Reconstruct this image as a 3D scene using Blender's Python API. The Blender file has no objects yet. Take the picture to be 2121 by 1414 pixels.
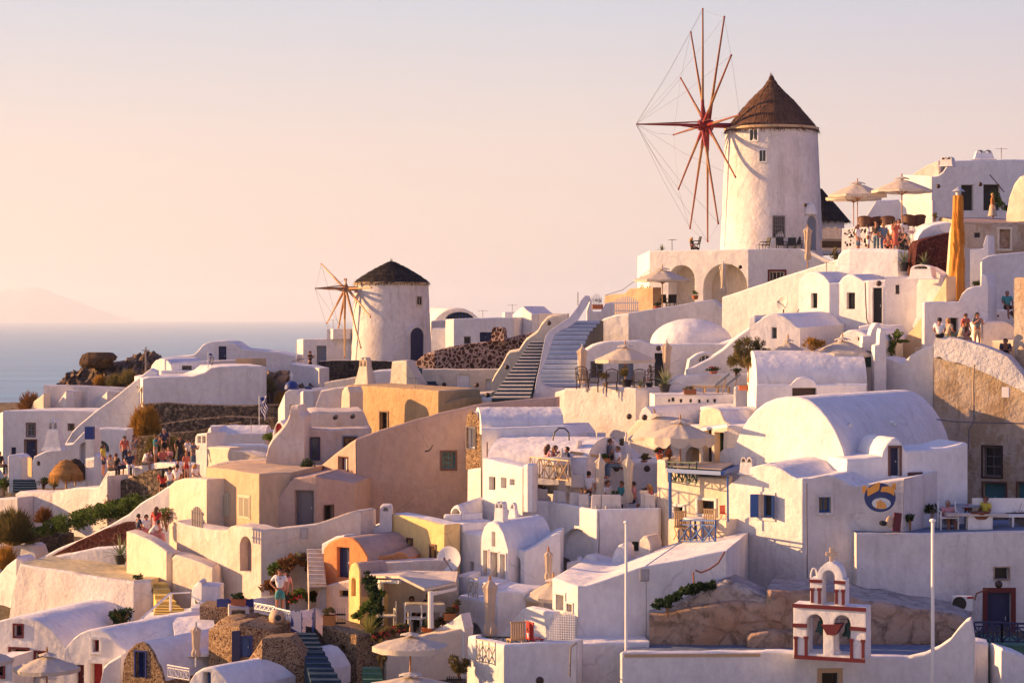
import bpy,bmesh,math,random
from math import radians as R,sin,cos,pi
from mathutils import Vector,Matrix
from mathutils.geometry import tessellate_polygon
random.seed(7)
sc=bpy.context.scene
col=sc.collection
# ------------------------------------------------------------ camera
F=4500.0;CX=1060.5;HY=655.0;CZ=100.0     # focal length and horizon in photo pixels; camera 100 m above the sea
cam=bpy.data.cameras.new('camera');cam_o=bpy.data.objects.new('camera',cam);col.objects.link(cam_o)
cam.sensor_width=36;cam.lens=F*36/2121.0
cam.shift_y=(HY-707.0)/2121.0
cam.clip_start=1;cam.clip_end=90000
cam_o.location=(0,0,CZ);cam_o.rotation_euler=(R(90),0,0)
sc.camera=cam_o
# ------------------------------------------------------------ sun and sky
SUN_AZ,SUN_EL=80.0,14.0          # degrees left of the view direction, above the horizon
sd=Vector((-sin(R(SUN_AZ))*cos(R(SUN_EL)),cos(R(SUN_AZ))*cos(R(SUN_EL)),sin(R(SUN_EL))))
sun=bpy.data.lights.new('sun','SUN');sun.energy=5.0;sun.angle=R(0.6);sun.color=(1.0,0.55,0.225)
sun_o=bpy.data.objects.new('sun',sun);col.objects.link(sun_o)
sun_o.rotation_euler=sd.to_track_quat('Z','Y').to_euler();sun_o.location=(-60,60,160)
world=bpy.data.worlds.new('World');sc.world=world;world.use_nodes=True
nt=world.node_tree;nt.nodes.clear()
wo=nt.nodes.new('ShaderNodeOutputWorld');bg=nt.nodes.new('ShaderNodeBackground')
sky=nt.nodes.new('ShaderNodeTexSky');sky.sky_type='NISHITA';sky.sun_disc=False
sky.sun_elevation=R(SUN_EL);sky.sun_rotation=R(-SUN_AZ);sky.dust_density=3.0;sky.ozone_density=2.0
tc=nt.nodes.new('ShaderNodeTexCoord');sep=nt.nodes.new('ShaderNodeSeparateXYZ')
nt.links.new(tc.outputs['Generated'],sep.inputs[0])
rmp=nt.nodes.new('ShaderNodeValToRGB');cr=rmp.color_ramp
def lin(c):return tuple(((v/255)/12.92 if v/255<=.04045 else((v/255+.055)/1.055)**2.4)for v in c)
for k,(p,c)in enumerate([(0.0,(255,226,210)),(.035,(255,226,206)),(.075,(248,224,211)),(.14,(215,216,225)),(.35,(146,160,208)),(1.0,(60,94,182))]):
    e=cr.elements[k]if k<2 else cr.elements.new(p)
    e.position=p;e.color=(*lin(c),1)
nt.links.new(sep.outputs[2],rmp.inputs[0])
# a warmer, brighter horizon towards the sun (a direction of the sky, not of the picture)
dt=nt.nodes.new('ShaderNodeVectorMath');dt.operation='DOT_PRODUCT'
nt.links.new(tc.outputs['Generated'],dt.inputs[0]);dt.inputs[1].default_value=tuple(Vector((sd.x,sd.y,0)).normalized())
mr=nt.nodes.new('ShaderNodeMapRange');mr.inputs[1].default_value=.45;mr.inputs[2].default_value=1.0
mr.inputs[3].default_value=0.0;mr.inputs[4].default_value=.75
nt.links.new(dt.outputs['Value'],mr.inputs[0])
warm=nt.nodes.new('ShaderNodeMixRGB');warm.blend_type='MIX';warm.inputs[2].default_value=(1.0,.82,.66,1)
nt.links.new(mr.outputs[0],warm.inputs[0]);nt.links.new(rmp.outputs[0],warm.inputs[1])
# the dusk side of the sky, away from the sun, is dimmer and bluer
m2=nt.nodes.new('ShaderNodeMapRange');m2.inputs[1].default_value=.15;m2.inputs[2].default_value=-.8
m2.inputs[3].default_value=0.0;m2.inputs[4].default_value=1.0
nt.links.new(dt.outputs['Value'],m2.inputs[0])
dk=nt.nodes.new('ShaderNodeMixRGB');dk.blend_type='MULTIPLY';dk.inputs[2].default_value=(.80,.69,.82,1)
nt.links.new(m2.outputs[0],dk.inputs[0]);nt.links.new(warm.outputs[0],dk.inputs[1]);warm=dk
sm=nt.nodes.new('ShaderNodeMixRGB');sm.blend_type='MIX';sm.inputs[0].default_value=.12
sca=nt.nodes.new('ShaderNodeVectorMath');sca.operation='SCALE';sca.inputs['Scale'].default_value=.10
nt.links.new(sky.outputs[0],sca.inputs[0])
nt.links.new(warm.outputs[0],sm.inputs[1]);nt.links.new(sca.outputs[0],sm.inputs[2])
nt.links.new(sm.outputs[0],bg.inputs['Color']);bg.inputs['Strength'].default_value=.45
nt.links.new(bg.outputs[0],wo.inputs[0])
sc.view_settings.view_transform='Standard';sc.view_settings.look='None'
sc.view_settings.exposure=1.26;sc.view_settings.gamma=1.0;sc.view_settings.use_curve_mapping=False
sc.cycles.max_bounces=6;sc.cycles.diffuse_bounces=3;sc.cycles.glossy_bounces=2
sc.cycles.volume_bounces=3;sc.cycles.transparent_max_bounces=8;sc.cycles.use_denoising=True
sc.cycles.caustics_reflective=False;sc.cycles.caustics_refractive=False
# ------------------------------------------------------------ materials
M={}
def mat(name,c,rough=.8,metal=0.0,spec=.3):
    m=bpy.data.materials.new(name);m.use_nodes=True
    b=m.node_tree.nodes['Principled BSDF']
    b.inputs['Base Color'].default_value=(*c,1);b.inputs['Roughness'].default_value=rough
    b.inputs['Metallic'].default_value=metal;b.inputs['Specular IOR Level'].default_value=spec
    M[name]=m;return m,m.node_tree,b
def N(t,kind,**kw):
    n=t.nodes.new(kind)
    for k,v in kw.items():
        if k.startswith('i_'):n.inputs[k[2:].replace('_',' ')].default_value=v
        else:setattr(n,k,v)
    return n
def noise(t,vec,s,det=3,rough=.55,sc3=None):
    n=N(t,'ShaderNodeTexNoise');n.inputs['Scale'].default_value=s;n.inputs['Detail'].default_value=det;n.inputs['Roughness'].default_value=rough
    if sc3:
        mp=N(t,'ShaderNodeMapping');mp.inputs['Scale'].default_value=sc3;t.links.new(vec,mp.inputs[0]);vec=mp.outputs[0]
    t.links.new(vec,n.inputs['Vector']);return n.outputs['Fac']
def ramp(t,fac,stops):
    r=N(t,'ShaderNodeValToRGB');e=r.color_ramp
    for k,(p,c)in enumerate(stops):
        x=e.elements[k]if k<2 else e.elements.new(p)
        x.position=p;x.color=(*c,1)if len(c)==3 else c
    t.links.new(fac,r.inputs[0]);return r.outputs[0]
def mixc(t,fac,a,b,mode='MIX'):
    m=N(t,'ShaderNodeMixRGB',blend_type=mode)
    for i,v in enumerate((fac,a,b)):
        if isinstance(v,(int,float)):m.inputs[i].default_value=v
        elif isinstance(v,tuple):m.inputs[i].default_value=(*v,1)
        else:t.links.new(v,m.inputs[i])
    return m.outputs[0]
def bump(t,h,dist,strength=1.0,prev=None):
    b=N(t,'ShaderNodeBump');b.inputs['Strength'].default_value=strength;b.inputs['Distance'].default_value=dist
    t.links.new(h,b.inputs['Height'])
    if prev is not None:t.links.new(prev,b.inputs['Normal'])
    return b.outputs[0]
def plaster(name,c,c2,amt=.5,streak=(.45,.40,.36),st=.25,wob=.05,fine=.012,bev=.07,spots=0.0,patch=None):
    m,t,b=mat(name,c,.9,0,.15)
    o=N(t,'ShaderNodeTexCoord').outputs['Object']
    oi=N(t,'ShaderNodeObjectInfo')
    ad=N(t,'ShaderNodeVectorMath',operation='ADD');t.links.new(o,ad.inputs[0])
    cb=N(t,'ShaderNodeVectorMath',operation='SCALE');cb.inputs[0].default_value=(37.,19.,53.);t.links.new(oi.outputs['Random'],cb.inputs['Scale']);t.links.new(cb.outputs[0],ad.inputs[1])
    o=ad.outputs[0]
    f1=ramp(t,noise(t,o,.55,5,.6),[(.35,(0,0,0)),(.68,(1,1,1))])
    fa=N(t,'ShaderNodeMath',operation='MULTIPLY');t.links.new(f1,fa.inputs[0]);fa.inputs[1].default_value=amt
    cc=mixc(t,fa.outputs[0],c,c2)
    s1=ramp(t,noise(t,o,1.6,5,.65,(1.0,1.0,.16)),[(.50,(0,0,0)),(.80,(st,st,st))])
    cc=mixc(t,s1,cc,streak)
    br=ramp(t,noise(t,o,4.5,4,.7,(1,1,.55)),[(.30,(.86,.86,.87)),(.62,(1.05,1.05,1.04))])
    cc=mixc(t,.8,cc,br,'MULTIPLY')
    vc=N(t,'ShaderNodeTexVoronoi',feature='DISTANCE_TO_EDGE');vc.inputs['Scale'].default_value=.55
    wv=N(t,'ShaderNodeTexNoise');wv.inputs['Scale'].default_value=1.6;wv.inputs['Detail'].default_value=4;t.links.new(o,wv.inputs['Vector'])
    t.links.new(mixc(t,.35,o,wv.outputs['Color'],'ADD'),vc.inputs['Vector'])
    ck=ramp(t,vc.outputs['Distance'],[(.006,(1,1,1)),(.016,(0,0,0))]);cm=ramp(t,noise(t,o,.8,2),[(.52,(0,0,0)),(.64,(.38,.38,.38))])
    cc=mixc(t,mixc(t,1.0,ck,cm,'MULTIPLY'),cc,tuple(x*.5 for x in c))
    if spots:
        s2=ramp(t,noise(t,o,7,4,.7),[(.66,(0,0,0)),(.72,(spots,spots,spots))])
        cc=mixc(t,s2,cc,(.16,.13,.12))
    if patch:
        s3=ramp(t,noise(t,o,.8,7,.68,(1,1,.7)),[(.50,(0,0,0)),(.56,(.8,.8,.8))])
        cc=mixc(t,s3,cc,patch)
        s4=ramp(t,noise(t,o,2.4,6,.7,(1,1,.25)),[(.58,(0,0,0)),(.72,(.75,.75,.75))])
        cc=mixc(t,s4,cc,(.13,.10,.085))
    t.links.new(cc,b.inputs['Base Color'])
    bv=N(t,'ShaderNodeBevel',samples=3);bv.inputs['Radius'].default_value=bev
    n1=bump(t,noise(t,o,1.1,2,.5),wob*2.2,1,bv.outputs[0])
    n2=bump(t,noise(t,o,7,4,.65),fine*1.8,1,n1)
    n3=bump(t,noise(t,o,34,3,.6),fine*.4,1,n2)
    t.links.new(n3,b.inputs['Normal'])
    return m
W1=(.78,.76,.77)
plaster('white',W1,(.69,.66,.67),.9,(.50,.46,.45),.45)
plaster('white2',(.80,.79,.80),(.72,.69,.70),.8,(.52,.48,.47),.28,.03,.010)
plaster('worn_white',(.74,.70,.70),(.60,.55,.54),.9,(.38,.34,.33),.75,.04,.02,spots=.6)
plaster('rough_white',(.76,.74,.76),(.62,.60,.63),.9,(.42,.40,.42),.6,.10,.055)
plaster('cream',(.74,.64,.53),(.66,.56,.45),.7,(.40,.31,.24),.35)
plaster('tan',(.60,.44,.30),(.52,.37,.25),.8,(.30,.20,.15),.45,spots=.3)
plaster('ochre',(.56,.39,.22),(.47,.32,.18),.9,(.28,.17,.09),.6,.05,.03,spots=.4)
plaster('pinkbrown',(.50,.36,.305),(.43,.30,.25),.8,(.33,.24,.21),.35,.05,.02,spots=.35)
plaster('stucco',(.62,.50,.42),(.66,.62,.60),.9,(.42,.28,.20),.6,.05,.02,spots=.3)
plaster('yellow_wall',(.82,.60,.27),(.78,.55,.25),.5,(.5,.38,.2),.2)
plaster('orange_wall',(.72,.30,.12),(.66,.27,.11),.6,(.6,.32,.2),.35)
plaster('peeling',(.56,.47,.40),(.46,.36,.28),.9,(.25,.17,.12),.8,.06,.04,spots=.9,patch=(.38,.27,.18))
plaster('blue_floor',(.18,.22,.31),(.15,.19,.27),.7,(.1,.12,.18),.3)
plaster('yellow_floor',(.62,.52,.30),(.56,.46,.27),.7,(.4,.33,.22),.3)
plaster('yellow_step',(.72,.52,.16),(.66,.47,.15),.5,(.5,.38,.2),.2,bev=.03)
plaster('green_floor',(.10,.22,.16),(.09,.18,.14),.7,(.06,.1,.08),.3)
plaster('grey_floor',(.40,.38,.40),(.34,.32,.34),.7,(.24,.22,.22),.4)
plaster('brown_roof',(.36,.27,.25),(.30,.22,.20),.8,(.2,.15,.14),.5)
plaster('slate',(.030,.065,.11),(.045,.085,.13),.7,(.02,.03,.05),.4,bev=.02)
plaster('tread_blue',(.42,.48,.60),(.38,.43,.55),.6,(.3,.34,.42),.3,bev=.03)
plaster('tread_cream',(.66,.60,.52),(.6,.53,.45),.6,(.4,.35,.3),.3,bev=.02)
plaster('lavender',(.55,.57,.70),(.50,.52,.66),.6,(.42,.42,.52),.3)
def stone(name,cs,mortar,scale,lo,hi,bmp=.05,dirt=.4):
    m,t,b=mat(name,mortar,.9,0,.15)
    o=N(t,'ShaderNodeTexCoord').outputs['Object']
    nz=N(t,'ShaderNodeTexNoise');nz.inputs['Scale'].default_value=scale*.9;nz.inputs['Detail'].default_value=2;t.links.new(o,nz.inputs['Vector'])
    mx=mixc(t,.30,o,nz.outputs['Color'],'ADD')
    v=N(t,'ShaderNodeTexVoronoi');v.inputs['Scale'].default_value=scale;t.links.new(mx,v.inputs['Vector']);v.inputs['Randomness'].default_value=.95
    e=N(t,'ShaderNodeTexVoronoi',feature='DISTANCE_TO_EDGE');e.inputs['Scale'].default_value=scale;t.links.new(mx,e.inputs['Vector']);e.inputs['Randomness'].default_value=.95
    sp=N(t,'ShaderNodeSeparateColor');t.links.new(v.outputs['Color'],sp.inputs[0])
    st=ramp(t,sp.outputs[0],[(i/max(1,len(cs)-1),c)for i,c in enumerate(cs)])
    st=mixc(t,dirt,st,ramp(t,noise(t,o,scale*5,4,.7),[(.3,(.35,.33,.32)),(.75,(1.2,1.15,1.1))]),'MULTIPLY')
    en=N(t,'ShaderNodeMath',operation='MULTIPLY_ADD');t.links.new(noise(t,o,scale*1.1,4,.7),en.inputs[0]);en.inputs[1].default_value=-.30;en.inputs[2].default_value=.15
    ea=N(t,'ShaderNodeMath',operation='ADD');t.links.new(e.outputs['Distance'],ea.inputs[0]);t.links.new(en.outputs[0],ea.inputs[1])
    ef=ramp(t,ea.outputs[0],[(lo,(0,0,0)),(hi,(1,1,1))])
    mo=mixc(t,noise(t,o,3,3),mortar,tuple(x*.72 for x in mortar))
    t.links.new(mixc(t,ef,mo,st),b.inputs['Base Color'])
    n1=bump(t,ef,bmp);n2=bump(t,noise(t,o,scale*6,4,.7),bmp*.4,1,n1)
    t.links.new(n2,b.inputs['Normal']);return m
stone('rubble_pink',[(.045,.022,.025),(.10,.045,.04),(.06,.03,.03),(.15,.07,.055)],(.58,.40,.33),3.9,.07,.13)
stone('rubble_gold',[(.10,.045,.035),(.26,.15,.09),(.06,.035,.035),(.34,.22,.13),(.16,.08,.05)],(.54,.38,.24),9.0,.08,.16)
stone('rubble_dark',[(.035,.03,.035),(.08,.065,.06),(.05,.04,.045),(.13,.10,.085)],(.20,.16,.13),3.2,.03,.08,.10)
stone('rubble_red',[(.055,.012,.014),(.085,.02,.02),(.05,.014,.018)],(.17,.07,.06),4.6,.03,.06)
stone('dry_stone',[(.16,.12,.09),(.30,.22,.16),(.10,.08,.075),(.40,.32,.24)],(.07,.055,.05),4.4,.02,.09,.12)
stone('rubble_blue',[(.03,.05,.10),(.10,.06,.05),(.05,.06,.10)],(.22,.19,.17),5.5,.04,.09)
def rocky(name,a,b_,c,s=.5,bm=.35):
    m,t,b=mat(name,a,.95,0,.1);o=N(t,'ShaderNodeTexCoord').outputs['Object']
    cc=mixc(t,ramp(t,noise(t,o,s,7,.65),[(.38,(0,0,0)),(.62,(1,1,1))]),a,b_)
    cc=mixc(t,ramp(t,noise(t,o,s*4,6,.7),[(.5,(0,0,0)),(.68,(.85,.85,.85))]),cc,c)
    t.links.new(cc,b.inputs['Base Color'])
    vr_=N(t,'ShaderNodeTexVoronoi',feature='DISTANCE_TO_EDGE');vr_.inputs['Scale'].default_value=s*1.3;t.links.new(mixc(t,.6,o,cc,'ADD'),vr_.inputs['Vector'])
    fr=ramp(t,vr_.outputs['Distance'],[(0,(0,0,0)),(.08,(1,1,1))]);n0=bump(t,fr,bm*.5)
    n1=bump(t,noise(t,o,s*1.8,9,.72),bm*1.3,1,n0);n2=bump(t,noise(t,o,s*14,4,.7),bm*.14,1,n1)
    t.links.new(n2,b.inputs['Normal'])
rocky('rock',(.19,.13,.10),(.27,.19,.14),(.09,.065,.055))
rocky('rock_tan',(.50,.37,.29),(.43,.26,.17),(.24,.19,.16),.8,.12)
rocky('rock_smooth',(.50,.45,.43),(.42,.36,.34),(.2,.16,.15),.8,.10)
rocky('soil',(.20,.15,.11),(.13,.11,.08),(.10,.09,.05),.4,.2)
rocky('boulder_rock',(.07,.045,.035),(.11,.07,.05),(.18,.11,.06),.7,.25)
def thatch(name,a,b_):
    m,t,b=mat(name,a,.95,0,.1);o=N(t,'ShaderNodeTexCoord').outputs['UV']
    f=noise(t,o,1,5,.7,(160,5,1));g=noise(t,o,1,3,.5,(14,9,1))
    cc=mixc(t,ramp(t,f,[(.35,(0,0,0)),(.65,(1,1,1))]),a,b_)
    cc=mixc(t,ramp(t,g,[(.45,(0,0,0)),(.7,(.6,.6,.6))]),cc,tuple(x*.55 for x in a))
    t.links.new(cc,b.inputs['Base Color']);t.links.new(bump(t,f,.10),b.inputs['Normal'])
thatch('thatch_brown',(.085,.045,.036),(.17,.095,.065))
thatch('thatch_black',(.018,.017,.022),(.065,.05,.045))
thatch('thatch_straw',(.36,.17,.05),(.62,.34,.12))
def painted(name,c,rough=.5,wear=.25,grain=True):
    m,t,b=mat(name,c,rough,0,.4);o=N(t,'ShaderNodeTexCoord').outputs['Object']
    f=ramp(t,noise(t,o,3.0,5,.7,(1,1,.35)),[(.45,(0,0,0)),(.75,(wear,)*3)])
    t.links.new(mixc(t,f,c,tuple(min(1,x*.45+.05)for x in c)),b.inputs['Base Color'])
    t.links.new(bump(t,noise(t,o,1,4,.6,(30,30,3)),.004),b.inputs['Normal'])
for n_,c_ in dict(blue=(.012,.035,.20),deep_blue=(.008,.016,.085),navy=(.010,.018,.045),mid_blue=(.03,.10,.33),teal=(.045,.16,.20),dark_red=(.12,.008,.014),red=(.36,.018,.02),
                   mill_red=(.22,.014,.018),white_paint=(.76,.74,.74),grey_paint=(.15,.13,.155),grey_blue=(.20,.23,.30),black=(.012,.012,.014),dark_brown=(.045,.022,.018),
                   brown_trim=(.13,.055,.04),wood=(.26,.13,.055),light_wood=(.52,.33,.16),wood_pole=(.36,.17,.07),orange_cloth=(.52,.20,.022),beige=(.50,.34,.20),straw_cane=(.30,.16,.08),
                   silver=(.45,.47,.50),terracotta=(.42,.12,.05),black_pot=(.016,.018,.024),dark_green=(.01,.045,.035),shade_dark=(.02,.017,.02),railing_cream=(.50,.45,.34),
                   sign_blue=(.012,.03,.15),sign_orange=(.62,.28,.05),sign_sky=(.50,.56,.62),bronze=(.012,.055,.055),cross_stone=(.56,.40,.28),cushion=(.12,.17,.19),rust=(.22,.07,.03),
                   wicker=(.10,.04,.03),orange_door=(.45,.16,.04),skin=(.42,.19,.12),skin_dark=(.28,.12,.08),c_white=(.74,.72,.74),c_red=(.42,.03,.03),c_navy=(.02,.03,.075),
                   c_black=(.015,.014,.017),c_grey=(.16,.17,.20),c_teal=(.05,.26,.28),c_coral=(.50,.12,.08),c_yellow=(.55,.45,.05),c_beige=(.46,.36,.27),c_denim=(.10,.16,.24),c_pink=(.55,.25,.26),
                   c_green=(.12,.20,.14),hair_dark=(.015,.011,.010),hair_brown=(.10,.045,.025),hair_blond=(.42,.24,.09),hair_grey=(.30,.28,.28),gold_hat=(.55,.36,.12)).items():
    painted(n_,c_,.75 if n_.startswith(('c_','hair','skin','orange_cloth'))else .5)
def fabric(name,c):
    m,t,b=mat(name,c,.9,0,.1);o=N(t,'ShaderNodeTexCoord').outputs['Object']
    f=noise(t,o,2.5,5,.6)
    t.links.new(mixc(t,f,c,tuple(x*.82 for x in c)),b.inputs['Base Color'])
    n1=bump(t,noise(t,o,1,3,.6,(3,3,1.4)),.05);t.links.new(n1,b.inputs['Normal'])
    tr=N(t,'ShaderNodeBsdfTranslucent');t.links.new(b.inputs['Base Color'].links[0].from_socket,tr.inputs[0])
    mx=N(t,'ShaderNodeMixShader');mx.inputs[0].default_value=.28
    t.links.new(b.outputs[0],mx.inputs[1]);t.links.new(tr.outputs[0],mx.inputs[2])
    t.links.new(mx.outputs[0],t.nodes['Material Output'].inputs[0])
fabric('canvas',(.74,.66,.56));fabric('canvas_beige',(.68,.56,.46));fabric('cloth_white',(.80,.77,.77))
mat('glass',(.012,.015,.02),.12,0,.6);mat('glass_blue',(.02,.045,.09),.15,0,.6);mat('glass_green',(.05,.09,.08),.2,0,.5)
mat('flag_blue',(.02,.05,.25),.8);mat('metal',(.5,.5,.52),.35,.9)
def leafy(name,a,b_,c=None):
    m,t,b=mat(name,a,.7,0,.2)
    g=N(t,'ShaderNodeNewGeometry');oi=N(t,'ShaderNodeTexCoord').outputs['Object']
    f=ramp(t,g.outputs['Random Per Island'],[(0,a),(.55,b_),(1,c or b_)])
    t.links.new(mixc(t,ramp(t,noise(t,oi,1.6,3),[(.4,(0,0,0)),(.65,(.6,.6,.6))]),f,tuple(x*.5 for x in a)),b.inputs['Base Color'])
    tr=N(t,'ShaderNodeBsdfTranslucent');t.links.new(b.inputs['Base Color'].links[0].from_socket,tr.inputs[0])
    mx=N(t,'ShaderNodeMixShader');mx.inputs[0].default_value=.3
    t.links.new(b.outputs[0],mx.inputs[1]);t.links.new(tr.outputs[0],mx.inputs[2]);t.links.new(mx.outputs[0],t.nodes['Material Output'].inputs[0])
leafy('leaf_green',(.05,.10,.02),(.11,.18,.035),(.20,.24,.06));leafy('leaf_dark',(.015,.04,.02),(.03,.065,.025),(.05,.08,.03))
leafy('leaf_olive',(.10,.10,.04),(.17,.14,.05),(.24,.17,.07));leafy('leaf_gold',(.30,.16,.03),(.45,.24,.045),(.20,.13,.03))
leafy('leaf_brown',(.16,.07,.03),(.24,.11,.04),(.10,.06,.02));leafy('flower_red',(.45,.02,.05),(.55,.03,.10),(.5,.1,.02))
leafy('agave',(.10,.17,.11),(.16,.22,.13),(.30,.28,.14));leafy('yucca',(.22,.24,.05),(.34,.32,.08),(.45,.36,.12));leafy('straw',(.38,.18,.05),(.60,.32,.10),(.26,.12,.04))
# ------------------------------------------------------------ objects
def tag(o,label=None,cat=None,group=None,kind=None):
    for k,v in(('label',label),('category',cat),('group',group),('kind',kind)):
        if v:o[k]=v
    return o
def empty(name,loc,label=None,cat=None,group=None,rz=0,kind=None):
    o=bpy.data.objects.new(name,None);col.objects.link(o);o.location=loc;o.rotation_euler.z=rz;o.empty_display_size=.3
    return tag(o,label,cat,group,kind)
class MB:
    def __init__(s):s.v=[];s.f=[];s.mi=[];s.uv=None
    def add(s,vs,fs,mi=0):
        b=len(s.v);s.v+=[Vector(v)for v in vs];s.f+=[tuple(i+b for i in f)for f in fs];s.mi+=[mi]*len(fs)
    def box(s,c,sz,rz=0,mi=0,M_=None):
        x,y,z=(a/2 for a in sz);q=Matrix.Rotation(rz,3,'Z')
        vs=[Vector(c)+q@Vector((i*x,j*y,k*z))for k in(-1,1)for i,j in((-1,-1),(1,-1),(1,1),(-1,1))]
        if M_ is not None:vs=[M_@v for v in vs]
        s.add(vs,[(3,2,1,0),(4,5,6,7),(0,1,5,4),(1,2,6,5),(2,3,7,6),(3,0,4,7)],mi)
    def fbox(s,o,u,n,a,b,z0,z1,d0,d1,mi=0):   # box in a wall frame: along u, out along n
        vs=[o+u*x+n*d+Vector((0,0,z))for z in(z0,z1)for x,d in((a,d1),(b,d1),(b,d0),(a,d0))]
        s.add(vs,[(3,2,1,0),(4,5,6,7),(0,1,5,4),(1,2,6,5),(2,3,7,6),(3,0,4,7)],mi)
    def tube(s,pts,rs,n=8,mi=0,cap=True):
        pts=[Vector(p)for p in pts];rs=rs if isinstance(rs,(list,tuple))else[rs]*len(pts)
        b=len(s.v);up=None
        for i,p in enumerate(pts):
            d=(pts[min(i+1,len(pts)-1)]-pts[max(i-1,0)]).normalized()
            if up is None:up=d.orthogonal().normalized()
            up=(up-d*up.dot(d));up=up.normalized()if up.length>1e-6 else d.orthogonal().normalized()
            w=d.cross(up)
            s.v+=[p+(up*cos(2*pi*k/n)+w*sin(2*pi*k/n))*rs[i]for k in range(n)]
        for i in range(len(pts)-1):
            for k in range(n):
                k2=(k+1)%n
                s.f.append((b+i*n+k,b+i*n+k2,b+(i+1)*n+k2,b+(i+1)*n+k));s.mi.append(mi)
        if cap:
            s.f.append(tuple(b+k for k in reversed(range(n))));s.f.append(tuple(b+(len(pts)-1)*n+k for k in range(n)));s.mi+=[mi,mi]
    def lathe(s,prof,n=24,c=(0,0,0),mi=0,jit=0):
        b=len(s.v);c=Vector(c)
        for r,z in prof:
            for k in range(n):
                q=r*(1+random.uniform(-jit,jit));s.v.append(c+Vector((q*cos(2*pi*k/n),q*sin(2*pi*k/n),z)))
        for i in range(len(prof)-1):
            for k in range(n):
                k2=(k+1)%n
                s.f.append((b+i*n+k,b+i*n+k2,b+(i+1)*n+k2,b+(i+1)*n+k));s.mi.append(mi)
    def sphere(s,c,r,n=10,m=7,mi=0,jit=0,sq=(1,1,1)):
        c=Vector(c);b=len(s.v);rows=[]
        for j in range(m+1):
            a=pi*j/m
            for k in range(n):
                q=r*(1+random.uniform(-jit,jit)*sin(a))
                s.v.append(c+Vector((q*sin(a)*cos(2*pi*k/n)*sq[0],q*sin(a)*sin(2*pi*k/n)*sq[1],q*cos(a)*sq[2])))
        for j in range(m):
            for k in range(n):
                k2=(k+1)%n
                s.f.append((b+j*n+k,b+(j+1)*n+k,b+(j+1)*n+k2,b+j*n+k2));s.mi.append(mi)
    def build(s,name,mats,parent=None,origin=(0,0,0),smooth=0,loc=None,uv=None):
        me=bpy.data.meshes.new(name);o_=Vector(origin)
        me.from_pydata([tuple(v-o_)for v in s.v],[],s.f)
        if uv is not None:
            l=me.uv_layers.new(name='UVMap')
            for lp in me.loops:l.data[lp.index].uv=uv[lp.vertex_index]
        for m in(mats if isinstance(mats,(list,tuple))else[mats]):me.materials.append(M[m]if isinstance(m,str)else m)
        for p,i in zip(me.polygons,s.mi):p.material_index=i
        if smooth:
            me.polygons.foreach_set('use_smooth',[True]*len(me.polygons));me.set_sharp_from_angle(angle=R(smooth))
        me.update()
        o=bpy.data.objects.new(name,me);col.objects.link(o)
        if parent:o.parent=parent
        if loc is not None:o.location=loc
        return o
def copy_tree(o,parent=None):
    c=o.copy();col.objects.link(c)
    if parent:c.parent=parent
    for ch in list(o.children):copy_tree(ch,c)
    return c
def G(D):return D*(.77+.23*max(0,min(1,(D-104)/36)))       # noted distance -> metres from the camera
def P(px,py,D):D=G(D);return Vector(((px-CX)/F*D,D,CZ-(py-HY)/F*D))
class Face:
    def __init__(s,A,th):
        s.A=Vector((A[0],A[1],0));a=R(th);s.t=Vector((cos(a),-sin(a),0));s.n=Vector((-sin(a),-cos(a),0))
    def sx(s,px):
        k=(px-CX)/F;return(k*s.A.y-s.A.x)/(s.t.x-k*s.t.y)
    def at(s,px,py):
        q=s.sx(px);D=(s.A+s.t*q).y;return q,CZ-(py-HY)/F*D
    def pt(s,q,z,d=0):return s.A+s.t*q+s.n*d+Vector((0,0,z))
def arch_loop(q0,q1,z0,z1,n=10):
    r=(q1-q0)/2;m=(q0+q1)/2;h=min(r,z1-z0);zb=z1-h
    return[(q0,z0),(q1,z0)]+[(m+r*cos(a),zb+h*sin(a))for a in[pi*i/n for i in range(n+1)]]
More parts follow.
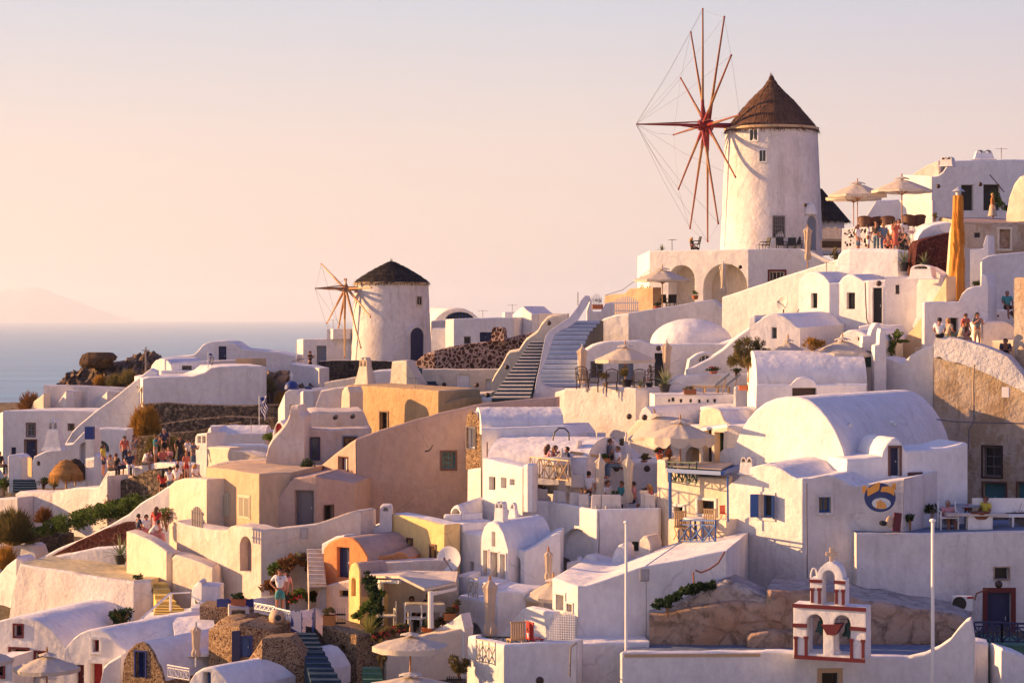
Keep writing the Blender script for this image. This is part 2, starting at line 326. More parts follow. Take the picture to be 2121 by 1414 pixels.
def opening(root,fc,op,O,wallmb,mats_w):
    kind,x0,y0,x1,y1=op[:5];o=op[5]if len(op)>5 else{}
    xm,ym=(x0+x1)/2,(y0+y1)/2
    qa,qb=fc.sx(x0),fc.sx(x1);D=(fc.A+fc.t*((qa+qb)/2)).y
    za,zb=CZ-(y1-HY)/F*D,CZ-(y0-HY)/F*D
    arch=o.get('arch');rec=o.get('rec',.22)
    loop=arch_loop(qa,qb,za,zb)if arch else[(qa,za),(qb,za),(qb,zb),(qa,zb)]
    # reveal
    m=len(loop);b=len(wallmb.v)
    wallmb.v+=[fc.pt(q,z,0)for q,z in loop]+[fc.pt(q,z,-rec)for q,z in loop]
    for i in range(m):
        j=(i+1)%m;wallmb.f.append((b+i,b+j,b+m+j,b+m+i));wallmb.mi.append(0)
    u,n_=fc.t,fc.n;z_=Vector((0,0,0));A=fc.A
    nm=o.get('name')or{'w':'window','d':'door','n':'niche','v':'doorway','s':'shuttered_window'}[kind]
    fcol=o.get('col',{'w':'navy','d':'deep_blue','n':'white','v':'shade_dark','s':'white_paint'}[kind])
    W=qb-qa;H=zb-za
    if kind in('n','v'):
        mb=MB();mb.v=[fc.pt(q,z,-rec+.004)for q,z in loop];mb.f=[tuple(range(m))];mb.mi=[0]
        mb.build(nm,fcol,root,O)
    elif kind=='w':
        fr=MB();t=min(.07,W*.14,H*.14);dd=-rec+.05
        fr.fbox(A,u,n_,qa,qb,za,za+t,-rec-.03,dd);
        if not arch:fr.fbox(A,u,n_,qa,qb,zb-t,zb,-rec-.03,dd)
        fr.fbox(A,u,n_,qa,qa+t,za+t,zb-(t if not arch else W/2),-rec-.03,dd);fr.fbox(A,u,n_,qb-t,qb,za+t,zb-(t if not arch else W/2),-rec-.03,dd)
        if arch:
            k=arch_loop(qa,qb,za,zb)[2:];k2=arch_loop(qa+t,qb-t,za,zb-t)[2:]
            fr.v+=[fc.pt(q,z,dd)for q,z in k]+[fc.pt(q,z,dd)for q,z in k2];b2=len(fr.v)-22
            for i in range(10):fr.f.append((b2+i,b2+i+1,b2+11+i+1,b2+11+i));fr.mi.append(0)
        gx,gz=o.get('grid',(2,2 if H>.8 else 1));bt=t*.55
        for i in range(1,gx):q=qa+W*i/gx;fr.fbox(A,u,n_,q-bt/2,q+bt/2,za+t,zb-(t if not arch else 0.02),-rec-.02,dd-.012)
        for i in range(1,gz):z=za+H*i/gz;fr.fbox(A,u,n_,qa+t,qb-t,z-bt/2,z+bt/2,-rec-.02,dd-.014)
        f=fr.build(nm,fcol,root,O)
        pn=MB();lp=[(q,z)for q,z in loop];pn.v=[fc.pt(q,z,-rec+.006)for q,z in lp];pn.f=[tuple(range(len(lp)))];pn.mi=[0]
        pn.build('pane',o.get('pane','glass'),f,O)
    elif kind=='d':
        db=MB();db.v=[fc.pt(q,z,-rec+.02)for q,z in loop];db.f=[tuple(range(m))];db.mi=[0]
        nl=o.get('leaves',2 if W>.8 else 1)
        H2=H-(W/2 if arch else 0)
        for l in range(nl):
            a0=qa+W*l/nl;a1=qa+W*(l+1)/nl;g=.02
            db.fbox(A,u,n_,a0+g,a1-g,za,za+H2*.985,-rec-.0,-rec+.045)
            for zz0,zz1 in((.06,.40),(.47,.93)):
                p_=(a1-a0)*.2
                for(e0,e1,e2,e3)in((a0+p_,a1-p_,za+H2*zz1-.03,za+H2*zz1),(a0+p_,a1-p_,za+H2*zz0,za+H2*zz0+.03)):
                    db.fbox(A,u,n_,e0,e1,e2,e3,-rec+.04,-rec+.065)
                for e in(a0+p_,a1-p_):db.fbox(A,u,n_,e-.015,e+.015,za+H2*zz0,za+H2*zz1,-rec+.04,-rec+.062)
        d_=db.build(nm,fcol,root,O)
        hb=MB();q=qa+W*(.5 if nl==2 else .85);hb.fbox(A,u,n_,q-.05,q-.02,za+H*.46,za+H*.53,-rec+.04,-rec+.10);hb.build('handle','silver',d_,O)
    elif kind=='s':
        fr=MB();t=.06
        fr.fbox(A,u,n_,qa,qb,za,za+t,-rec,.02);fr.fbox(A,u,n_,qa,qb,zb-t,zb,-rec,.02)
        fr.fbox(A,u,n_,qa,qa+t,za+t,zb-t,-rec,.02);fr.fbox(A,u,n_,qb-t,qb,za+t,zb-t,-rec,.02)
        f=fr.build(nm,fcol,root,O)
        sl=MB();k=int(H/.09)
        for h in range(2):
            a0=qa+t+(W-2*t)*h/2;a1=a0+(W-2*t)/2
            sl.fbox(A,u,n_,a0+.008,a1-.008,za+t,zb-t,-rec,-rec+.10)
            for i in range(1,5):e=a0+(a1-a0)*i/5;sl.fbox(A,u,n_,e-.006,e+.006,za+t+.05,zb-t-.05,-rec+.09,-rec+.118)
        sl.build('shutter',fcol,f,O)
    tr=o.get('trim')
    if tr:
        tb=MB();w=o.get('tw',.10);g=.035
        if o.get('nobot')is None and kind!='d':tb.fbox(A,u,n_,qa-w,qb+w,za-w,za,-.02,g)
        if arch:
            k=arch_loop(qa,qb,za,zb,14)[2:];k2=arch_loop(qa-w,qb+w,za,zb+w,14)[2:];b2=len(tb.v)
            tb.v+=[fc.pt(q,z,g)for q,z in k]+[fc.pt(q,z,g)for q,z in k2]+[fc.pt(q,z,-.02)for q,z in k2]
            for i in range(14):
                tb.f.append((b2+i,b2+i+1,b2+15+i+1,b2+15+i));tb.f.append((b2+15+i,b2+16+i,b2+31+i,b2+30+i));tb.mi+=[0,0]
            zt=zb-min(W/2,H)
            tb.fbox(A,u,n_,qa-w,qa,za,zt,-.02,g);tb.fbox(A,u,n_,qb,qb+w,za,zt,-.02,g)
        else:
            tb.fbox(A,u,n_,qa-w,qb+w,zb,zb+w,-.02,g);tb.fbox(A,u,n_,qa-w,qa,za,zb,-.02,g);tb.fbox(A,u,n_,qb,qb+w,za,zb,-.02,g)
        tb.build('surround',tr,root,O)
    sh=o.get('shut')
    if sh:   # two open shutters folded out from the wall
        for sgn,q in((-1,qa),(1,qb)):
            sb=MB();hw=W*.42;ang=o.get('sang',60)
            d=(u*sgn*cos(R(ang))+n_*sin(R(ang)));base=fc.pt(q,0,.02);pn=Vector((-d.y,d.x,0))
            vs=[base+d*a+pn*p+Vector((0,0,z))for z in(za,zb)for a,p in((0,-.02),(hw,-.02),(hw,.02),(0,.02))]
            sb.add(vs,[(3,2,1,0),(4,5,6,7),(0,1,5,4),(1,2,6,5),(2,3,7,6),(3,0,4,7)])
            sb.build('shutter',sh,root,O)
    return loop
def mass(name,label,cat,D,faces,ybot,depth=3.0,vec=None,m='white',roof=None,ai=0,rnd=.09,group=None,kind=None,jit=.018,lip=None):
    """A walled body: a chain of vertical faces (turn, top outline, openings) carried back along vec."""
    fs=[None]*len(faces)
    x0=faces[ai][1][0][0];A=P(x0,655,D);fs[ai]=Face(A,faces[ai][0])
    for i in range(ai+1,len(faces)):e=fs[i-1];fs[i]=Face(e.pt(e.sx(faces[i-1][1][-1][0]),0),faces[i][0])
    for i in range(ai-1,-1,-1):e=fs[i+1];fs[i]=Face(e.pt(e.sx(faces[i+1][1][0][0]),0),faces[i][0])
    if vec is None:
        v=Vector((0,0,0))
        for f in fs:v-=f.n
        v=v.normalized()*depth*G(D)/D*(1.25 if 104<D<135 else 1)
    else:   # vec is written for the noted distances; carry it over to metres
        x1,y1=faces[ai][1][0];a=Vector(((x1-CX)/F*D,D,-(y1-HY)/F*D));b=a+Vector(vec)
        v=P(CX+b.x/b.y*F,HY-b.z/b.y*F,b.y)-P(x1,y1,D)
    rnd*=G(D)/D
    zb=P(0,ybot,D).z;zb=min(zb,1e9)
    O=P(faces[ai][1][0][0],ybot,D);root=empty(name,O,label,cat,group,kind=kind)
    wb=MB();chain=[]
    for f,(th,top,*rest)in zip(fs,faces):
        ops=rest[0]if rest else[]
        T=[]
        for k,(px,py)in enumerate(top):
            T.append(f.at(px,py))
            if k+1<len(top):
                q2=f.at(*top[k+1]);L=math.hypot(q2[0]-T[-1][0],q2[1]-T[-1][1]);n=int(L/.7)
                a=T[-1]
                for i in range(1,n+1):
                    w=i/(n+1);T.append((a[0]+(q2[0]-a[0])*w,a[1]+(q2[1]-a[1])*w+random.uniform(-jit,jit)))
        T2=[(q,z-rnd)for q,z in T]
        outer=[(T2[0][0],zb)]+[(T2[-1][0],zb)]+T2[::-1]
        holes=[opening(root,f,op,O,wb,m)for op in ops]
        loops=[[Vector((q,z,0))for q,z in outer]]+[[Vector((q,z,0))for q,z in h]for h in holes]
        tris=tessellate_polygon(loops);b=len(wb.v)
        flat=[p for l in loops for p in l]
        wb.v+=[f.pt(p.x,p.y)for p in flat]
        for t in tris:
            a_,b_,c_=(flat[i]for i in t)
            if(b_-a_).cross(c_-a_).z>0:wb.f.append((b+t[0],b+t[1],b+t[2]))
            else:wb.f.append((b+t[0],b+t[2],b+t[1]))
            wb.mi.append(0)
        chain+=[f.pt(q,z)for q,z in T]
    vh=Vector((v.x,v.y,0)).normalized()
    rows=[[p-Vector((0,0,rnd))for p in chain]]
    if rnd>0:
        for k in(1,2,3):
            a=pi/2*k/3;rows.append([p+vh*rnd*(1-cos(a))-Vector((0,0,rnd*(1-sin(a))))for p in chain])
    rows.append([p+v for p in chain]);
    rb=MB();n=len(chain)
    for r_ in rows:rb.v+=r_
    for i in range(len(rows)-1):
        for k in range(n-1):rb.f.append((i*n+k,i*n+k+1,(i+1)*n+k+1,(i+1)*n+k));rb.mi.append(1 if(roof and i==len(rows)-2)else 0)
    # back and ends
    b=len(wb.v);bk=rows[-1]
    wb.v+=bk+[Vector((p.x,p.y,zb))for p in bk]
    for k in range(n-1):wb.f.append((b+k+1,b+k,b+n+k,b+n+k+1));wb.mi.append(0)
    for k in(0,n-1):
        b=len(wb.v);cs=[r_[k]for r_ in rows]
        wb.v+=cs+[Vector((cs[-1].x,cs[-1].y,zb)),Vector((cs[0].x,cs[0].y,zb))];L=len(cs)+2
        wb.f.append(tuple(range(b,b+L))if k else tuple(reversed(range(b,b+L))));wb.mi.append(0)
    wb.build('wall',m,root,O)
    rb.build('roof' if depth>1.2 or vec is not None else 'coping',[m,roof or m],root,O,smooth=38)
    return root,fs
# ------------------------------------------------------------ sea, island, hill
def sea():
    m,t,b=mat('sea_water',(.035,.115,.16),.32,0,.5)
    o=N(t,'ShaderNodeTexCoord').outputs['Object']
    f=noise(t,o,1,4,.6,(.0008,.009,1))
    t.links.new(mixc(t,ramp(t,f,[(.42,(0,0,0)),(.7,(1,1,1))]),(.004,.15,.32),(.07,.30,.48)),b.inputs['Base Color'])
    n1=bump(t,noise(t,o,1,6,.65,(.05,.11,1)),2.2);n2=bump(t,noise(t,o,.004,4),14,1,n1)
    t.links.new(n2,b.inputs['Normal'])
    mb=MB();mb.add([(-32000,60,0),(32000,60,0),(32000,40000,0),(-32000,40000,0)],[(0,1,2,3)])
    o=mb.build('sea',m);tag(o,kind='structure')
sea()
def ridge(name,D,pts,m,depth):
    rows=[];xs=[p[0]for p in pts]
    mb=MB();n=60;K=9
    for k in range(K):
        w=1-abs(k/(K-1)*2-1)
        for i in range(n+1):
            x=xs[0]+(xs[-1]-xs[0])*i/n
            for a,b in zip(pts,pts[1:]):
                if a[0]<=x<=b[0]:y=a[1]+(b[1]-a[1])*(x-a[0])/(b[0]-a[0]);break
            p=P(x,y,D);h=p.z*(w**.8)*(1+(random.uniform(-.03,.03)if w<1 else 0))
            mb.v.append(Vector((p.x,D+(k-K//2)*depth/K,h-3)))
    for k in range(K-1):
        for i in range(n):a=k*(n+1)+i;mb.f.append((a,a+1,a+n+2,a+n+1));mb.mi.append(0)
    o=mb.build(name,m,smooth=60);tag(o,kind='structure')
mat('island_rock',(.28,.25,.27),.9)
ridge('island',46000,[(-260,655),(-160,630),(-60,612),(0,603),(18,597),(38,601),(60,594),(80,595),(100,600),(120,611),(140,617),(160,623),(185,634),(220,646),(250,662)],'island_rock',6000)
# ground control points: photo position and distance of ground that things stand on
GP=[(60,975,145),(120,960,144),(20,1002,137),(150,962,139),(200,955,138),(60,860,152),(200,840,156),(330,800,156),(450,790,160),(600,790,165),(230,780,160),(150,790,160),(760,770,168),(900,745,170),(1050,715,175),(1100,700,178),
      (450,880,135),(560,890,130),(620,850,150),(300,930,128),(200,960,128),(50,1010,128),(100,1060,122),(250,1080,118),(30,1150,118),(300,1150,110),(150,1180,108),(350,1240,102),(100,1380,97),(250,1400,94),(0,1300,104),
      (450,1240,99),(560,1260,98),(680,1290,97),(450,1414,88),(700,1414,87),(600,1110,106),(700,1100,112),(850,1080,116),(700,1000,116),(850,900,126),(850,830,140),(1000,830,135),
      (1150,830,132),(1300,812,124),(1200,650,160),(1400,640,146),(1500,640,142),(1600,640,140),(1420,520,156),(1600,520,158),(1720,520,150),(1750,560,136),(1850,560,130),(1950,470,134),(2050,440,134),(2150,440,130),
      (1950,560,124),(1700,710,120),(1850,700,118),(1700,830,112),(1500,820,116),(1400,880,112),(1250,960,112),(1150,1050,106),(1300,1060,106),(1400,1130,103),(1450,1120,102),(1100,1200,100),(900,1300,96),(850,1414,86),(1000,1414,86),(1150,1414,84),
      (1400,1350,91),(1700,1340,91),(2000,1340,90),(1700,1260,97),(1900,1270,98),(2100,1330,94),(2000,1120,99),(2100,1110,100),(2000,740,116),(2100,720,116),(2050,650,120),(2050,1112,107),(1950,1105,108),(2100,900,114),(1980,850,114),(1700,960,106),(1850,1050,104),(1300,1414,86),(2100,1414,86),(1700,1440,86)]
GW=[P(*g)for g in GP]
def ground_z(x,y):
    num=den=0
    for g in GW:
        d2=(g.x-x)**2+((g.y-y)*.8)**2+.8
        w=1/d2**1.6;num+=w*g.z;den+=w
    z=num/den-1.3
    edge=max(0,-44-x+(0 if y>120 else(120-y)*.25))+max(0,y-178)*.9+max(0,60-y)*1.0
    z-=edge*.9
    return z
def terrain():
    mb=MB();xs=[-78+i*1.6 for i in range(92)];ys=[52+i*1.6 for i in range(94)]
    for y in ys:
        for x in xs:mb.v.append(Vector((x,y,ground_z(x,y)+random.uniform(-.15,.15))))
    n=len(xs)
    for j in range(len(ys)-1):
        for i in range(n-1):a=j*n+i;mb.f.append((a,a+1,a+n+1,a+n));mb.mi.append(0)
    o=mb.build('hillside','soil',smooth=70);tag(o,kind='structure')
terrain()
def rock_mound(name,kind,pts,D,depth,ybot,m,label=None,cat=None,amp=.35,n2=16):
    """a real rocky mass: traced skyline in front, rounded back, lumpy"""
    mb=MB();n=70;xs=[p[0]for p in pts]
    for k in range(n2):
        a=k/(n2-1)
        for i in range(n+1):
            x=xs[0]+(xs[-1]-xs[0])*i/n
            for p,q in zip(pts,pts[1:]):
                if p[0]<=x<=q[0]:y=p[1]+(q[1]-p[1])*(x-p[0])/max(1,q[0]-p[0]);break
            top=P(x,y,D).z;bot=P(x,ybot,D).z
            s_=sin(min(a*1.25,1)*pi/2)
            z=bot+(top-bot)*s_;yy=D-depth*.5+depth*a
            j=amp if 0<k<n2-1 else .1
            mb.v.append(Vector((P(x,0,D).x+random.uniform(-j,j)*.5,yy+random.uniform(-j,j),z+random.uniform(-j,j)*(.7 if k<n2-4 else .35))))
    for k in range(n2-1):
        for i in range(n):a=k*(n+1)+i;mb.f.append((a,a+1,a+n+2,a+n+1));mb.mi.append(0)
    o=mb.build(name,m,smooth=40);tag(o,label,cat,kind=kind);return o
rock_mound('rocky_headland','structure',[(80,842),(108,806),(130,780),(160,765),(200,758),(235,752),(262,742),(285,732),(300,731),(312,740),(330,752),(360,790)],160,9,850,'rock',amp=.4)
rock_mound('rocky_slope','structure',[(262,890),(290,860),(330,835),(400,822),(470,815),(490,802),(520,790),(545,775),(600,772),(640,775),(670,800)],150,16,900,'rock',amp=.45)

def haze():
    m=bpy.data.materials.new('haze_air');m.use_nodes=True;t=m.node_tree;t.nodes.clear()
    o=t.nodes.new('ShaderNodeOutputMaterial');v=t.nodes.new('ShaderNodeVolumePrincipled')
    v.inputs['Color'].default_value=(.86,.93,1.0,1);v.inputs['Density'].default_value=.5e-4;v.inputs['Anisotropy'].default_value=0.35
    t.links.new(v.outputs[0],o.inputs['Volume'])
    mb=MB();mb.box((0,26000,349),(90000,54000,702));M['haze_air']=m
    o=mb.build('haze',m);tag(o,kind='stuff')
haze()
# ------------------------------------------------------------ left: houses towards the sea
b_=MB();b_.sphere((0,0,0),1.3,22,14,jit=.10,sq=(1.0,.8,.62))
for v in b_.v:v.z=max(-.62,min(.55,v.z));v.x+=.25 if v.z>0 else 0
b_=b_.build('boulder','boulder_rock',smooth=50,loc=P(198,745,160));tag(b_,'dark rounded boulder balanced on the rocky headland above the sea','boulder')
mass('retaining_wall','pale buttressed wall below the dark boulder on the headland','wall',155,[(0,[(90,797),(175,799),(262,803)])],870,1.0,m='worn_white')
for(a,b,c,d,l)in((137,808,108,850,'left of the two sloping buttresses on the pale headland wall'),(222,810,182,850,'right sloping buttress on the pale headland wall')):
    mass('buttress',l,'buttress',153.5,[(50,[(c,d),(a,b)]),(-20,[(a,b),(a+18,b+2)])],870,1.2,ai=1,m='worn_white',group='buttresses of the headland wall')
mass('garden_wall','small cream stepped wall beside the orange bush on the far left','wall',154.5,[(40,[(64,846),(70,830),(90,815)])],870,.6,m='cream')
mass('white_house','white house with blue door flap and brown framed window at far left','house',146,
     [(60,[(-10,860),(6,852)]),(0,[(6,850),(100,850),(195,851)],[('w',56,877,72,903,dict(trim='brown_trim',tw=.07,col='grey_blue')),('d',53,912,74,952,dict(col='deep_blue',trim='brown_trim',tw=.10)),('d',23,926,33,943,dict(col='deep_blue',leaves=1)),('w',143,879,152,889,dict(trim='brown_trim',tw=.08))])],1010,5,ai=1)
mass('stair_wall','long white diagonal parapet rising to the terrace at upper left','wall',143,
     [(2,[(128,930),(150,893),(165,878),(195,853),(230,828),(262,802),(290,780),(312,763),(324,768)])],1010,.9,m='white')
mass('terrace_building','white walled terrace block under the flag at upper left','building',141,
     [(0,[(296,784),(308,781),(400,779),(425,770),(438,760),(490,757),(543,757)]),(-30,[(543,757),(552,760)])],960,6)
mass('vault_house','white vaulted house with blue door above the flagged terrace','house',156,
     [(0,[(330,742),(360,738),(388,737),(403,733),(412,724),(420,714),(430,709),(446,706),(470,706),(484,709),(494,716),(503,722),(540,725),(580,730),(614,737)],[('d',453,717,469,756,dict(col='deep_blue',leaves=1,rec=.15,trim='white2',tw=.1))])],820,5)
mass('vault_house','low white vault with small dark window left of the blue door','house',149,
     [(45,[(311,765),(314,756),(322,746),(334,742),(346,745),(354,755),(356,768)]),(-8,[(356,752),(384,749),(434,748)],[('w',377,757,397,766,dict(grid=(2,1),trim='white2'))])],800,5,vec=(1.5,5,0))
mass('parapet','low white planter wall in front of the small dark window','wall',147,[(0,[(334,767),(398,767)])],790,.5)
mass('lattice_fence','pale lattice fence panel on the upper left terrace','fence',147,[(0,[(488,742),(551,742)])],775,.12,m='beige',rnd=0)
mass('terrace_wall','curved white wall with plaque under the hatted watcher','wall',150,
     [(0,[(600,752),(616,755),(640,757),(650,760)]),(45,[(650,760),(661,762)])],860,1.5,ai=1,m='white')
mass('mill_annex','boxy white annex with glazed door left of the small windmill','house',165,
     [(58,[(615,703),(628,702)]),(0,[(628,702),(677,701)],[('d',656,716,676,756,dict(col='grey_blue',trim='white2',rec=.3,tw=.06))]),(-2,[(677,681),(735,681)])],790,4,ai=1)
mass('roof_box','small lit rooftop block on the annex by the small windmill','roof block',164.6,[(58,[(677,681),(690,681)]),(0,[(690,681),(726,680)])],702,2,ai=1)
mass('stone_wall','dark rubble wall along the foot of the small windmill','wall',160,[(0,[(660,748),(700,746),(800,747),(812,749)])],840,1.2,m='rubble_dark',roof='white')
mass('stone_terrace','dry stone terrace wall across the dark slope','terrace wall',138,[(5,[(300,836),(340,834),(400,838),(480,840),(560,838),(600,836)])],890,1.2,m='dry_stone')
mass('stone_terrace','lower dry stone terrace wall under the orange bush','terrace wall',131,[(12,[(318,898),(350,897),(400,893),(450,880),(500,872)])],960,1.2,m='dry_stone')
mass('stone_terrace','middle dry stone terrace wall behind the flag','terrace wall',134.5,[(4,[(330,878),(400,868),(470,862),(560,866)])],910,1.2,m='dry_stone')
mass('rock_footing','rubble footing under the people by the white steps','stone wall',128,[(20,[(268,905),(300,903),(335,905)])],980,1.5,m='dry_stone')
# bell gate with the blue dome, chapel behind
mass('chapel','small white chapel walls around the blue dome','chapel',133,[(55,[(576,845),(590,812)]),(0,[(590,812),(598,806),(612,806),(616,815),(640,812),(650,815),(651,850)],[('n',600,838,612,850,{})])],900,3,ai=1)
mass('white_tower','narrow white pier topped by small blue cap','pier',131.5,[(50,[(622,812),(628,808)]),(0,[(628,808),(650,808)])],860,1.2,ai=1)
mass('pale_roof','rough whitewashed sloping roof behind the curved cream chimney wall','roof',126,[(10,[(648,860),(655,835),(665,808),(690,803),(722,800)])],880,2.5,m='rough_white')
mass('awning_hut','low hut with a pale pink sloping canopy below the stone wall','hut',135,[(8,[(672,792),(700,786),(735,780)])],830,2.2,m='cream')
# lower left courtyard
mass('courtyard_wall','white courtyard wall curving behind the thatched umbrella','wall',127,
     [(8,[(66,965),(70,945),(95,933),(122,930),(128,919),(150,918),(178,889),(215,886),(262,888)],[('w',77,955,83,964,dict(col='brown_trim',rec=.08)),('n',165,916,184,960,dict(arch=1,rec=.5)),('w',190,912,226,936,dict(arch=1,grid=(4,2),col='teal',pane='glass',rec=.3))])],1010,1.0)
mass('gate_pier','white gate pier left of the slate steps','gate pier',123,[(35,[(16,945),(18,942)]),(-5,[(18,942),(24,941),(36,941),(44,947)])],1020,.9,ai=1)
mass('blue_tower','slender white tower with a blue painted top','tower',122.5,[(10,[(177,908),(180,885),(192,885),(195,908)]),],1020,.9)
mass('tower_pier','white sloped pier below the blue topped tower','pier',121,[(30,[(177,949),(195,948)]),(-8,[(195,940),(206,945),(212,965),(212,985)])],1060,1.0,ai=1)
mass('terrace_wall','weathered white terrace wall below the thatched umbrella','wall',118,
     [(30,[(32,1022),(40,1017),(70,1018),(110,1016)]),(42,[(110,1016),(157,1009),(200,1009),(212,1000),(222,985)])],1100,1.2,ai=0,m='worn_white')
mass('parapet','short stained white wall beside the big round shrub','wall',117.5,[(30,[(-12,1032),(36,1030)])],1100,1.0,m='worn_white')
mass('seat_wall','whitewashed wall where the sunset crowd sits above the rubble','wall',118,
     [(35,[(207,1002),(222,975),(250,972),(275,965),(300,962),(325,957)]),(48,[(325,957),(360,960),(372,965)])],1060,1.1,ai=0,m='worn_white')
mass('rubble_bank','tilted rubble bank below the seated sunset crowd','stone wall',116.6,
     [(35,[(196,1060),(215,1015),(240,998),(262,990),(275,986),(300,975),(325,970),(340,985),(345,1030)])],1110,1.5,m='dry_stone')
mass('ramp_wall','long smooth white ramp parapet climbing over the red rubble','wall',112,
     [(20,[(60,1162),(75,1158),(120,1135),(180,1110),(230,1085),(266,1064),(290,1042),(320,1025),(345,1008),(352,1005)])],1200,.8,m='white2')
mass('red_wall','dark red rubble wall under the white ramp parapet','stone wall',111.4,
     [(20,[(98,1155),(160,1120),(215,1095),(255,1081),(285,1083)])],1200,.5,m='rubble_red')
mass('rubble_ramp','triangular rubble wall with red flowers between white ramp parapets','stone wall',111.2,[(20,[(290,1068),(318,1040),(346,1022),(352,1060)])],1110,.5,m='dry_stone')
mass('white_chimney_wall','white stepped wall edge at the far lower left','wall',108,[(40,[(-8,1195),(14,1170),(34,1155)]),(0,[(34,1152),(44,1158),(50,1175)])],1290,1.0,ai=0)
mass('planter_wall','cream wall with rubble panel above the lower left steps','wall',117,[(0,[(-15,1128),(20,1128),(45,1126),(70,1122)])],1200,1.0,m='cream')
mass('round_gable','pale rounded gable beside the ramp foot','gable',114.5,[(20,[(41,1150),(43,1135),(50,1128),(60,1127),(68,1132),(74,1150)])],1180,1.0)
mass('rubble_wall','whitewashed rubble footing under the green hedge','stone wall',115.4,[(10,[(68,1108),(75,1098),(110,1100),(135,1108)])],1150,1.0,m='rubble_dark')
mass('terrace_block','big white sloped terrace block with yellow floor','terrace',104,
     [(30,[(18,1290),(26,1220),(42,1166),(70,1172),(150,1183),(220,1196),(277,1204)]),(-15,[(277,1202),(312,1201),(313,1220),(322,1235),(330,1250)])],1330,vec=(1.5,7.5,.0),ai=1,m='worn_white',roof='yellow_floor',rnd=.12)
mass('parapet','long white back parapet of the yellow floored terrace','wall',109.5,
     [(14,[(42,1168),(120,1150),(190,1135),(240,1131),(262,1132)])],1215,.6)
mass('curved_wall','cream lit wall beside the potted agaves','wall',106.5,[(50,[(262,1100),(275,1103),(300,1113),(330,1130),(345,1142)]),(-25,[(345,1142),(357,1146)])],1290,.9,ai=0,m='cream')
mass('curved_wall','tall pale pink curved wall right of the yellow steps','wall',104,[(35,[(357,1155),(362,1149),(385,1153),(420,1165),(440,1175)]),(-30,[(440,1172),(450,1180),(455,1215)])],1330,1.6,ai=1,m='cream')
mass('pier','squat white pier with a rounded cap by the yellow steps','pier',101,[(25,[(395,1260),(397,1225),(402,1212),(412,1203),(418,1206)]),(-20,[(418,1211),(440,1211),(454,1213)])],1310,1.2,ai=1)
mass('landing_wall','low white wall at the foot of the yellow steps','wall',99,[(0,[(288,1285),(330,1281),(380,1275),(395,1272),(396,1258),(412,1258)])],1330,3)
# bottom left cave houses
mass('cave_house','wide vaulted white cave house with small dark red window','house',99,
     [(15,[(-20,1292),(0,1284),(20,1279),(50,1277),(80,1284),(105,1300),(118,1315),(128,1325),(140,1345)],[('w',30,1294,46,1317,dict(trim='dark_red',tw=.06,col='dark_red')),('d',22,1344,57,1425,dict(col='dark_brown',trim='dark_red',tw=.08,rec=.4)),('w',74,1350,92,1397,dict(col='dark_red',trim='dark_red',tw=.06))])],1450,vec=(5,9,.4),m='white')
mass('cave_house','vaulted white cave house with bright red door and red window','house',95.5,
     [(15,[(134,1350),(136,1340),(150,1322),(165,1310),(182,1303),(202,1301),(222,1308),(240,1328),(262,1345)],[('w',193,1324,206,1349,dict(trim='white2',col='red',tw=.1)),('d',157,1376,174,1425,dict(col='dark_red',leaves=1)),('d',188,1373,213,1425,dict(col='red',rec=.3,trim='white2',tw=.12))])],1450,vec=(9,9,.7),m='white')
mass('side_wall','small white shop wall with narrow window behind the fringed umbrella','house',96.5,[(15,[(-20,1362),(10,1362),(25,1360)],[('w',-6,1366,7,1400,dict(col='dark_red',trim='dark_red',tw=.06))])],1450,2)
mass('stone_vault_house','rubble fronted vault house with barred blue window','house',93,
     [(22,[(254,1410),(257,1365),(266,1345),(280,1332),(294,1328),(306,1334),(318,1352),(326,1372),(332,1380),(340,1410)],[('w',281,1349,301,1402,dict(col='blue',grid=(4,3),pane='glass_blue',rec=.25,trim='blue',tw=.05,nobot=1))])],1450,vec=(7.0,7.0,.55),m='rubble_gold',roof='white')
mass('white_vault','low white vault with blue window at the bottom edge','house',87,
     [(18,[(386,1425),(395,1405),(404,1392),(418,1383),(434,1379),(450,1384),(465,1400),(478,1425)],[('d',421,1391,437,1430,dict(col='mid_blue',leaves=1,rec=.35))])],1450,vec=(4.4,5.0,.12),m='white')
mass('sloped_wall','white sloping wall between the red door house and the stone vault','wall',94,[(10,[(205,1425),(215,1380),(225,1370),(250,1356)])],1450,2.0)
mass('stone_yard_wall','gold rubble wall beside the blue yard door','stone wall',92,
     [(38,[(432,1302),(470,1295),(496,1298)]),(-6,[(496,1291),(520,1295),(563,1302),(565,1322)],[('d',500,1320,519,1360,dict(col='mid_blue',trim='blue',tw=.06,leaves=1,rec=.15))])],1450,2.5,ai=1,m='rubble_gold')
mass('stone_stair_pier','gold rubble pier left of the dark blue steps','stone wall',88.5,
     [(38,[(500,1385),(525,1350),(543,1322)]),(-22,[(543,1322),(600,1318),(625,1355),(640,1385),(650,1400)])],1450,1.2,ai=1,m='rubble_gold')
mass('stone_arch_wall','rubble barrel shoulder over the dark blue doorway','stone wall',94.5,
     [(32,[(428,1320),(440,1298),(455,1283),(475,1280),(490,1285)]),(-15,[(490,1285),(500,1290)])],1450,3.0,ai=1,m='rubble_gold')
mass('deep_door','tall deep blue door between rubble walls','door',91.8,[(0,[(480,1307),(497,1305)])],1400,.15,m='deep_blue',rnd=0)
mass('stone_wall','dark rubble wall under the planter shelf','stone wall',97.5,
     [(10,[(414,1252),(470,1255),(475,1250)]),(0,[(475,1262),(540,1262),(562,1268)])],1345,1.5,m='rubble_gold')
mass('stone_wall','rubble wall behind the clay jar','stone wall',95.5,[(-5,[(530,1268),(566,1270),(602,1292)])],1345,1.0,m='rubble_gold')
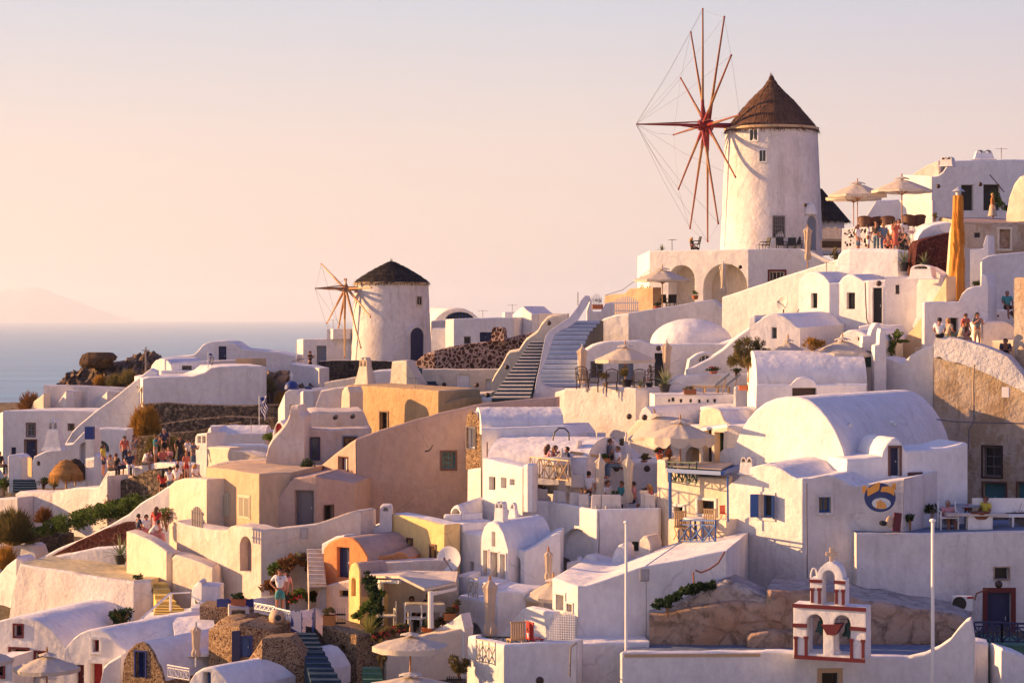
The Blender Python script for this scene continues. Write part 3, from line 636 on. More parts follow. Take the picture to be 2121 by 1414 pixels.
mass('stone_house','gold rubble wall with a dark recess right of the dark steps','stone wall',92,
     [(40,[(668,1295),(680,1297),(738,1314)],[('v',702,1334,716,1425,dict(arch=1,col='grey_paint',rec=.3))]),(-35,[(738,1314),(780,1312),(806,1316)])],1450,3.0,ai=1,m='rubble_gold')
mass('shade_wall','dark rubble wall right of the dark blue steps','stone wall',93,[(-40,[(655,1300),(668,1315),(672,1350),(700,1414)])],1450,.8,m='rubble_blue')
mass('stone_wall','shaded rubble wall behind the closed beige umbrella','stone wall',97,[(-5,[(336,1345),(380,1335),(432,1320),(480,1330)])],1450,1.0,m='rubble_gold')
mass('vault_roof','white domed roof slab behind the closed beige umbrella','roof',93.4,[(-5,[(370,1356),(420,1352),(458,1350)])],1360,vec=(-1.0,4.5,1.0),m='white',rnd=.05)
# ------------------------------------------------------------ centre
mass('cream_house','sunlit orange house with two pale shuttered windows','house',106,
     [(52,[(427,967),(470,971),(537,981)],[('s',443,1019,476,1068,dict(col='railing_cream',rec=.06)),('s',493,1024,519,1074,dict(col='railing_cream',rec=.06))]),(-28,[(537,981),(570,979),(602,978)])],1200,vec=(1.5,6.5,-.0),ai=1,m='tan',roof='tan',rnd=.07)
mass('inner_parapet','shaded cream parapet behind the orange house roof','wall',113.5,[(8,[(428,970),(440,962),(458,957),(500,953),(552,950)])],1000,.5,m='stucco')
mass('gate_wall','sunlit cream wall with a picket gate and a rounded top','wall',108.5,
     [(50,[(350,1005),(362,995),(380,990),(400,990),(428,992)])],1180,.9,m='cream')
mass('arch_wall','tall cream wall with a narrow arched doorway','wall',102.5,
     [(50,[(366,1078),(385,1086),(400,1089),(440,1096),(470,1098),(476,1090),(488,1087),(520,1091),(541,1098)],[('n',497,1110,521,1183,dict(arch=1,col='brown_roof',rec=.35))]),
      (2,[(541,1098),(560,1095),(610,1090),(650,1085),(700,1068),(738,1056),(747,1058),(748,1080)])],1290,1.4,ai=1,m='stucco')
mass('pinkish_house','huge plain pinkish wall house with a brown framed window','house',110,
     [(56,[(640,989),(655,972),(690,943),(715,924),(737,909)],[('w',702,946,720,989,dict(col='dark_red',trim='brown_trim',tw=.04,grid=(2,1),pane='white_paint'))]),
      (-6,[(737,909),(790,889),(860,868),(930,850),(975,840),(1000,835),(1060,829),(1152,822)],[('w',916,936,943,970,dict(col='teal',trim='brown_trim',tw=.08,grid=(2,3)))])],1180,vec=(.3,1.2,0),ai=1,m='pinkbrown',rnd=.12)
mass('step_house','pinkish stepped house with the large grey double door','house',106,
     [(14,[(549,1062),(575,1030),(602,996),(608,989),(655,984)],[('d',611,1015,650,1087,dict(col='grey_paint',rec=.25))]),(-30,[(655,985),(690,991),(733,1000)],[('w',672,1046,690,1079,dict(col='shade_dark',pane='glass',rec=.3,trim='brown_trim',tw=.03))])],1160,vec=(1,5.5,0),ai=1,m='pinkbrown')
mass('flame_wall','tall flame shaped curved chimney wall between the vaults','wall',112,
     [(6,[(549,985),(550,960),(552,938),(556,920),(566,903),(583,885),(594,870),(600,855),(602,840),(618,839),(620,850),(624,856),(630,862),(630,985)])],1010,1.6,m='stucco',rnd=.22)
mass('vault_house','grey cream vault house with a dark blue window','house',114,
     [(-4,[(625,866),(635,857),(646,852),(660,851),(690,853),(752,850)]),(-10,[(752,850),(758,862),(764,878),(770,888)])],1000,4,ai=0,m='stucco')
mass('house_front','lower front wall of the grey cream vault with blue window and red lintel','house',112.6,
     [(-4,[(628,886),(690,889),(764,886),(766,888)],[('w',643,906,662,952,dict(col='blue',grid=(1,2),pane='glass_blue',trim='brown_trim',tw=.03)),('w',711,904,738,935,dict(col='dark_red',trim='grey_blue',tw=.06))])],1010,1.6,m='stucco')
mass('ochre_house','bright ochre house wall with a tall dark window','house',121,
     [(60,[(707,828),(709,808),(716,800),(722,797)]),(46,[(722,797),(780,800),(850,805),(908,809)],[('w',787,853,803,892,dict(col='dark_brown',trim='brown_trim',tw=.06,grid=(2,3)))]),(-30,[(908,809),(916,812),(918,835),(962,822),(964,830)])],960,3.5,ai=2,m='ochre')
mass('white_pier','cream pier behind the left end of the ochre house','pier',122,[(45,[(706,870),(708,812),(713,802),(720,800),(724,812)])],930,.8,m='cream')
mass('chimney_vault_house','white long barrel vault behind the flagged pole','house',124,
     [(35,[(428,925),(429,895),(432,887),(437,884)]),(-3,[(437,897),(500,896),(549,897)])],990,3,ai=1,m='white')
def bvault(name,label,x0,x1,D,yeave,ytop,depth,th=0,m='white',ybot=None,n=9,group=None):
    """barrel roof seen from its long side"""
    f=Face(P(x0,0,D),th);O=P(x0,yeave,D);root=empty(name,O,label,'vaulted roof',group)
    q0,z0=f.at(x0,yeave);q1,_=f.at(x1,yeave);ht=(yeave-ytop)/F*G(D);depth*=G(D)/D*1.15;mb=MB();K=24
    prof=[]
    for i in range(n*2+1):
        a=pi*i/(2*n);prof.append((depth*(1-cos(a)),ht*sin(a)+z0))
    zb=P(x0,ybot or yeave+60,D).z
    prof=[(0,zb)]+prof+[(depth*2,zb)]
    L=len(prof)
    for k in range(K+1):
        q=q0+(q1-q0)*k/K
        for d,z in prof:mb.v.append(f.pt(q,z+(random.uniform(-.012,.012)if 0<k<K else 0),-d))
    for k in range(K):
        for i in range(L-1):a=k*L+i;mb.f.append((a,a+L,a+L+1,a+1));mb.mi.append(0)
    for k in(0,K):mb.f.append(tuple(range(k*L,k*L+L))[::(1 if k else-1)]);mb.mi.append(0)
    mb.build('roof',m,root,O,smooth=40);return root
bvault('barrel_roof','barrel roof of the long white vault behind the flag pole',431,550,124.4,900,883,1.3,ybot=930)
mass('low_parapet','cream terrace parapet under the long white vault','wall',119,
     [(48,[(429,925),(475,927)]),(20,[(475,932),(500,934),(548,944),(552,952)])],990,.8,ai=1,m='cream')
mass('lavender_wall','thin white wall between long vault and cream parapet','wall',121,[(0,[(470,921),(540,921),(556,925)])],980,.8,m='white2')
mass('small_gable','white gable with a red lunette by the flame shaped wall','gable',114.5,
     [(28,[(564,925),(565,895),(569,881),(575,872),(582,870),(588,876),(592,892),(592,925)],[('n',569,876,584,908,dict(arch=1,col='red',rec=.12))])],960,vec=(2.0,3.0,.3),m='white')
mass('white_shrine','small white shrine wall with two openings above the crowd','shrine',121,
     [(38,[(397,935),(403,922),(405,902),(408,898),(428,896)],[('v',409,903,416,917,dict(rec=.4)),('v',419,903,426,917,dict(rec=.4))])],990,1.2,m='white')
# stairs zone
mass('mill_terrace','cream curved wall beneath the curved dark stoned rubble wall','wall',131,
     [(3,[(874,764),(900,764),(960,765),(1034,764)],[('n',946,776,972,808,dict(col='white2',rec=.05)),('n',1006,785,1016,807,dict(rec=.15))])],880,1.0,m='cream')
mass('rubble_wall','long curved wall of dark stones in pink mortar','stone wall',133,
     [(20,[(860,752),(868,742),(880,733),(900,726)]),(4,[(900,726),(930,718),(975,711),(1021,705),(1030,703),(1060,698),(1104,688)])],840,1.1,m='rubble_pink',roof='stucco',rnd=.10,ai=0)
mass('stair_parapet','cream curving parapet along the slate steps','parapet',129.8,
     [(8,[(1016,818),(1018,790),(1024,776),(1040,752),(1050,732),(1056,725),(1075,722),(1090,700),(1104,690),(1113,684),(1122,668),(1134,655),(1148,650),(1175,649)])],870,.8,m='cream',rnd=.16)
mass('step_parapet','small cream folded wall left of the dark stair','wall',130,
     [(35,[(800,800),(808,790),(812,748),(830,746),(842,746)]),(10,[(842,746),(858,775),(871,795),(872,805)])],840,.8,ai=1,m='cream',rnd=.14)
mass('roof_terrace','white sloping roof slab below the small windmill','roof',134,[(5,[(770,768),(800,766),(815,767)])],830,3,m='white')
mass('low_wall','cream low wall between ochre house and slate stairs','wall',124,[(5,[(915,824),(930,818),(966,812),(968,815),(1018,812)])],880,2.0,m='cream')
mass('lower_wall','white block at the foot of the slate stairs','wall',122.5,[(15,[(960,828),(1000,822),(1015,825),(1100,824),(1155,822)])],900,1.0,m='white')
def stairs(name,label,bl,br,tl,tr,n,lo,hi,cat='stairs',ratio=.6,group=None,mid=None,tm=1):
    """bl/br/tl/tr: (px, py, D) of bottom-left ... top-right; mid: optional list of in-between (L, R)"""
    pts=[(P(*bl),P(*br))]+[(P(*a),P(*b))for a,b in(mid or[])]+[(P(*tl),P(*tr))]
    O=(pts[0][0]+pts[0][1])/2;mb=MB();K=len(pts)-1
    def at(w):
        w*=K;i=min(int(w),K-1);u=w-i
        return[pts[i][s].lerp(pts[i+1][s],u)for s in(0,1)]
    z0=(pts[0][0].z+pts[0][1].z)/2;z1=(pts[-1][0].z+pts[-1][1].z)/2
    for i in range(n):
        a,b=at(i/n);c,d=at((i+1)/n);za=(a.z+b.z)/2;zc=(c.z+d.z)/2
        h=zc-za;zm=za+h*ratio;e=.035
        q=lambda p,z,f=0:Vector((p.x,p.y-f,z))
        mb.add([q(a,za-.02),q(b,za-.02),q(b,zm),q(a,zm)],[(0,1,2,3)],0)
        mb.add([q(a,zm,e),q(b,zm,e),q(b,zc,e),q(a,zc,e)],[(0,1,2,3),],1)
        mb.add([q(a,zm),q(b,zm),q(b,zm,e),q(a,zm,e)],[(0,1,2,3)],1)
        mb.add([q(a,zc,e),q(b,zc,e),q(d,zc),q(c,zc)],[(0,1,2,3)],tm)
        for p,p2,fl in((a,c,1),(b,d,0)):
            mb.add([q(p,za-1.2),q(p2,za-1.2),q(p2,zc),q(p,zc)],[(0,1,2,3)[::-1]if fl else(0,1,2,3)],0)
    o=mb.build(name,[lo,hi],None,O,loc=O);tag(o,label,cat,group);return o
stairs('staircase','dark slate staircase with cream edges climbing beside the curving cream parapet',(1018,828,119),(1098,828,119),(1102,708,129.4),(1130,705,129.4),17,'slate','tread_cream',ratio=.62)
stairs('staircase','wide pale blue curved staircase in the shade',(1118,801,120.5),(1200,801,120.5),(1190,664,130.5),(1250,664,130.5),15,'navy','tread_blue',ratio=.12,mid=[((1118,768,123),(1200,768,123)),((1130,730,126),(1206,730,126)),((1148,692,128.8),(1222,692,128.8))])  # thin navy strip on each riser: the nosing's shadow line put into the colour
stairs('staircase','short dark stair beside the folded cream wall',(872,812,129.5),(914,812,129.5),(858,762,133),(884,762,133),9,'slate','slate',ratio=.5)
mass('gate_wall','lavender wall with gate posts at the top of the pale blue stairs','wall',135,
     [(0,[(1216,640),(1222,622),(1223,614),(1228,645),(1245,645),(1255,628),(1272,625)])],700,.8,m='white')
mass('gate_wall','cream wall behind the picket gates at the skyline','wall',139,
     [(40,[(1250,640),(1253,612),(1270,609),(1294,607),(1300,600),(1304,597),(1352,595)])],690,.9,m='tan')
mass('curved_wall','long white wall sweeping below the arcade house','wall',131,
     [(25,[(1198,720),(1205,702),(1230,675),(1250,660),(1270,653),(1302,648)]),(-5,[(1302,648),(1350,640),(1420,629),(1450,623),(1478,620),(1500,642),(1520,660)])],830,2.0,ai=1)
mass('dome_house_front','white terrace house front with grey blue windows and the dark doorway','house',121,
     [(0,[(1200,735),(1212,725),(1230,714),(1250,708),(1290,706),(1330,704),(1345,711),(1358,713),(1420,711),(1500,711),(1530,700)],
       [('w',1223,748,1250,783,dict(col='grey_blue',trim='white2',grid=(2,2))),('d',1281,745,1312,800,dict(col='grey_blue',trim='white2')),('v',1356,731,1376,800,dict(col='navy',rec=.4))]),
      ],830,vec=(0,3,0),m='white',rnd=.12)
dm=empty('dome',P(1432,711,124),'wide white dome above the terrace with the closed umbrellas','dome')
mb=MB();kd=G(124)/124;prof=[(2.35*kd,-.6),(2.35*kd,0)]+[(2.35*kd*cos(a),1.42*kd*sin(a))for a in[pi/2*i/10 for i in range(1,11)]]
mb.lathe(prof,36,(0,0,0));
for v in mb.v:v.y*=.8
mb.build('shell','white',dm,smooth=50)
mass('fan_window_gable','white wall with the half round fan window','wall',119.8,
     [(-3,[(1424,775),(1430,745),(1446,733),(1462,728),(1480,733),(1492,745),(1500,770)],[('w',1446,734,1478,751,dict(arch=1,col='white_paint',grid=(4,1),pane='glass_blue'))])],820,1.0,m='white')
mass('diagonal_wall','white diagonal parapet rising towards the olive tree','wall',118.5,
     [(-3,[(1388,800),(1400,790),(1430,777),(1424,777),(1424,766),(1470,742),(1500,722),(1530,695),(1566,671),(1600,690)])],860,.6,m='white',jit=0)
mass('terrace_wall','stained white terrace wall under the lattice backed chairs','wall',117,
     [(52,[(1148,838),(1150,812),(1170,806)]),(38,[(1170,804),(1218,805),(1226,800),(1300,802),(1317,804)]),(-5,[(1317,804),(1360,803),(1362,815)])],990,2.5,ai=2,m='worn_white')
mass('planter_ledge','white ledge wall dotted with holes under the deck chairs','wall',115.5,
     [(-2,[(1356,817),(1420,817),(1424,816),(1521,817)],[('v',1384,826,1388,832,dict(rec=.1,name='hole')),('v',1391,823,1397,831,dict(rec=.1,name='hole')),('v',1408,826,1413,833,dict(rec=.1,name='hole')),('v',1428,826,1433,833,dict(rec=.1,name='hole')),('v',1446,827,1451,834,dict(rec=.1,name='hole')),('v',1464,827,1468,833,dict(rec=.1,name='hole')),('v',1478,826,1483,833,dict(rec=.1,name='hole'))])],900,3.0)
mass('white_block','white pier with coping beside the terracotta planter','pier',114.6,[(30,[(1519,835),(1520,802),(1524,800)]),(-5,[(1524,800),(1545,800),(1568,803)])],900,1.8,ai=1)
mass('low_terrace','white terrace parapet with sun loungers behind it','wall',117.8,[(-2,[(1386,790),(1404,778),(1430,776),(1570,772)])],830,.5)
# ochre corner arch house and roof fragment
mass('stone_facade_house','narrow rubble facade with barred window lit along one edge','house',109,
     [(40,[(965,972),(965,885),(966,862),(972,852),(980,851),(988,858),(993,872),(995,888),(996,972)],[('w',967,885,984,928,dict(col='white_paint',grid=(4,1),rec=.15,trim='grey_paint',tw=.04))])],972,vec=(3,9,0),m='rubble_gold',roof='white',rnd=.04)
mass('long_vault','white long vault flank right of the rubble facade','house',107.6,
     [(50,[(968,1070),(969,972),(996,970)]),(-6,[(998,887),(1060,885),(1150,882),(1166,882),(1180,900)])],1100,3.0,ai=1,m='white')
bvault('barrel_roof','lavender barrel roof beside the rubble facade',997,1168,108.2,888,846,1.6,th=-6,ybot=900)
# ------------------------------------------------------------ lower centre: white terraces
mass('low_vault_house','white low vaulted house left of the white restaurant terrace','house',105.5,
     [(48,[(1000,948),(1030,955),(1082,967)],[('w',1013,987,1026,1014,dict(col='navy',grid=(1,1),rec=.3)),('w',1038,989,1049,1010,dict(col='dark_brown',grid=(1,1),rec=.3)),('w',1056,992,1066,1004,dict(col='dark_green',grid=(1,1),rec=.3))])],1110,.8,m='white2')
bvault('barrel_roof','pink lit low barrel roof behind the left restaurant railing',1005,1215,106.5,958,908,2.6,th=20,ybot=1000)
mass('barrel_vault','white barrel arm sloping down to the arched window','vault',103.5,
     [(45,[(932,1075),(934,1060),(940,1048),(947,1045),(953,1050),(957,1065),(958,1080)],[('w',937,1052,954,1078,dict(arch=1,col='cloth_white',pane='glass',grid=(2,1),rec=.3,trim='white2',tw=.06))])],1240,vec=(4.2,9.0,.75),m='white')
mass('white_house','narrow white house front with slender recess below the arched window','house',102.8,
     [(48,[(920,1078),(921,1066),(932,1066),(933,1080),(958,1084),(958,1100),(1000,1109)],[('n',944,1094,950,1127,dict(rec=.2,col='beige')),('n',973,1163,981,1189,dict(rec=.25,col='beige'))])],1300,2.0,m='white2')
mass('terrace_parapet','white restaurant terrace wall with a large arched niche','terrace wall',103,
     [(50,[(1040,1029),(1075,1033),(1109,1036)]),(-12,[(1109,1036),(1136,1038)]),(50,[(1136,1038),(1160,1042),(1200,1049),(1236,1055)],[('n',1160,1094,1232,1200,dict(arch=1,rec=1.2,col='white'))]),(-4,[(1236,1055),(1282,1054),(1365,1052)],[('w',1309,1121,1323,1141,dict(col='dark_green',grid=(2,2),rec=.1)),('w',1325,1122,1337,1138,dict(col='grey_paint',rec=.1))])],1230,.3,ai=3,m='white2')
mass('terrace_floor','white floor of the restaurant terrace','floor',103.45,[(50,[(1048,1058),(1236,1079)]),(-4,[(1236,1079),(1364,1077)])],1230,vec=(.5,6,0),ai=1,m='white2',roof='white2')
mass('chapel_vault','small white vault with tall slim window and triple doors','house',100.5,
     [(42,[(996,1130),(998,1105),(1003,1090),(1010,1082),(1020,1079),(1032,1084),(1042,1100),(1048,1120),(1052,1135)],[('n',1019,1101,1026,1131,dict(col='beige',rec=.2)),('v',1002,1139,1011,1191,dict(rec=.4,col='beige',trim='white2',tw=.05)),('d',1017,1143,1032,1204,dict(rec=.4,col='shade_dark',trim='white2',tw=.05)),('v',1037,1147,1047,1199,dict(rec=.4,col='brown_roof',trim='white2',tw=.05))])],1270,vec=(2.1,2.5,.08),m='white2')
mass('white_annex','white annex with tall arched niche right of the triple doors','house',99.5,
     [(48,[(1060,1140),(1062,1132),(1086,1140)],[('n',1063,1152,1078,1212,dict(arch=1,rec=.3,col='cream'))]),(-6,[(1086,1140),(1110,1128),(1135,1112),(1150,1104),(1161,1103)])],1290,vec=(.2,2.6,0),ai=1,m='white2',roof='white')
mass('balcony_block','white balcony block with a small lattice railing opening','house',97.5,
     [(48,[(948,1190),(968,1191),(969,1200),(988,1202),(990,1203),(1025,1211)],[('n',948,1192,949,1193,dict(rec=.02)),('n',1000,1240,1001,1241,dict(rec=.02))]),(-5,[(1025,1213),(1045,1218),(1086,1225)])],1330,2.0,ai=1,m='white2')
mass('arch_porch','white porch wall with a big round arch','house',95.5,
     [(44,[(948,1300),(949,1234),(1010,1245),(1030,1250)],[('n',960,1287,1000,1340,dict(arch=1,rec=1.0,col='white',trim='white2',tw=.1))]),(-6,[(1030,1222),(1042,1222),(1088,1226),(1090,1240)],)],1360,2.5,ai=1,m='white2')
mass('curved_parapet','white swooping parapet behind the wooden folding chair','wall',93.5,
     [(36,[(1036,1318),(1052,1298),(1070,1275),(1080,1262),(1090,1257),(1110,1260),(1146,1268)])],1340,.5,m='white2')
mass('foot_block','white block wall with cross braced railing notch and dark lamp','wall',88.5,
     [(52,[(967,1390),(969,1335),(970,1317),(985,1316)]),(45,[(985,1322),(1025,1330),(1044,1335)]),(-8,[(1044,1334),(1100,1331),(1195,1326)])],1470,.5,ai=2,m='white2')
mass('low_wall','white curved wall below the covered veranda','wall',94,
     [(38,[(878,1325),(884,1310),(915,1296),(945,1277),(955,1270),(962,1300)])],1440,.6,m='white')
mass('umbrella_yard_wall','cream curved wall behind the square umbrella','wall',92,
     [(-12,[(800,1330),(850,1325),(880,1318),(960,1300),(972,1330)])],1440,.8,m='cream')
mass('lit_house','long white house with a wide sunlit pink roof','house',92,
     [(58,[(1144,1197),(1150,1197),(1197,1213)],[('w',1153,1231,1169,1263,dict(rec=.4,col='dark_brown',trim='white2',grid=(1,1))),('n',1175,1250,1186,1266,dict(rec=.15,col='beige',trim='white2',tw=.06))]),
      (-4,[(1197,1213),(1215,1212),(1250,1200),(1300,1182),(1338,1170)]),(-4,[(1339,1171),(1420,1156),(1505,1138)])],1450,vec=(2.2,9.0,.10),ai=1,m='white')
mass('foot_flare','blue shaded sloping plinth at the foot of the long white house','plinth',90.2,[(-4,[(1196,1332),(1250,1330),(1345,1328)])],1470,1.8,m='white')
mass('roof_parapet','small stepped white parapet above the sunlit pink roof','parapet',100.5,[(20,[(1160,1190),(1174,1180),(1174,1164),(1195,1160),(1196,1152),(1204,1160),(1215,1148),(1228,1147),(1235,1155)])],1230,.4)
mass('arched_gable','low white arched gable on the roof by the flagpole','gable',100,[(20,[(1268,1152),(1274,1138),(1282,1128),(1290,1126),(1297,1134),(1298,1150)])],1190,1.2)
mass('arched_gable','small cream arched gable beside the green shutter','gable',100.2,[(30,[(1324,1140),(1325,1118),(1333,1109),(1341,1110),(1346,1122),(1347,1140)])],1190,1.2,m='cream')
# restaurant upper terrace and the walls behind it
mass('terrace_deck','upper white dining deck wall behind the closed umbrellas','terrace wall',107.5,
     [(48,[(1090,982),(1150,990),(1178,996)]),(-10,[(1219,965),(1245,965)]),(4,[(1245,958),(1300,958),(1361,957)])],1100,vec=(.5,5,0),ai=1,m='white2',roof='white2')
mass('deck_edge','white deck corner block with drape covered chair','terrace wall',106,[(44,[(1106,982),(1178,996)]),(-8,[(1178,996),(1219,993)])],1080,3.0,ai=1,m='white2')
mass('lattice_pier','square white pier at the end of the left railing','pier',104.2,[(45,[(1084,1022),(1085,963),(1093,960)]),(-5,[(1093,960),(1104,963)])],1060,.5,ai=1,m='white2')
mass('curved_back_wall','white curved wall behind the upper dining deck','wall',110.5,
     [(-4,[(1158,918),(1200,914),(1280,910),(1300,920),(1320,936),(1333,945)])],1000,.5)
mass('cream_house','pale cream house with balconies left of the blue pergola','house',103.5,
     [(50,[(1361,955),(1362,952),(1378,953)]),(42,[(1378,968),(1442,975),(1443,985),(1500,990),(1508,992)],[('w',1397,1049,1415,1072,dict(rec=.35,col='dark_green',trim='white2',grid=(2,2))),('w',1446,1036,1480,1064,dict(rec=.35,col='dark_brown',trim='white2',pane='glass',grid=(3,1)))])],1190,vec=(1,4,0),ai=1,m='cream')
mass('balcony','cream balcony front around the blue cross railing','balcony',101.2,
     [(45,[(1384,1078),(1385,1074),(1404,1076)]),(45,[(1404,1118),(1483,1124)]),(45,[(1483,1075),(1504,1076)])],1180,.9,ai=1,m='cream')
mass('upper_house','white house with dark tall doorway under the big scalloped umbrella','house',111,
     [(46,[(1362,960),(1363,885),(1380,880),(1448,882),(1450,852),(1458,845),(1478,843),(1492,850),(1500,870),(1515,880)],[('n',1366,908,1389,952,dict(rec=.5,col='beige')),('n',1420,925,1452,962,dict(arch=1,rec=.4,col='beige')),('w',1457,882,1474,958,dict(rec=.4,col='dark_brown',grid=(2,4))),('w',1480,895,1500,960,dict(rec=.4,col='dark_green',grid=(1,3)))])],1010,vec=(3,3,0),m='cream',roof='white')
mass('arched_gable','small white arched vault left of the half folded umbrella','house',112.5,
     [(30,[(1322,880),(1324,860),(1330,846),(1338,841),(1346,846),(1353,860),(1356,880)])],960,vec=(4,3.5,.1))
mass('niche_wall','cream wall end by the stained white terrace wall','wall',112.8,[(42,[(1292,905),(1318,870),(1330,868),(1362,875)])],970,.8,m='cream')
# long house block behind the pergola
mass('white_block','white flat roofed block left of the huge barrel vault','house',108,[(45,[(1497,1000),(1499,893),(1506,892)]),(20,[(1506,880),(1560,880)])],1010,3,ai=1,m='white2')
mass('lit_block','white lit block with slanted lavender roof left of the huge vault','house',113,[(48,[(1450,842),(1478,843),(1506,852),(1512,880)]),(-3,[(1512,852),(1560,862)])],960,vec=(2.2,3.5,.2),ai=1,m='white2',roof='white')
# ------------------------------------------------------------ right: huge barrel, sign house
mass('huge_vault','huge white barrel vaulted church hall','church hall',104.8,
     [(45,[(1490,965),(1491,935),(1496,930),(1518,929),(1524,915),(1535,890),(1548,868),(1565,848),(1583,834),(1605,825),(1628,821),(1652,821),(1672,826),(1692,839),(1712,860),(1730,888),(1744,920),(1752,950),(1755,962)])],1060,vec=(6.4,6.5,.27),m='white',rnd=.16)
mass('vault_apron','lavender side wall of the church hall with two dark doors','house',98.6,
     [(-4,[(1752,990),(1755,950),(1790,948),(1826,944),(1829,930),(1838,915),(1848,907),(1858,906),(1868,915),(1874,930),(1880,933)],[('d',1844,927,1863,985,dict(col='deep_blue',trim='brown_trim',tw=.08,leaves=1,rec=.3)),]),(-22,[(1880,933),(1920,931),(1960,927),(2000,916),(2004,918)],[('d',1884,982,1906,1044,dict(col='shade_dark',trim='brown_trim',tw=.08,leaves=1,rec=.3))])],1125,3.0,m='white2',rnd=.12)
mass('sign_house','white double vaulted house with open blue shutters and round sign','house',97,
     [(46,[(1508,1075),(1509,1005),(1516,998),(1528,990),(1540,976),(1555,967),(1575,962),(1598,963),(1618,970),(1638,984),(1648,990),(1662,990)],[('w',1571,1024,1602,1072,dict(col='mid_blue',rec=.35,trim='worn_white',shut='mid_blue',sang=50,grid=(2,1)))]),
      (-4,[(1662,990),(1680,990),(1690,987),(1708,984),(1728,986),(1745,994),(1760,1003),(1772,1005)],[('w',1696,1029,1721,1061,dict(col='mid_blue',rec=.3,trim='worn_white',grid=(2,1)))]),
      (12,[(1772,1005),(1820,998),(1872,991)])],1330,vec=(3.4,4.5,.25),ai=1,m='worn_white',roof='white',rnd=.07)
mass('terrace_wall','long plain lavender wall below the seated couple','terrace wall',96,
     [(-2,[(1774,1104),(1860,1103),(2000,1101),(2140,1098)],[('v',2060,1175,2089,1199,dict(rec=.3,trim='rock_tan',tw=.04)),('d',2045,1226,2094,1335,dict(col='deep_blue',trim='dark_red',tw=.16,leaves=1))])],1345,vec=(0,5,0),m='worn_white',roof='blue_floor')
mass('rock_ledge','brown bare rock ledge behind the bell gable','rock',91.2,
     [(-2,[(1345,1270),(1400,1264),(1480,1249),(1588,1247)]),(40,[(1588,1222),(1598,1222)]),(-6,[(1598,1222),(1680,1221),(1760,1236),(1860,1254),(1950,1268),(2012,1284)])],1345,4.5,m='rock_tan',roof='rock_smooth',rnd=.25,jit=.07)
mass('rock_hump','grey plastered rock hump under the dark shrubs','rock',91.7,[(2,[(1345,1266),(1370,1262),(1430,1235),(1480,1210),(1505,1200),(1530,1207),(1560,1220),(1600,1240)])],1290,3.5,m='rock_smooth',rnd=.3,jit=.06)
mass('rock_step','low worn rock step left of the bell gable','rock',90.6,[(-3,[(1549,1320),(1556,1312),(1600,1304),(1650,1306)])],1345,.8,m='rock_tan',rnd=.15,jit=.05)
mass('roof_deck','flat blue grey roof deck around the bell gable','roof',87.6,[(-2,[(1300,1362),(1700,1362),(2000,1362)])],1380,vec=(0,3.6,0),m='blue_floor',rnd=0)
mass('front_wall','white front wall with a beige band along the bottom right edge','wall',87,
     [(50,[(1284,1352),(1289,1350)]),(-2,[(1289,1350),(1400,1350),(1576,1349),(1582,1347),(1640,1349),(1700,1352),(1760,1356),(1820,1358),(1880,1360)],[('w',1702,1392,1736,1440,dict(rec=.25,col='shade_dark',trim='beige',tw=.14,grid=(1,1)))]),
      (6,[(1880,1360),(1915,1352),(1945,1338),(1968,1322),(1985,1300),(2000,1284),(2010,1279),(2014,1300),(2018,1330)])],1470,.5,ai=1,m='white')
bb=MB();f_=Face(P(1289,0,87),-2);qa,za=f_.at(1293,1360);qb,zb=f_.at(1575,1352);bb.fbox(f_.A,f_.t,f_.n,qa,qb,za,zb,-.02,.03)
o=bb.build('beige_band','beige',None,P(1289,1360,87),loc=P(1289,1360,87));tag(o,'beige painted band along the top of the front wall','band')
mass('corner_block','white corner block left of the black gate','wall',88.5,[(25,[(1990,1345),(2012,1330)]),(-10,[(2012,1330),(2020,1327),(2047,1332)])],1470,1.2,ai=1,m='white')
mass('corner_scroll','white scrolled wall at the bottom right corner','wall',87.5,[(-5,[(2073,1480),(2074,1345),(2078,1342),(2100,1348),(2118,1353),(2128,1360)])],1480,1.5,m='white2',rnd=.15)
mass('landing','dark teal landing behind the black gate','landing',91.5,[(0,[(2014,1333),(2140,1338)])],1420,3.0,m='green_floor',rnd=0)
# right: peeling wall and the upper right houses
mass('white_flank','tall smooth white wall rising behind the huge barrel vault','wall',113.2,
     [(40,[(1750,806),(1757,799),(1780,782),(1795,766),(1806,746),(1822,738),(1842,741),(1862,750),(1868,752),(1888,733),(1912,720),(1933,714)]),
      ],1000,1.2,m='white')
mass('peeling_wall','tall peeling ochre wall with barred window and teal door','house',110.9,
     [(27,[(1934,740),(1960,744),(2000,754),(2040,770),(2085,792),(2140,815)],[('w',2036,925,2074,987,dict(col='grey_paint',rec=.35,grid=(2,3),trim='dark_brown',tw=.07)),('d',2037,1000,2083,1062,dict(col='teal',rec=.3,trim='brown_trim',tw=.07)),('d',2108,1000,2140,1062,dict(col='teal',rec=.3,trim='brown_trim',tw=.07))])],1125,1.4,m='peeling',rnd=0)
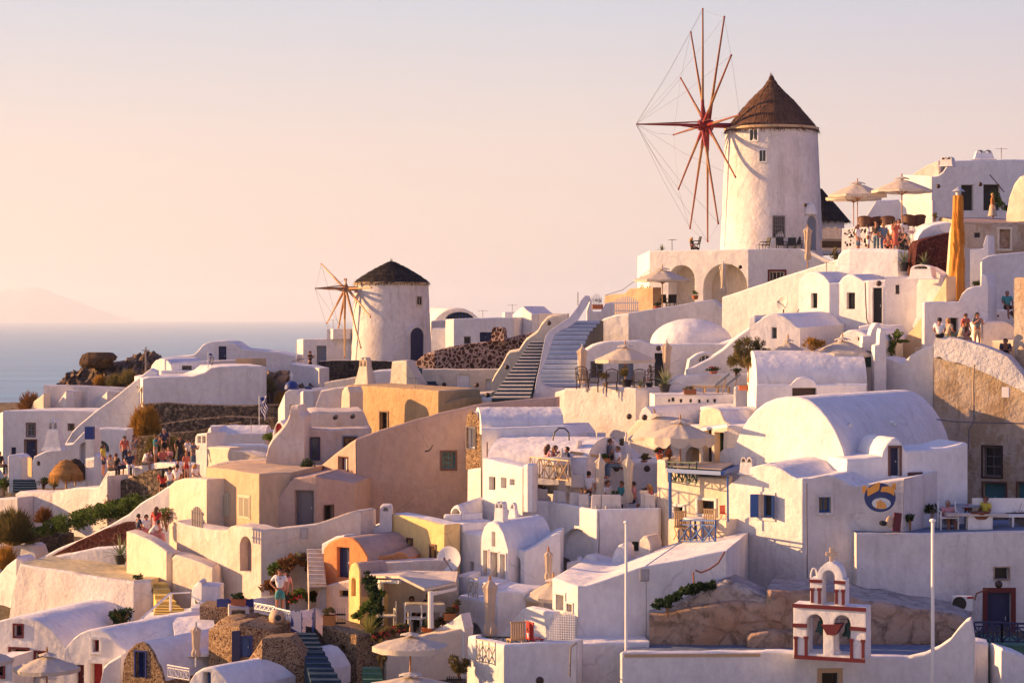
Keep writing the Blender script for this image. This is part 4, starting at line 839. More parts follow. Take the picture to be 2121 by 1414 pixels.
# ------------------------------------------------------------ upper right
mass('lit_stair_wall','cream lit diagonal wall below the ochre draped column','wall',116,
     [(52,[(1808,765),(1850,730),(1890,680),(1920,640),(1945,600),(1957,577),(1960,572)])],800,.6,m='tan')
mass('stair_coping','white chimney shaped pier over the lit diagonal wall','wall',116.8,
     [(35,[(1880,700),(1898,655),(1899,590),(1904,577),(1912,563),(1924,552),(1938,560),(1955,572)])],760,.8,m='white2')
mass('people_wall','lavender wall behind the five sunset watchers','wall',113.4,
     [(55,[(1909,628),(1915,625)]),(-3,[(1915,625),(1985,624),(1992,608),(2003,597),(2020,592),(2032,591),(2033,570),(2036,567),(2042,568),(2045,580),(2047,592)],[('v',1968,658,1985,700,dict(rec=.4))])],770,1.5,ai=1,m='white2')
mass('upper_wall','tall lavender wall behind the seated man in teal','wall',117.5,
     [(55,[(2030,545),(2034,540)]),(-3,[(2034,536),(2045,530),(2060,527),(2090,524),(2150,520)])],750,2.0,ai=1,m='white2')
mass('step_wall','white stepped low wall beneath the seated man in teal','wall',111.8,[(-3,[(2036,668),(2045,665),(2080,665),(2095,672),(2110,690)])],760,2.6,m='white')
mass('inlaid_bench','white bench inlaid with dark stones under the man in teal','bench',114.8,[(-3,[(2044,640),(2100,641),(2130,642)])],680,1.6,m='white2')
mass('ochre_pier','stained ochre pier at the right edge','pier',110.3,[(45,[(2100,577),(2102,575),(2150,574)])],820,2.5,m='peeling')
mass('ledge','sunlit stone step beside the man in dark blue','step',111.2,[(35,[(2055,705),(2098,704)])],760,1.2,m='cream')
mass('peeling_house','old peeling house with grey flat roof right of the ochre column','house',121,
     [(-3,[(1996,460),(2060,461),(2140,463)],[('v',2018,482,2030,492,dict(rec=.1)),('v',2070,475,2092,515,dict(rec=.2,col='rock_tan',trim='cream',tw=.12,name='blocked_window'))])],560,vec=(0,7,.6),m='peeling',roof='brown_roof')
mass('white_pier','white pier below the peeling house','wall',119.3,[(55,[(1995,520),(1999,516)]),(-3,[(1999,516),(2036,515),(2037,505),(2042,488),(2046,487),(2047,535)])],600,1.2,ai=1,m='white2')
mass('top_house','white skyline house with two dark doorways at upper right','house',134,
     [(48,[(1870,425),(1871,362),(1890,362),(1930,365)]),(0,[(1930,366),(1942,364),(1953,356),(1962,342),(1965,333),(2040,331),(2140,330)],[('v',1991,383,2016,436,dict(rec=.5)),('v',2037,382,2071,436,dict(rec=.5))])],480,vec=(1,6,0),ai=1,m='white2')
mass('barrel_gable','dusty pink barrel gable on the upper right house','gable',137,[(35,[(1886,364),(1900,354),(1920,342),(1943,333),(1944,364)])],380,vec=(4,4,0),m='stucco')
mass('wedge_wall','white wedge wall behind the upper right umbrellas','wall',131,[(-3,[(1772,470),(1783,463),(1800,438),(1815,415),(1862,413)]),(46,[(1862,413),(1880,413),(1931,415)])],480,.8,ai=1,m='white2')
mass('yellow_dome','sunlit cream dome at the right edge of the skyline','dome',123,[(40,[(2084,440),(2090,405),(2100,378),(2110,365),(2122,361),(2140,370)])],460,3,m='cream',rnd=.3)
mass('rubble_parapet','white parapet studded with dark stones on the umbrella terrace','parapet',127,
     [(28,[(1743,520),(1744,473),(1800,470),(1852,464)]),(-5,[(1852,464),(1880,466)])],530,3.5,ai=1,m='white')
mass('crowd_wall','smooth white curved wall below the upper right crowd','wall',122,
     [(32,[(1732,546),(1737,528),(1745,519),(1760,514)]),(26,[(1760,514),(1800,514),(1860,516)]),(-8,[(1860,516),(1890,520),(1920,532),(1940,543),(1950,560)])],600,2.5,ai=1,m='white2',rnd=.2)
mass('red_house','dark red rubble wall with white coping beside the ochre column','house',120.5,
     [(-6,[(1896,535),(1899,507),(1906,498),(1930,490),(1968,481)])],600,1.2,m='rubble_red')
mass('white_coping','white sloping roof above the dark red rubble wall','roof',121.2,[(-6,[(1898,500),(1903,486),(1912,474),(1930,466),(1968,460)])],520,vec=(.5,5,.3),m='white2')
mass('ramp_wall','long sunlit white ramp wall under the arcade house','wall',129,
     [(34,[(1495,700),(1496,615),(1550,597),(1620,573),(1700,548),(1735,536)])],760,1.5,m='white2')
mass('twin_vault_house','white twin vaulted house with dark door and small windows','house',118,
     [(40,[(1654,640),(1655,588),(1660,576),(1668,568),(1680,563),(1694,563),(1706,569),(1714,578),(1718,585)],[('w',1680,607,1693,638,dict(rec=.25,col='dark_green',grid=(1,1)))]),(10,[(1718,585),(1738,585)]),
      (36,[(1738,585),(1746,574),(1756,568),(1766,568),(1778,574),(1788,581),(1799,580)],[('w',1754,606,1771,640,dict(rec=.25,col='dark_brown',grid=(2,3)))]),(20,[(1799,580),(1833,580)],[('d',1808,596,1827,669,dict(col='black',rec=.25,leaves=1,trim='white2',tw=.05))]),
      (0,[(1833,573),(1870,572),(1900,574),(1912,582)],[('w',1855,590,1863,609,dict(rec=.2,col='dark_brown',grid=(1,1)))])],740,vec=(2.2,5,.15),ai=2,m='white2',roof='white')
mass('small_vault','small white vault with a narrow window below the twin vaults','house',115,
     [(22,[(1552,680),(1553,655),(1563,653),(1563,668),(1572,664),(1580,656),(1592,650),(1604,649),(1620,652),(1636,662),(1648,674),(1657,678)],[('w',1598,678,1609,701,dict(rec=.25,col='grey_blue',grid=(1,1)))])],730,vec=(3,3.5,.15),m='white2')
mass('tiny_vault','tiny white vault beside the stovepipe pier','house',113.5,
     [(26,[(1735,705),(1742,692),(1755,684),(1768,682),(1785,686),(1797,696),(1806,705)],[('w',1777,698,1785,705,dict(rec=.1,col='grey_paint',grid=(1,1)))])],740,vec=(2.5,2.5,.1),m='white2')
mass('terrace_edge','white ledge below the dark door of the twin vaults','wall',115.5,[(8,[(1780,676),(1800,672),(1870,672),(1880,690)])],730,2.5,m='white2')
mass('hip_pier','white scrolled pier with pinkish side','pier',112.6,[(0,[(1787,725),(1787,695),(1802,694),(1806,680),(1813,669),(1820,668),(1828,680),(1830,725)])],900,.8,m='white')
mass('chimney_pier','tapered white chimney with a dark smoke slot','chimney',111.6,[(-3,[(1811,745),(1812,715),(1821,712),(1822,690),(1824,680),(1832,680),(1834,690),(1834,714),(1836,745)])],900,.6,m='white')
mass('barrel_house','long white barrel roof house with a small arched hood','house',110.5,
     [(28,[(1566,830),(1567,797)]),(-2,[(1567,797),(1637,797),(1642,790),(1650,783),(1662,780),(1675,781),(1685,787),(1691,796),(1795,795)],[('v',1641,803,1691,822,dict(rec=.3,col='dark_brown'))])],860,.5,ai=1,m='white2')
bvault('barrel_roof','big lavender barrel roof with the small arched hood',1568,1796,111.2,798,727,2.0,ybot=850)
mass('shutter_block','dark green shutter block behind the tapered chimney','shutter',112.2,[(0,[(1795,726),(1812,728)])],760,.3,m='dark_green',rnd=0)
# arcade house below the large windmill
mass('arcade_house','pale arcade house under the large windmill with two deep arches','house',143,
     [(26,[(1345,560),(1346,519),(1400,518),(1550,516)],[('n',1385,549,1439,640,dict(arch=1,rec=1.6,col='cream')),('n',1457,546,1548,640,dict(arch=1,rec=1.6,col='cream'))]),
      (-2,[(1550,516),(1600,515),(1658,515)],[('w',1594,562,1625,588,dict(col='white_paint',trim='dark_red',tw=.12,grid=(4,1)))]),(24,[(1658,515),(1672,517),(1700,530),(1728,542)])],680,vec=(0,14,0),ai=1,m='white2',rnd=.08)
# ------------------------------------------------------------ windmills
def spray(mb,c,r0,r1,z0,z1,n,w,mi=0):
    for i in range(n):
        a=random.uniform(0,2*pi);b=a+random.uniform(-.05,.05);q=random.uniform(.85,1.08)
        p=Vector((r0*cos(a),r0*sin(a),z0))+c;e=Vector((r1*q*cos(b),r1*q*sin(b),z1-random.uniform(0,.25)))+c
        t=Vector((-sin(a),cos(a),0))*w;mb.add([p-t,p+t,e],[(0,1,2)],mi)
def windmill(label,cx,D,ybase,ytop,rb,rt,roofprof,thatch_m,wallm,hub,phi,spokes,nose,openings,polemats,redhub):
    base=P(cx,ybase,D);S=F/G(D);root=empty('windmill',base,label,'windmill')
    H=(ybase-ytop)/S;mb=MB()
    prof=[(rb+.12,-2.5),(rb+.12,.0)]+[(rb+.12-(rb+.12-rt)*(k/14)**.9,H*k/14)for k in range(1,15)]
    mb.lathe(prof,72,jit=.0035);mb.build('tower',wallm,root,smooth=60)
    # thatched cap
    rf=MB();uv=[];n=96
    for j,(r,z)in enumerate(roofprof):
        for k in range(n+1):
            a=2*pi*k/n;q=r*(1+random.uniform(-.012,.012));rf.v.append(Vector((q*cos(a),q*sin(a),z+random.uniform(-.03,.03))));uv.append((k/n,j/10))
    for j in range(len(roofprof)-1):
        for k in range(n):a=j*(n+1)+k;rf.f.append((a,a+1,a+n+2,a+n+1));rf.mi.append(0)
    b0=len(rf.v)
    r0,z0=roofprof[0]
    spray(rf,Vector((0,0,0)),r0*.93,r0*1.01,z0+.16,z0-.06,520,.05)
    for(ra,za),(rb_,zb_)in zip(roofprof,roofprof[1:-1]):spray(rf,Vector((0,0,0)),rb_+.02,ra+.07,zb_+.04,za+.05,130,.035)
    rx,zx=roofprof[-1]
    for i in range(26):a=random.uniform(0,6.28);rf.add([(.1*cos(a),.1*sin(a),zx-.4),(.1*cos(a+.5),.1*sin(a+.5),zx-.4),(random.uniform(-.12,.12),random.uniform(-.12,.12),zx+random.uniform(.1,.35))],[(0,1,2)])
    uv+=[(random.random(),.5)]*(len(rf.v)-b0)
    rf.build('thatched_roof',thatch_m,root,smooth=60,uv=uv)
    ring=MB();ring.lathe([(rt-.02,H-.12),(rt+.10,H-.10),(rt+.10,H+.06),(rt-.02,H+.08)],60,jit=.01);ring.build('eave_ring','beige',root,smooth=40)
    # sail wheel
    a=Vector((-cos(R(phi)),-sin(R(phi)),0));h=Vector((sin(R(phi)),-cos(R(phi)),0));up=Vector((0,0,1))
    hd=(base.x-P(hub[0],0,D).x)/cos(R(phi));hc=a*hd+up*((ybase-hub[1])/S)
    ax=MB();ax.tube([hc-a*(hd-rt+.6),hc+a*.25],[.2,.16],10);ax.build('axle',polemats[2],root)
    nb=MB();tip=hc+a*nose;nb.tube([hc,tip],[.11,.05],8);nb.tube([hc+up*.25,tip],[.055,.03],6);nb.tube([hc-up*.25,hc+a*nose*.45],[.05,.04],6);nb.build('bowsprit',polemats[2],root)
    tips=[]
    for al,L in spokes:
        d=up*cos(R(al))+h*sin(R(al));off=a*random.uniform(-.22,.22);p=[hc+off+d*L*w+h*random.uniform(-.04,.04)*(w>.1)for w in(0,.2,.45,.7,1)]
        sp_=MB();sp_.tube(p[:3],[.11,.10,.085],7,0);sp_.tube(p[2:],[.08,.068,.055],7,1);sp_.tube([p[-1]-d*.05,p[-1]+d*.07],[.075,.06],6,2)
        s_=sp_.build('sail_pole',[polemats[0],polemats[1],polemats[2]],root,smooth=60);tips.append((hc+off+d*L,al))
        if redhub:
            rb2=MB();rb2.tube([hc+off+d*.1,hc+off+d*1.75],[.15,.11],6);rb2.build('brace','mill_red',s_)
    if redhub:
        hb=MB();hb.lathe([(.0,-.5),(.36,-.5),(.42,0),(.36,.5),(0,.5)],12)
        q=up.rotation_difference(a)
        for v in hb.v:v.xyz=q@v+hc
        hb.build('hub','mill_red',root,smooth=30)
    wr=MB()
    for i,(t,al)in enumerate(tips):
        if redhub or i%2==0:
            wr.tube([tip,tip.lerp(t,.5)-up*.25,t],.009,3,cap=False)
        if redhub:
            t2=tips[(i+1)%len(tips)][0];wr.tube([t,t.lerp(t2,.5)-up*.06,t2],.008,3,cap=False)
    if not redhub:
        for(i,j)in((0,8),(1,9)):wr.tube([tips[i%len(tips)][0],hc-up*5],.01,3,cap=False)
    wr.build('rigging','grey_paint',root)
    # openings: (kind, x, y0, y1, w_px)
    for(kind,x,y0,y1,wpx,c_)in openings:
        zc0=(ybase-y1)/S;zc1=(ybase-y0)/S;zm=(zc0+zc1)/2
        rr=rb+.12-(rb+.12-rt)*max(0,zm/H)**.9;xx=(x-cx)/S;yy=-math.sqrt(max(.1,rr*rr-xx*xx))
        nrm=Vector((xx,yy,0)).normalized();t_=Vector((-nrm.y,nrm.x,0));o_=Vector((xx,yy,0));w=wpx/S/2/max(.35,abs(t_.x))
        if t_.x<0:t_=-t_
        if kind=='door':
            fr=MB();lp=arch_loop(-w-.18,w+.18,zc0,zc1+.18,12);li=arch_loop(-w,w,zc0,zc1,12)
            q0=[o_+t_*q+nrm*.17+up*z for q,z in lp];q1=[o_+t_*q+nrm*.17+up*z for q,z in li];q2=[o_+t_*q-nrm*.6+up*z for q,z in lp];q3=[o_+t_*q-nrm*.4+up*z for q,z in li]
            L_=len(lp);fr.v=q0+q1+q2+q3
            for i in range(1,L_):
                j=(i+1)%L_
                fr.f+=[(i,j,L_+j,L_+i),(2*L_+i,2*L_+j,j,i),(L_+i,L_+j,3*L_+j,3*L_+i)];fr.mi+=[0]*3
            fr.build('door_surround',wallm,root)
            db=MB();db.v=[o_+t_*q+nrm*.09+up*z for q,z in li];db.f=[tuple(range(L_))];db.mi=[0]
            for e in(-.5,0,.5):db.fbox(o_,t_,nrm,w*e-.012,w*e+.012,zc0,zc1-w*.8,.08,.11)
            db.build('door',c_,root)
        else:
            wf=MB();t=.08;dd=.06
            wf.fbox(o_,t_,nrm,-w-t,w+t,zc0-t,zc0,-.3,dd+.03);wf.fbox(o_,t_,nrm,-w-t,w+t,zc1,zc1+t,-.3,dd);wf.fbox(o_,t_,nrm,-w-t,-w,zc0,zc1,-.3,dd);wf.fbox(o_,t_,nrm,w,w+t,zc0,zc1,-.3,dd)
            if kind=='bars':
                for k in(-.6,-.2,.2,.6):wf.fbox(o_,t_,nrm,w*k-.02,w*k+.02,zc0,zc1,.02,.05)
                for k in(.2,.4,.6,.8):z=zc0+(zc1-zc0)*k;wf.fbox(o_,t_,nrm,-w,w,z-.015,z+.015,.01,.04)
            else:wf.fbox(o_,t_,nrm,-.02,.02,zc0,zc1,.0,.03)
            f_=wf.build('window',c_,root);pb=MB();pb.fbox(o_,t_,nrm,-w,w,zc0,zc1,-.2,.012);pb.build('pane','glass',f_)
    return root
big=windmill('large white windmill with a brown thatched cap and red hubbed sail frame',1598,150,522,268,3.42,3.16,
     [(3.30,8.25),(2.95,8.75),(2.45,9.35),(1.95,9.95),(1.50,10.45),(1.10,10.85),(.72,11.2),(.45,11.5),(.26,11.8),(.12,12.15)],'thatch_brown','worn_white',(1459,262),10.5,
     [(30*k,7.95)for k in range(12)],4.9,[('win',1552,276,298,14,'white_paint'),('win',1569,319,341,12,'white_paint'),('bars',1600,454,494,21,'grey_paint'),('door',1667,451,520,22,'grey_blue')],('wood','rust','mill_red'),True)
lm=MB();lm.lathe([(0,0),(.40,0),(.44,.06),(.44,.18),(.40,.24),(.30,.62),(.16,.78),(0,.82)],14)
o=lm.build('lunette_hood','white',big,smooth=40);o.location=Vector(((1668-1598)/30,-2.72,(522-449)/30))
small=windmill('small weathered windmill with a black thatched cap and bare golden poles',811,165,752,587,2.98,2.80,
     [(2.92,6.05),(2.62,6.32),(2.2,6.62),(1.7,6.92),(1.25,7.18),(.85,7.38),(.5,7.55),(.25,7.66),(.08,7.72)],'thatch_black','worn_white',(722,598),24,
     [(-70,5.7),(-122,4.9),(-150,5.0),(180,5.15),(143,5.5),(113,5.4),(90,5.1),(-90,4.4),(-40,.9),(15,.7)],2.55,[('win',870,615,631,9,'stucco'),('door',864,678,745,26,'deep_blue')],('wood_pole','light_wood','wood_pole'),False)
th=empty('thatched_hut',P(1698,470,156),'low white hut with a black thatched roof right of the large windmill','hut')
mb=MB();mb.lathe([(1.75,-2),(1.75,.45)],40);mb.build('wall','white',th,smooth=60)
rf=MB();uv=[]
pf=[(2.2,.35),(1.7,.95),(1.15,1.6),(.6,2.2),(.15,2.75)]
for j,(r,z)in enumerate(pf):
    for k in range(61):rf.v.append(Vector((r*cos(2*pi*k/60),r*sin(2*pi*k/60),z)));uv.append((k/60,j/5))
for j in range(4):
    for k in range(60):a=j*61+k;rf.f.append((a,a+1,a+62,a+61));rf.mi.append(0)
b0=len(rf.v);spray(rf,Vector((0,0,0)),2.1,2.3,.45,.35,260,.05);uv+=[(random.random(),.5)]*(len(rf.v)-b0)
rf.build('thatched_roof','thatch_black',th,uv=uv,smooth=60)
# ------------------------------------------------------------ parasols
def parasol_open(name,r,h,drop,n,cm,pm,val=.16,vent=True,scal=0):
    root=empty(name,(0,0,0));mb=MB();seg=n*4
    rings=[(.0,h),(.25,h-drop*.14),(.5,h-drop*.42),(.75,h-drop*.72),(1,h-drop)]
    for i,(q,z)in enumerate(rings):
        for k in range(seg):
            a=2*pi*k/seg;u=(k%4)/4;sag=sin(pi*u)
            rr=r*q*(1-.07*sag*q);zz=z-.03*sag*q+random.uniform(-.01,.01);mb.v.append(Vector((rr*cos(a),rr*sin(a),zz)))
    for k in range(seg):
        a=2*pi*k/seg;u=(k%4)/4;sag=sin(pi*u);rr=r*(1-.07*sag)*1.0
        mb.v.append(Vector((rr*cos(a),rr*sin(a),h-drop-.03*sag-val*(.75+(scal*sag)+random.uniform(-.1,.1)))))
    for i in range(len(rings)):
        for k in range(seg):k2=(k+1)%seg;mb.f.append((i*seg+k,i*seg+k2,(i+1)*seg+k2,(i+1)*seg+k));mb.mi.append(0)
    mb.build('canopy',cm,root,smooth=40)
    if vent:
        vb=MB()
        for i,(q,z)in enumerate([(.0,h+.16),(.12,h+.12),(.27,h-drop*.10+.06)]):
            for k in range(seg):a=2*pi*k/seg;s_=sin(pi*(k%4)/4);vb.v.append(Vector((r*q*(1-.05*s_)*cos(a),r*q*(1-.05*s_)*sin(a),z+(.05*s_ if i==2 else 0))))
        for i in range(2):
            for k in range(seg):k2=(k+1)%seg;vb.f.append((i*seg+k,i*seg+k2,(i+1)*seg+k2,(i+1)*seg+k));vb.mi.append(0)
        vb.build('vent_cap',cm,root,smooth=40)
    pb=MB();pb.tube([(0,0,0),(0,0,h+.30)],.03,8);pb.tube([(0,0,h+.2),(0,0,h+.34)],[.045,.02],8);pb.build('pole',pm,root)
    rb=MB()
    for k in range(n):
        a=2*pi*k/n;d=Vector((cos(a),sin(a),0))
        rb.tube([Vector((0,0,h-.05)),d*r*.55+Vector((0,0,h-drop*.46-.05)),d*r*.97+Vector((0,0,h-drop-.03))],.014,4);rb.tube([Vector((0,0,h-drop-.28)),d*r*.5+Vector((0,0,h-drop*.42-.06))],.016,4)
    rb.build('ribs',pm,root)
    return root
def parasol_closed(name,h,L,r,cm,pm,tied=.75):
    root=empty(name,(0,0,0));mb=MB();n=24;prof=[]
    K=16
    for i in range(K+1):
        u=i/K;z=h-L*u
        if u<.12:q=r*(.25+.75*(u/.12)**.7)
        elif u<.2:q=r*(1.12-(u-.12)*3.0)
        elif u<tied:q=r*(.86-.25*((u-.2)/(tied-.2))**1.5)
        else:q=r*(.60+.32*sin((u-tied)/(1-tied)*pi*.85))
        prof.append((q,z))
    for q,z in prof:
        for k in range(n):a=2*pi*k/n;f=1+.16*(1 if k%3==0 else-.5)+random.uniform(-.05,.05);mb.v.append(Vector((q*f*cos(a+z*.25),q*f*sin(a+z*.25),z)))
    for i in range(K):
        for k in range(n):k2=(k+1)%n;mb.f.append((i*n+k,i*n+k2,(i+1)*n+k2,(i+1)*n+k));mb.mi.append(0)
    mb.build('folded_canopy',cm,root,smooth=55)
    pb=MB();pb.tube([(0,0,0),(0,0,h+.12)],.035,8);pb.tube([(0,0,h),(0,0,h+.16)],[.05,.03],6);pb.build('pole',pm,root)
    tb=MB();tb.tube([(0,0,h-L*tied-.02),(0,0,h-L*tied+.03)],r*.68,12);tb.build('tie',cm,root)
    return root
def place(o,px,py,D,label=None,cat=None,group=None,rz=0,s=1,tilt=0):
    o.location=P(px,py,D);o.rotation_euler=(0,R(tilt),R(rz));o.scale=(s,s,s);return tag(o,label,cat,group)
def parasol(px,ytop,yedge,w,D,ybase,label,n=8,cm='canvas',pm='wood_pole',rz=10,tilt=0,val=.16,group='open parasols',vent=True,scal=0):
    S=F/G(D);h=(ybase-ytop)/S;r=w/S/2;drop=(yedge-ytop)/S
    o=parasol_open('parasol',r,h-.15,max(.25,drop-.15),n,cm,pm,val,vent,scal)
    return place(o,px,ybase,D,label,'parasol',group,rz,1,tilt)
parasol(97,1350,1381,138,91,1440,'open white parasol in front of the red door cave houses',group='open parasols',rz=4)
parasol(-35,1338,1362,125,91.5,1440,'open white parasol cut by the left edge of the picture')
parasol(850,1308,1334,160,87,1412,'square white parasol above the shorter one at the bottom centre',n=6,val=.22,rz=12)
parasol(850,1391,1418,185,83.5,1500,'lowest white parasol at the bottom centre edge',n=8,rz=20)
parasol(1372,554,579,122,137.5,636,'open white parasol in front of the left arch below the large windmill')
parasol(1295,713,744,128,118.5,803,'open white parasol over the lattice backed chairs',val=.2)
parasol(1409,868,903,150,105,962,'big scalloped white parasol above the cream balcony',n=12,val=.3,scal=.5)
parasol(1386,851,885,140,108.5,960,'tilted white parasol half hidden behind the scalloped one',n=6,tilt=-16)
parasol(1776,376,404,128,128.4,466,'left open white parasol on the upper right terrace',rz=15)
parasol(1868,366,394,126,127.2,466,'right open white parasol on the upper right terrace',rz=30)
parasol(1768,394,410,118,132,468,'lower open parasol behind the two on the upper right terrace',rz=5)
parasol(1632,701,729,84,113.4,770,'open white parasol top beside the olive tree',vent=True)
parasol(1745,698,731,132,112.6,775,'wide open white parasol top behind the long barrel roof',rz=22)
parasol(1146,1196,1232,128,96,1300,'open white parasol behind the end wall of the pink roofed house',rz=15)
def closed(px,ytop,ybase,D,L,w,label,cm='canvas_beige',pm='silver',tied=.75):
    S=F/G(D);o=parasol_closed('closed_parasol',(ybase-ytop)/S,L/S,w/S/2,cm,pm,tied);return place(o,px,ybase,D,label,'closed parasol','closed parasols')
closed(1673,470,560,137,68,15,'closed parasol by the door of the large windmill',pm='wood_pole')
closed(1498,546,625,137.8,62,14,'closed parasol in the right arch below the large windmill','canvas')
closed(1206,719,806,119,75,19,'closed parasol left of the lattice backed chairs')
closed(1381,710,806,119,78,19,'closed parasol beside the agave on the chair terrace')
closed(1164,936,1068,105.2,88,20,'left of three closed parasols on the white restaurant terrace','canvas')
closed(1243,947,1073,104.6,86,20,'middle closed parasol beside the standing waiter','canvas')
closed(1301,948,1074,104.5,92,21,'right of three closed parasols on the white restaurant terrace','canvas')
closed(1136,1141,1215,97,58,17,'small closed parasol near the tall arched niche',pm='wood_pole')
closed(1015,1201,1340,92.3,113,27,'large closed parasol rising above the folding wooden chair',pm='wood_pole')
closed(406,1297,1380,91.5,62,19,'closed beige parasol in front of the rubble yard',pm='silver')
def straw_parasol(px,ytop,yedge,w,D,ybase,label,dark=False):
    S=F/G(D);h=(ybase-ytop)/S;r=w/S/2;root=empty('straw_parasol',(0,0,0));mb=MB();uv=[]
    pf=[(.05,h),(r*.35,h-.12),(r*.7,h-.38),(r,h-.72)]
    for j,(q,z)in enumerate(pf):
        for k in range(41):mb.v.append(Vector((q*cos(2*pi*k/40),q*sin(2*pi*k/40),z)));uv.append((k/40,j/4))
    for j in range(3):
        for k in range(40):a=j*41+k;mb.f.append((a+41,a+42,a+1,a));mb.mi.append(0)
    b0=len(mb.v)
    for(a,b,c,d,n)in((r*.95,r*1.04,h-.66,h-1.0,420),(r*.6,r*.82,h-.25,h-.42,200),(r*.3,r*.55,h-.05,h-.2,120)):spray(mb,Vector((0,0,0)),a,b,c,d,n,.03)
    uv+=[(random.random(),.5)]*(len(mb.v)-b0)
    mb.build('straw_canopy','thatch_black' if dark else 'thatch_straw',root,uv=uv,smooth=50)
    pb=MB();pb.tube([(0,0,0),(0,0,h)],.05,7);pb.build('pole','light_wood',root)
    place(root,px,ybase,D,label,'straw parasol','straw parasols')
straw_parasol(137,951,985,70,121,1012,'golden straw parasol in the lower left courtyard')
straw_parasol(156,949,975,54,124,1005,'darker straw parasol behind the golden one',True)
# ------------------------------------------------------------ people
def skin_mesh(name,vs,es,rs,sub=1):
    me=bpy.data.meshes.new(name+'_cage');me.from_pydata(vs,es,[]);o=bpy.data.objects.new(name,me);col.objects.link(o)
    md=o.modifiers.new('skin','SKIN');md.use_smooth_shade=True
    for d,r in zip(me.skin_vertices[0].data,rs):d.radius=(r,r)if not isinstance(r,tuple)else r
    me.skin_vertices[0].data[0].use_root=True
    s=o.modifiers.new('sub','SUBSURF');s.levels=sub;s.render_levels=sub
    dg=bpy.context.evaluated_depsgraph_get();dg.update();out=bpy.data.meshes.new_from_object(o.evaluated_get(dg));out.name=name
    bpy.data.objects.remove(o);bpy.data.meshes.remove(me);return out
POSE={}
def skeleton(pose):
    s=dict(pel=(0,0,.94),wa=(0,0,1.08),ch=(0,0,1.27),nk=(0,.0,1.43),hd=(0,-.02,1.53),tp=(0,-.01,1.62))
    for sd_,x in(('l',1),('r',-1)):
        s['hip'+sd_]=(.09*x,0,.90);s['kn'+sd_]=(.10*x,-.02,.49);s['an'+sd_]=(.10*x,.02,.09);s['to'+sd_]=(.12*x,-.15,.03)
        s['sh'+sd_]=(.17*x,0,1.385);s['el'+sd_]=(.25*x,.03,1.13);s['wr'+sd_]=(.26*x,-.08,.92);s['ha'+sd_]=(.255*x,-.12,.83)
    if pose in('phone','photo'):
        for sd_,x in(('l',1),('r',-1)):s['el'+sd_]=(.24*x,-.10,1.16);s['wr'+sd_]=(.10*x,-.30,1.30 if pose=='phone' else 1.45);s['ha'+sd_]=(.05*x,-.34,1.37 if pose=='phone' else 1.52)
    if pose=='walk':
        s['knl']=(.10,-.16,.51);s['anl']=(.10,-.12,.10);s['tol']=(.1,-.28,.04);s['anr']=(-.1,.2,.12);s['tor']=(-.1,.08,.03)
    if pose=='akimbo':
        s['elr']=(-.36,.06,1.17);s['wrr']=(-.20,-.04,1.02);s['har']=(-.14,-.08,.99)
    if pose.startswith('sit'):
        dz=-.83
        for k in s:s[k]=(s[k][0],s[k][1],s[k][2]+dz)
        for sd_,x in(('l',1),('r',-1)):
            s['hip'+sd_]=(.09*x,-.02,.09);s['kn'+sd_]=(.13*x,-.44,.10);s['an'+sd_]=(.12*x,-.42,-.34);s['to'+sd_]=(.13*x,-.58,-.40)
            s['el'+sd_]=(.24*x,-.04,.32);s['wr'+sd_]=(.14*x,-.26,.20);s['ha'+sd_]=(.10*x,-.34,.17)
        if pose=='sit_lean':
            for k,f in(('wa',.06),('ch',.18),('nk',.28),('hd',.36),('tp',.40),('shl',.24),('shr',.24)):s[k]=(s[k][0],s[k][1]-f,s[k][2]-f*.25)
            for sd_,x in(('l',1),('r',-1)):s['el'+sd_]=(.22*x,-.36,.22);s['wr'+sd_]=(.08*x,-.48,.28);s['ha'+sd_]=(.02*x,-.50,.33)
        if pose=='sit_knee':
            s['knl']=(.13,-.36,.42);s['anl']=(.12,-.46,.06);s['tol']=(.12,-.60,.03);s['wrl']=(.12,-.34,.50);s['hal']=(.10,-.42,.48);s['ell']=(.24,-.12,.36)
        if pose=='sit_photo':
            for sd_,x in(('l',1),('r',-1)):s['el'+sd_]=(.25*x,-.14,.36);s['wr'+sd_]=(.10*x,-.28,.58);s['ha'+sd_]=(.05*x,-.30,.66)
    return s
RAD=dict(pel=.125,wa=(.125,.10),ch=(.155,.11),nk=.05,hd=.088,tp=.075,hip=.088,kn=.058,an=.038,to=.036,sh=.058,el=.042,wr=.028,ha=.034)
EDG=[('pel','wa'),('wa','ch'),('ch','nk'),('nk','hd'),('hd','tp')]+[e for x in 'lr' for e in(('pel','hip'+x),('hip'+x,'kn'+x),('kn'+x,'an'+x),('an'+x,'to'+x),('ch','sh'+x),('sh'+x,'el'+x),('el'+x,'wr'+x),('wr'+x,'ha'+x))]
def sub_skin(name,s,keys,grow,scale=1.0):
    idx={k:i for i,k in enumerate(keys)};es=[(idx[a],idx[b])for a,b in EDG if a in idx and b in idx]
    rs=[]
    for k in keys:
        r=RAD.get(k)or RAD[k[:-1]];r=r if isinstance(r,tuple)else(r,r);rs.append((r[0]*scale+grow,r[1]*scale+grow))
    return skin_mesh(name,[s[k]for k in keys],es,rs)
def mid(a,b,f=.5):return tuple(x+(y-x)*f for x,y in zip(a,b))
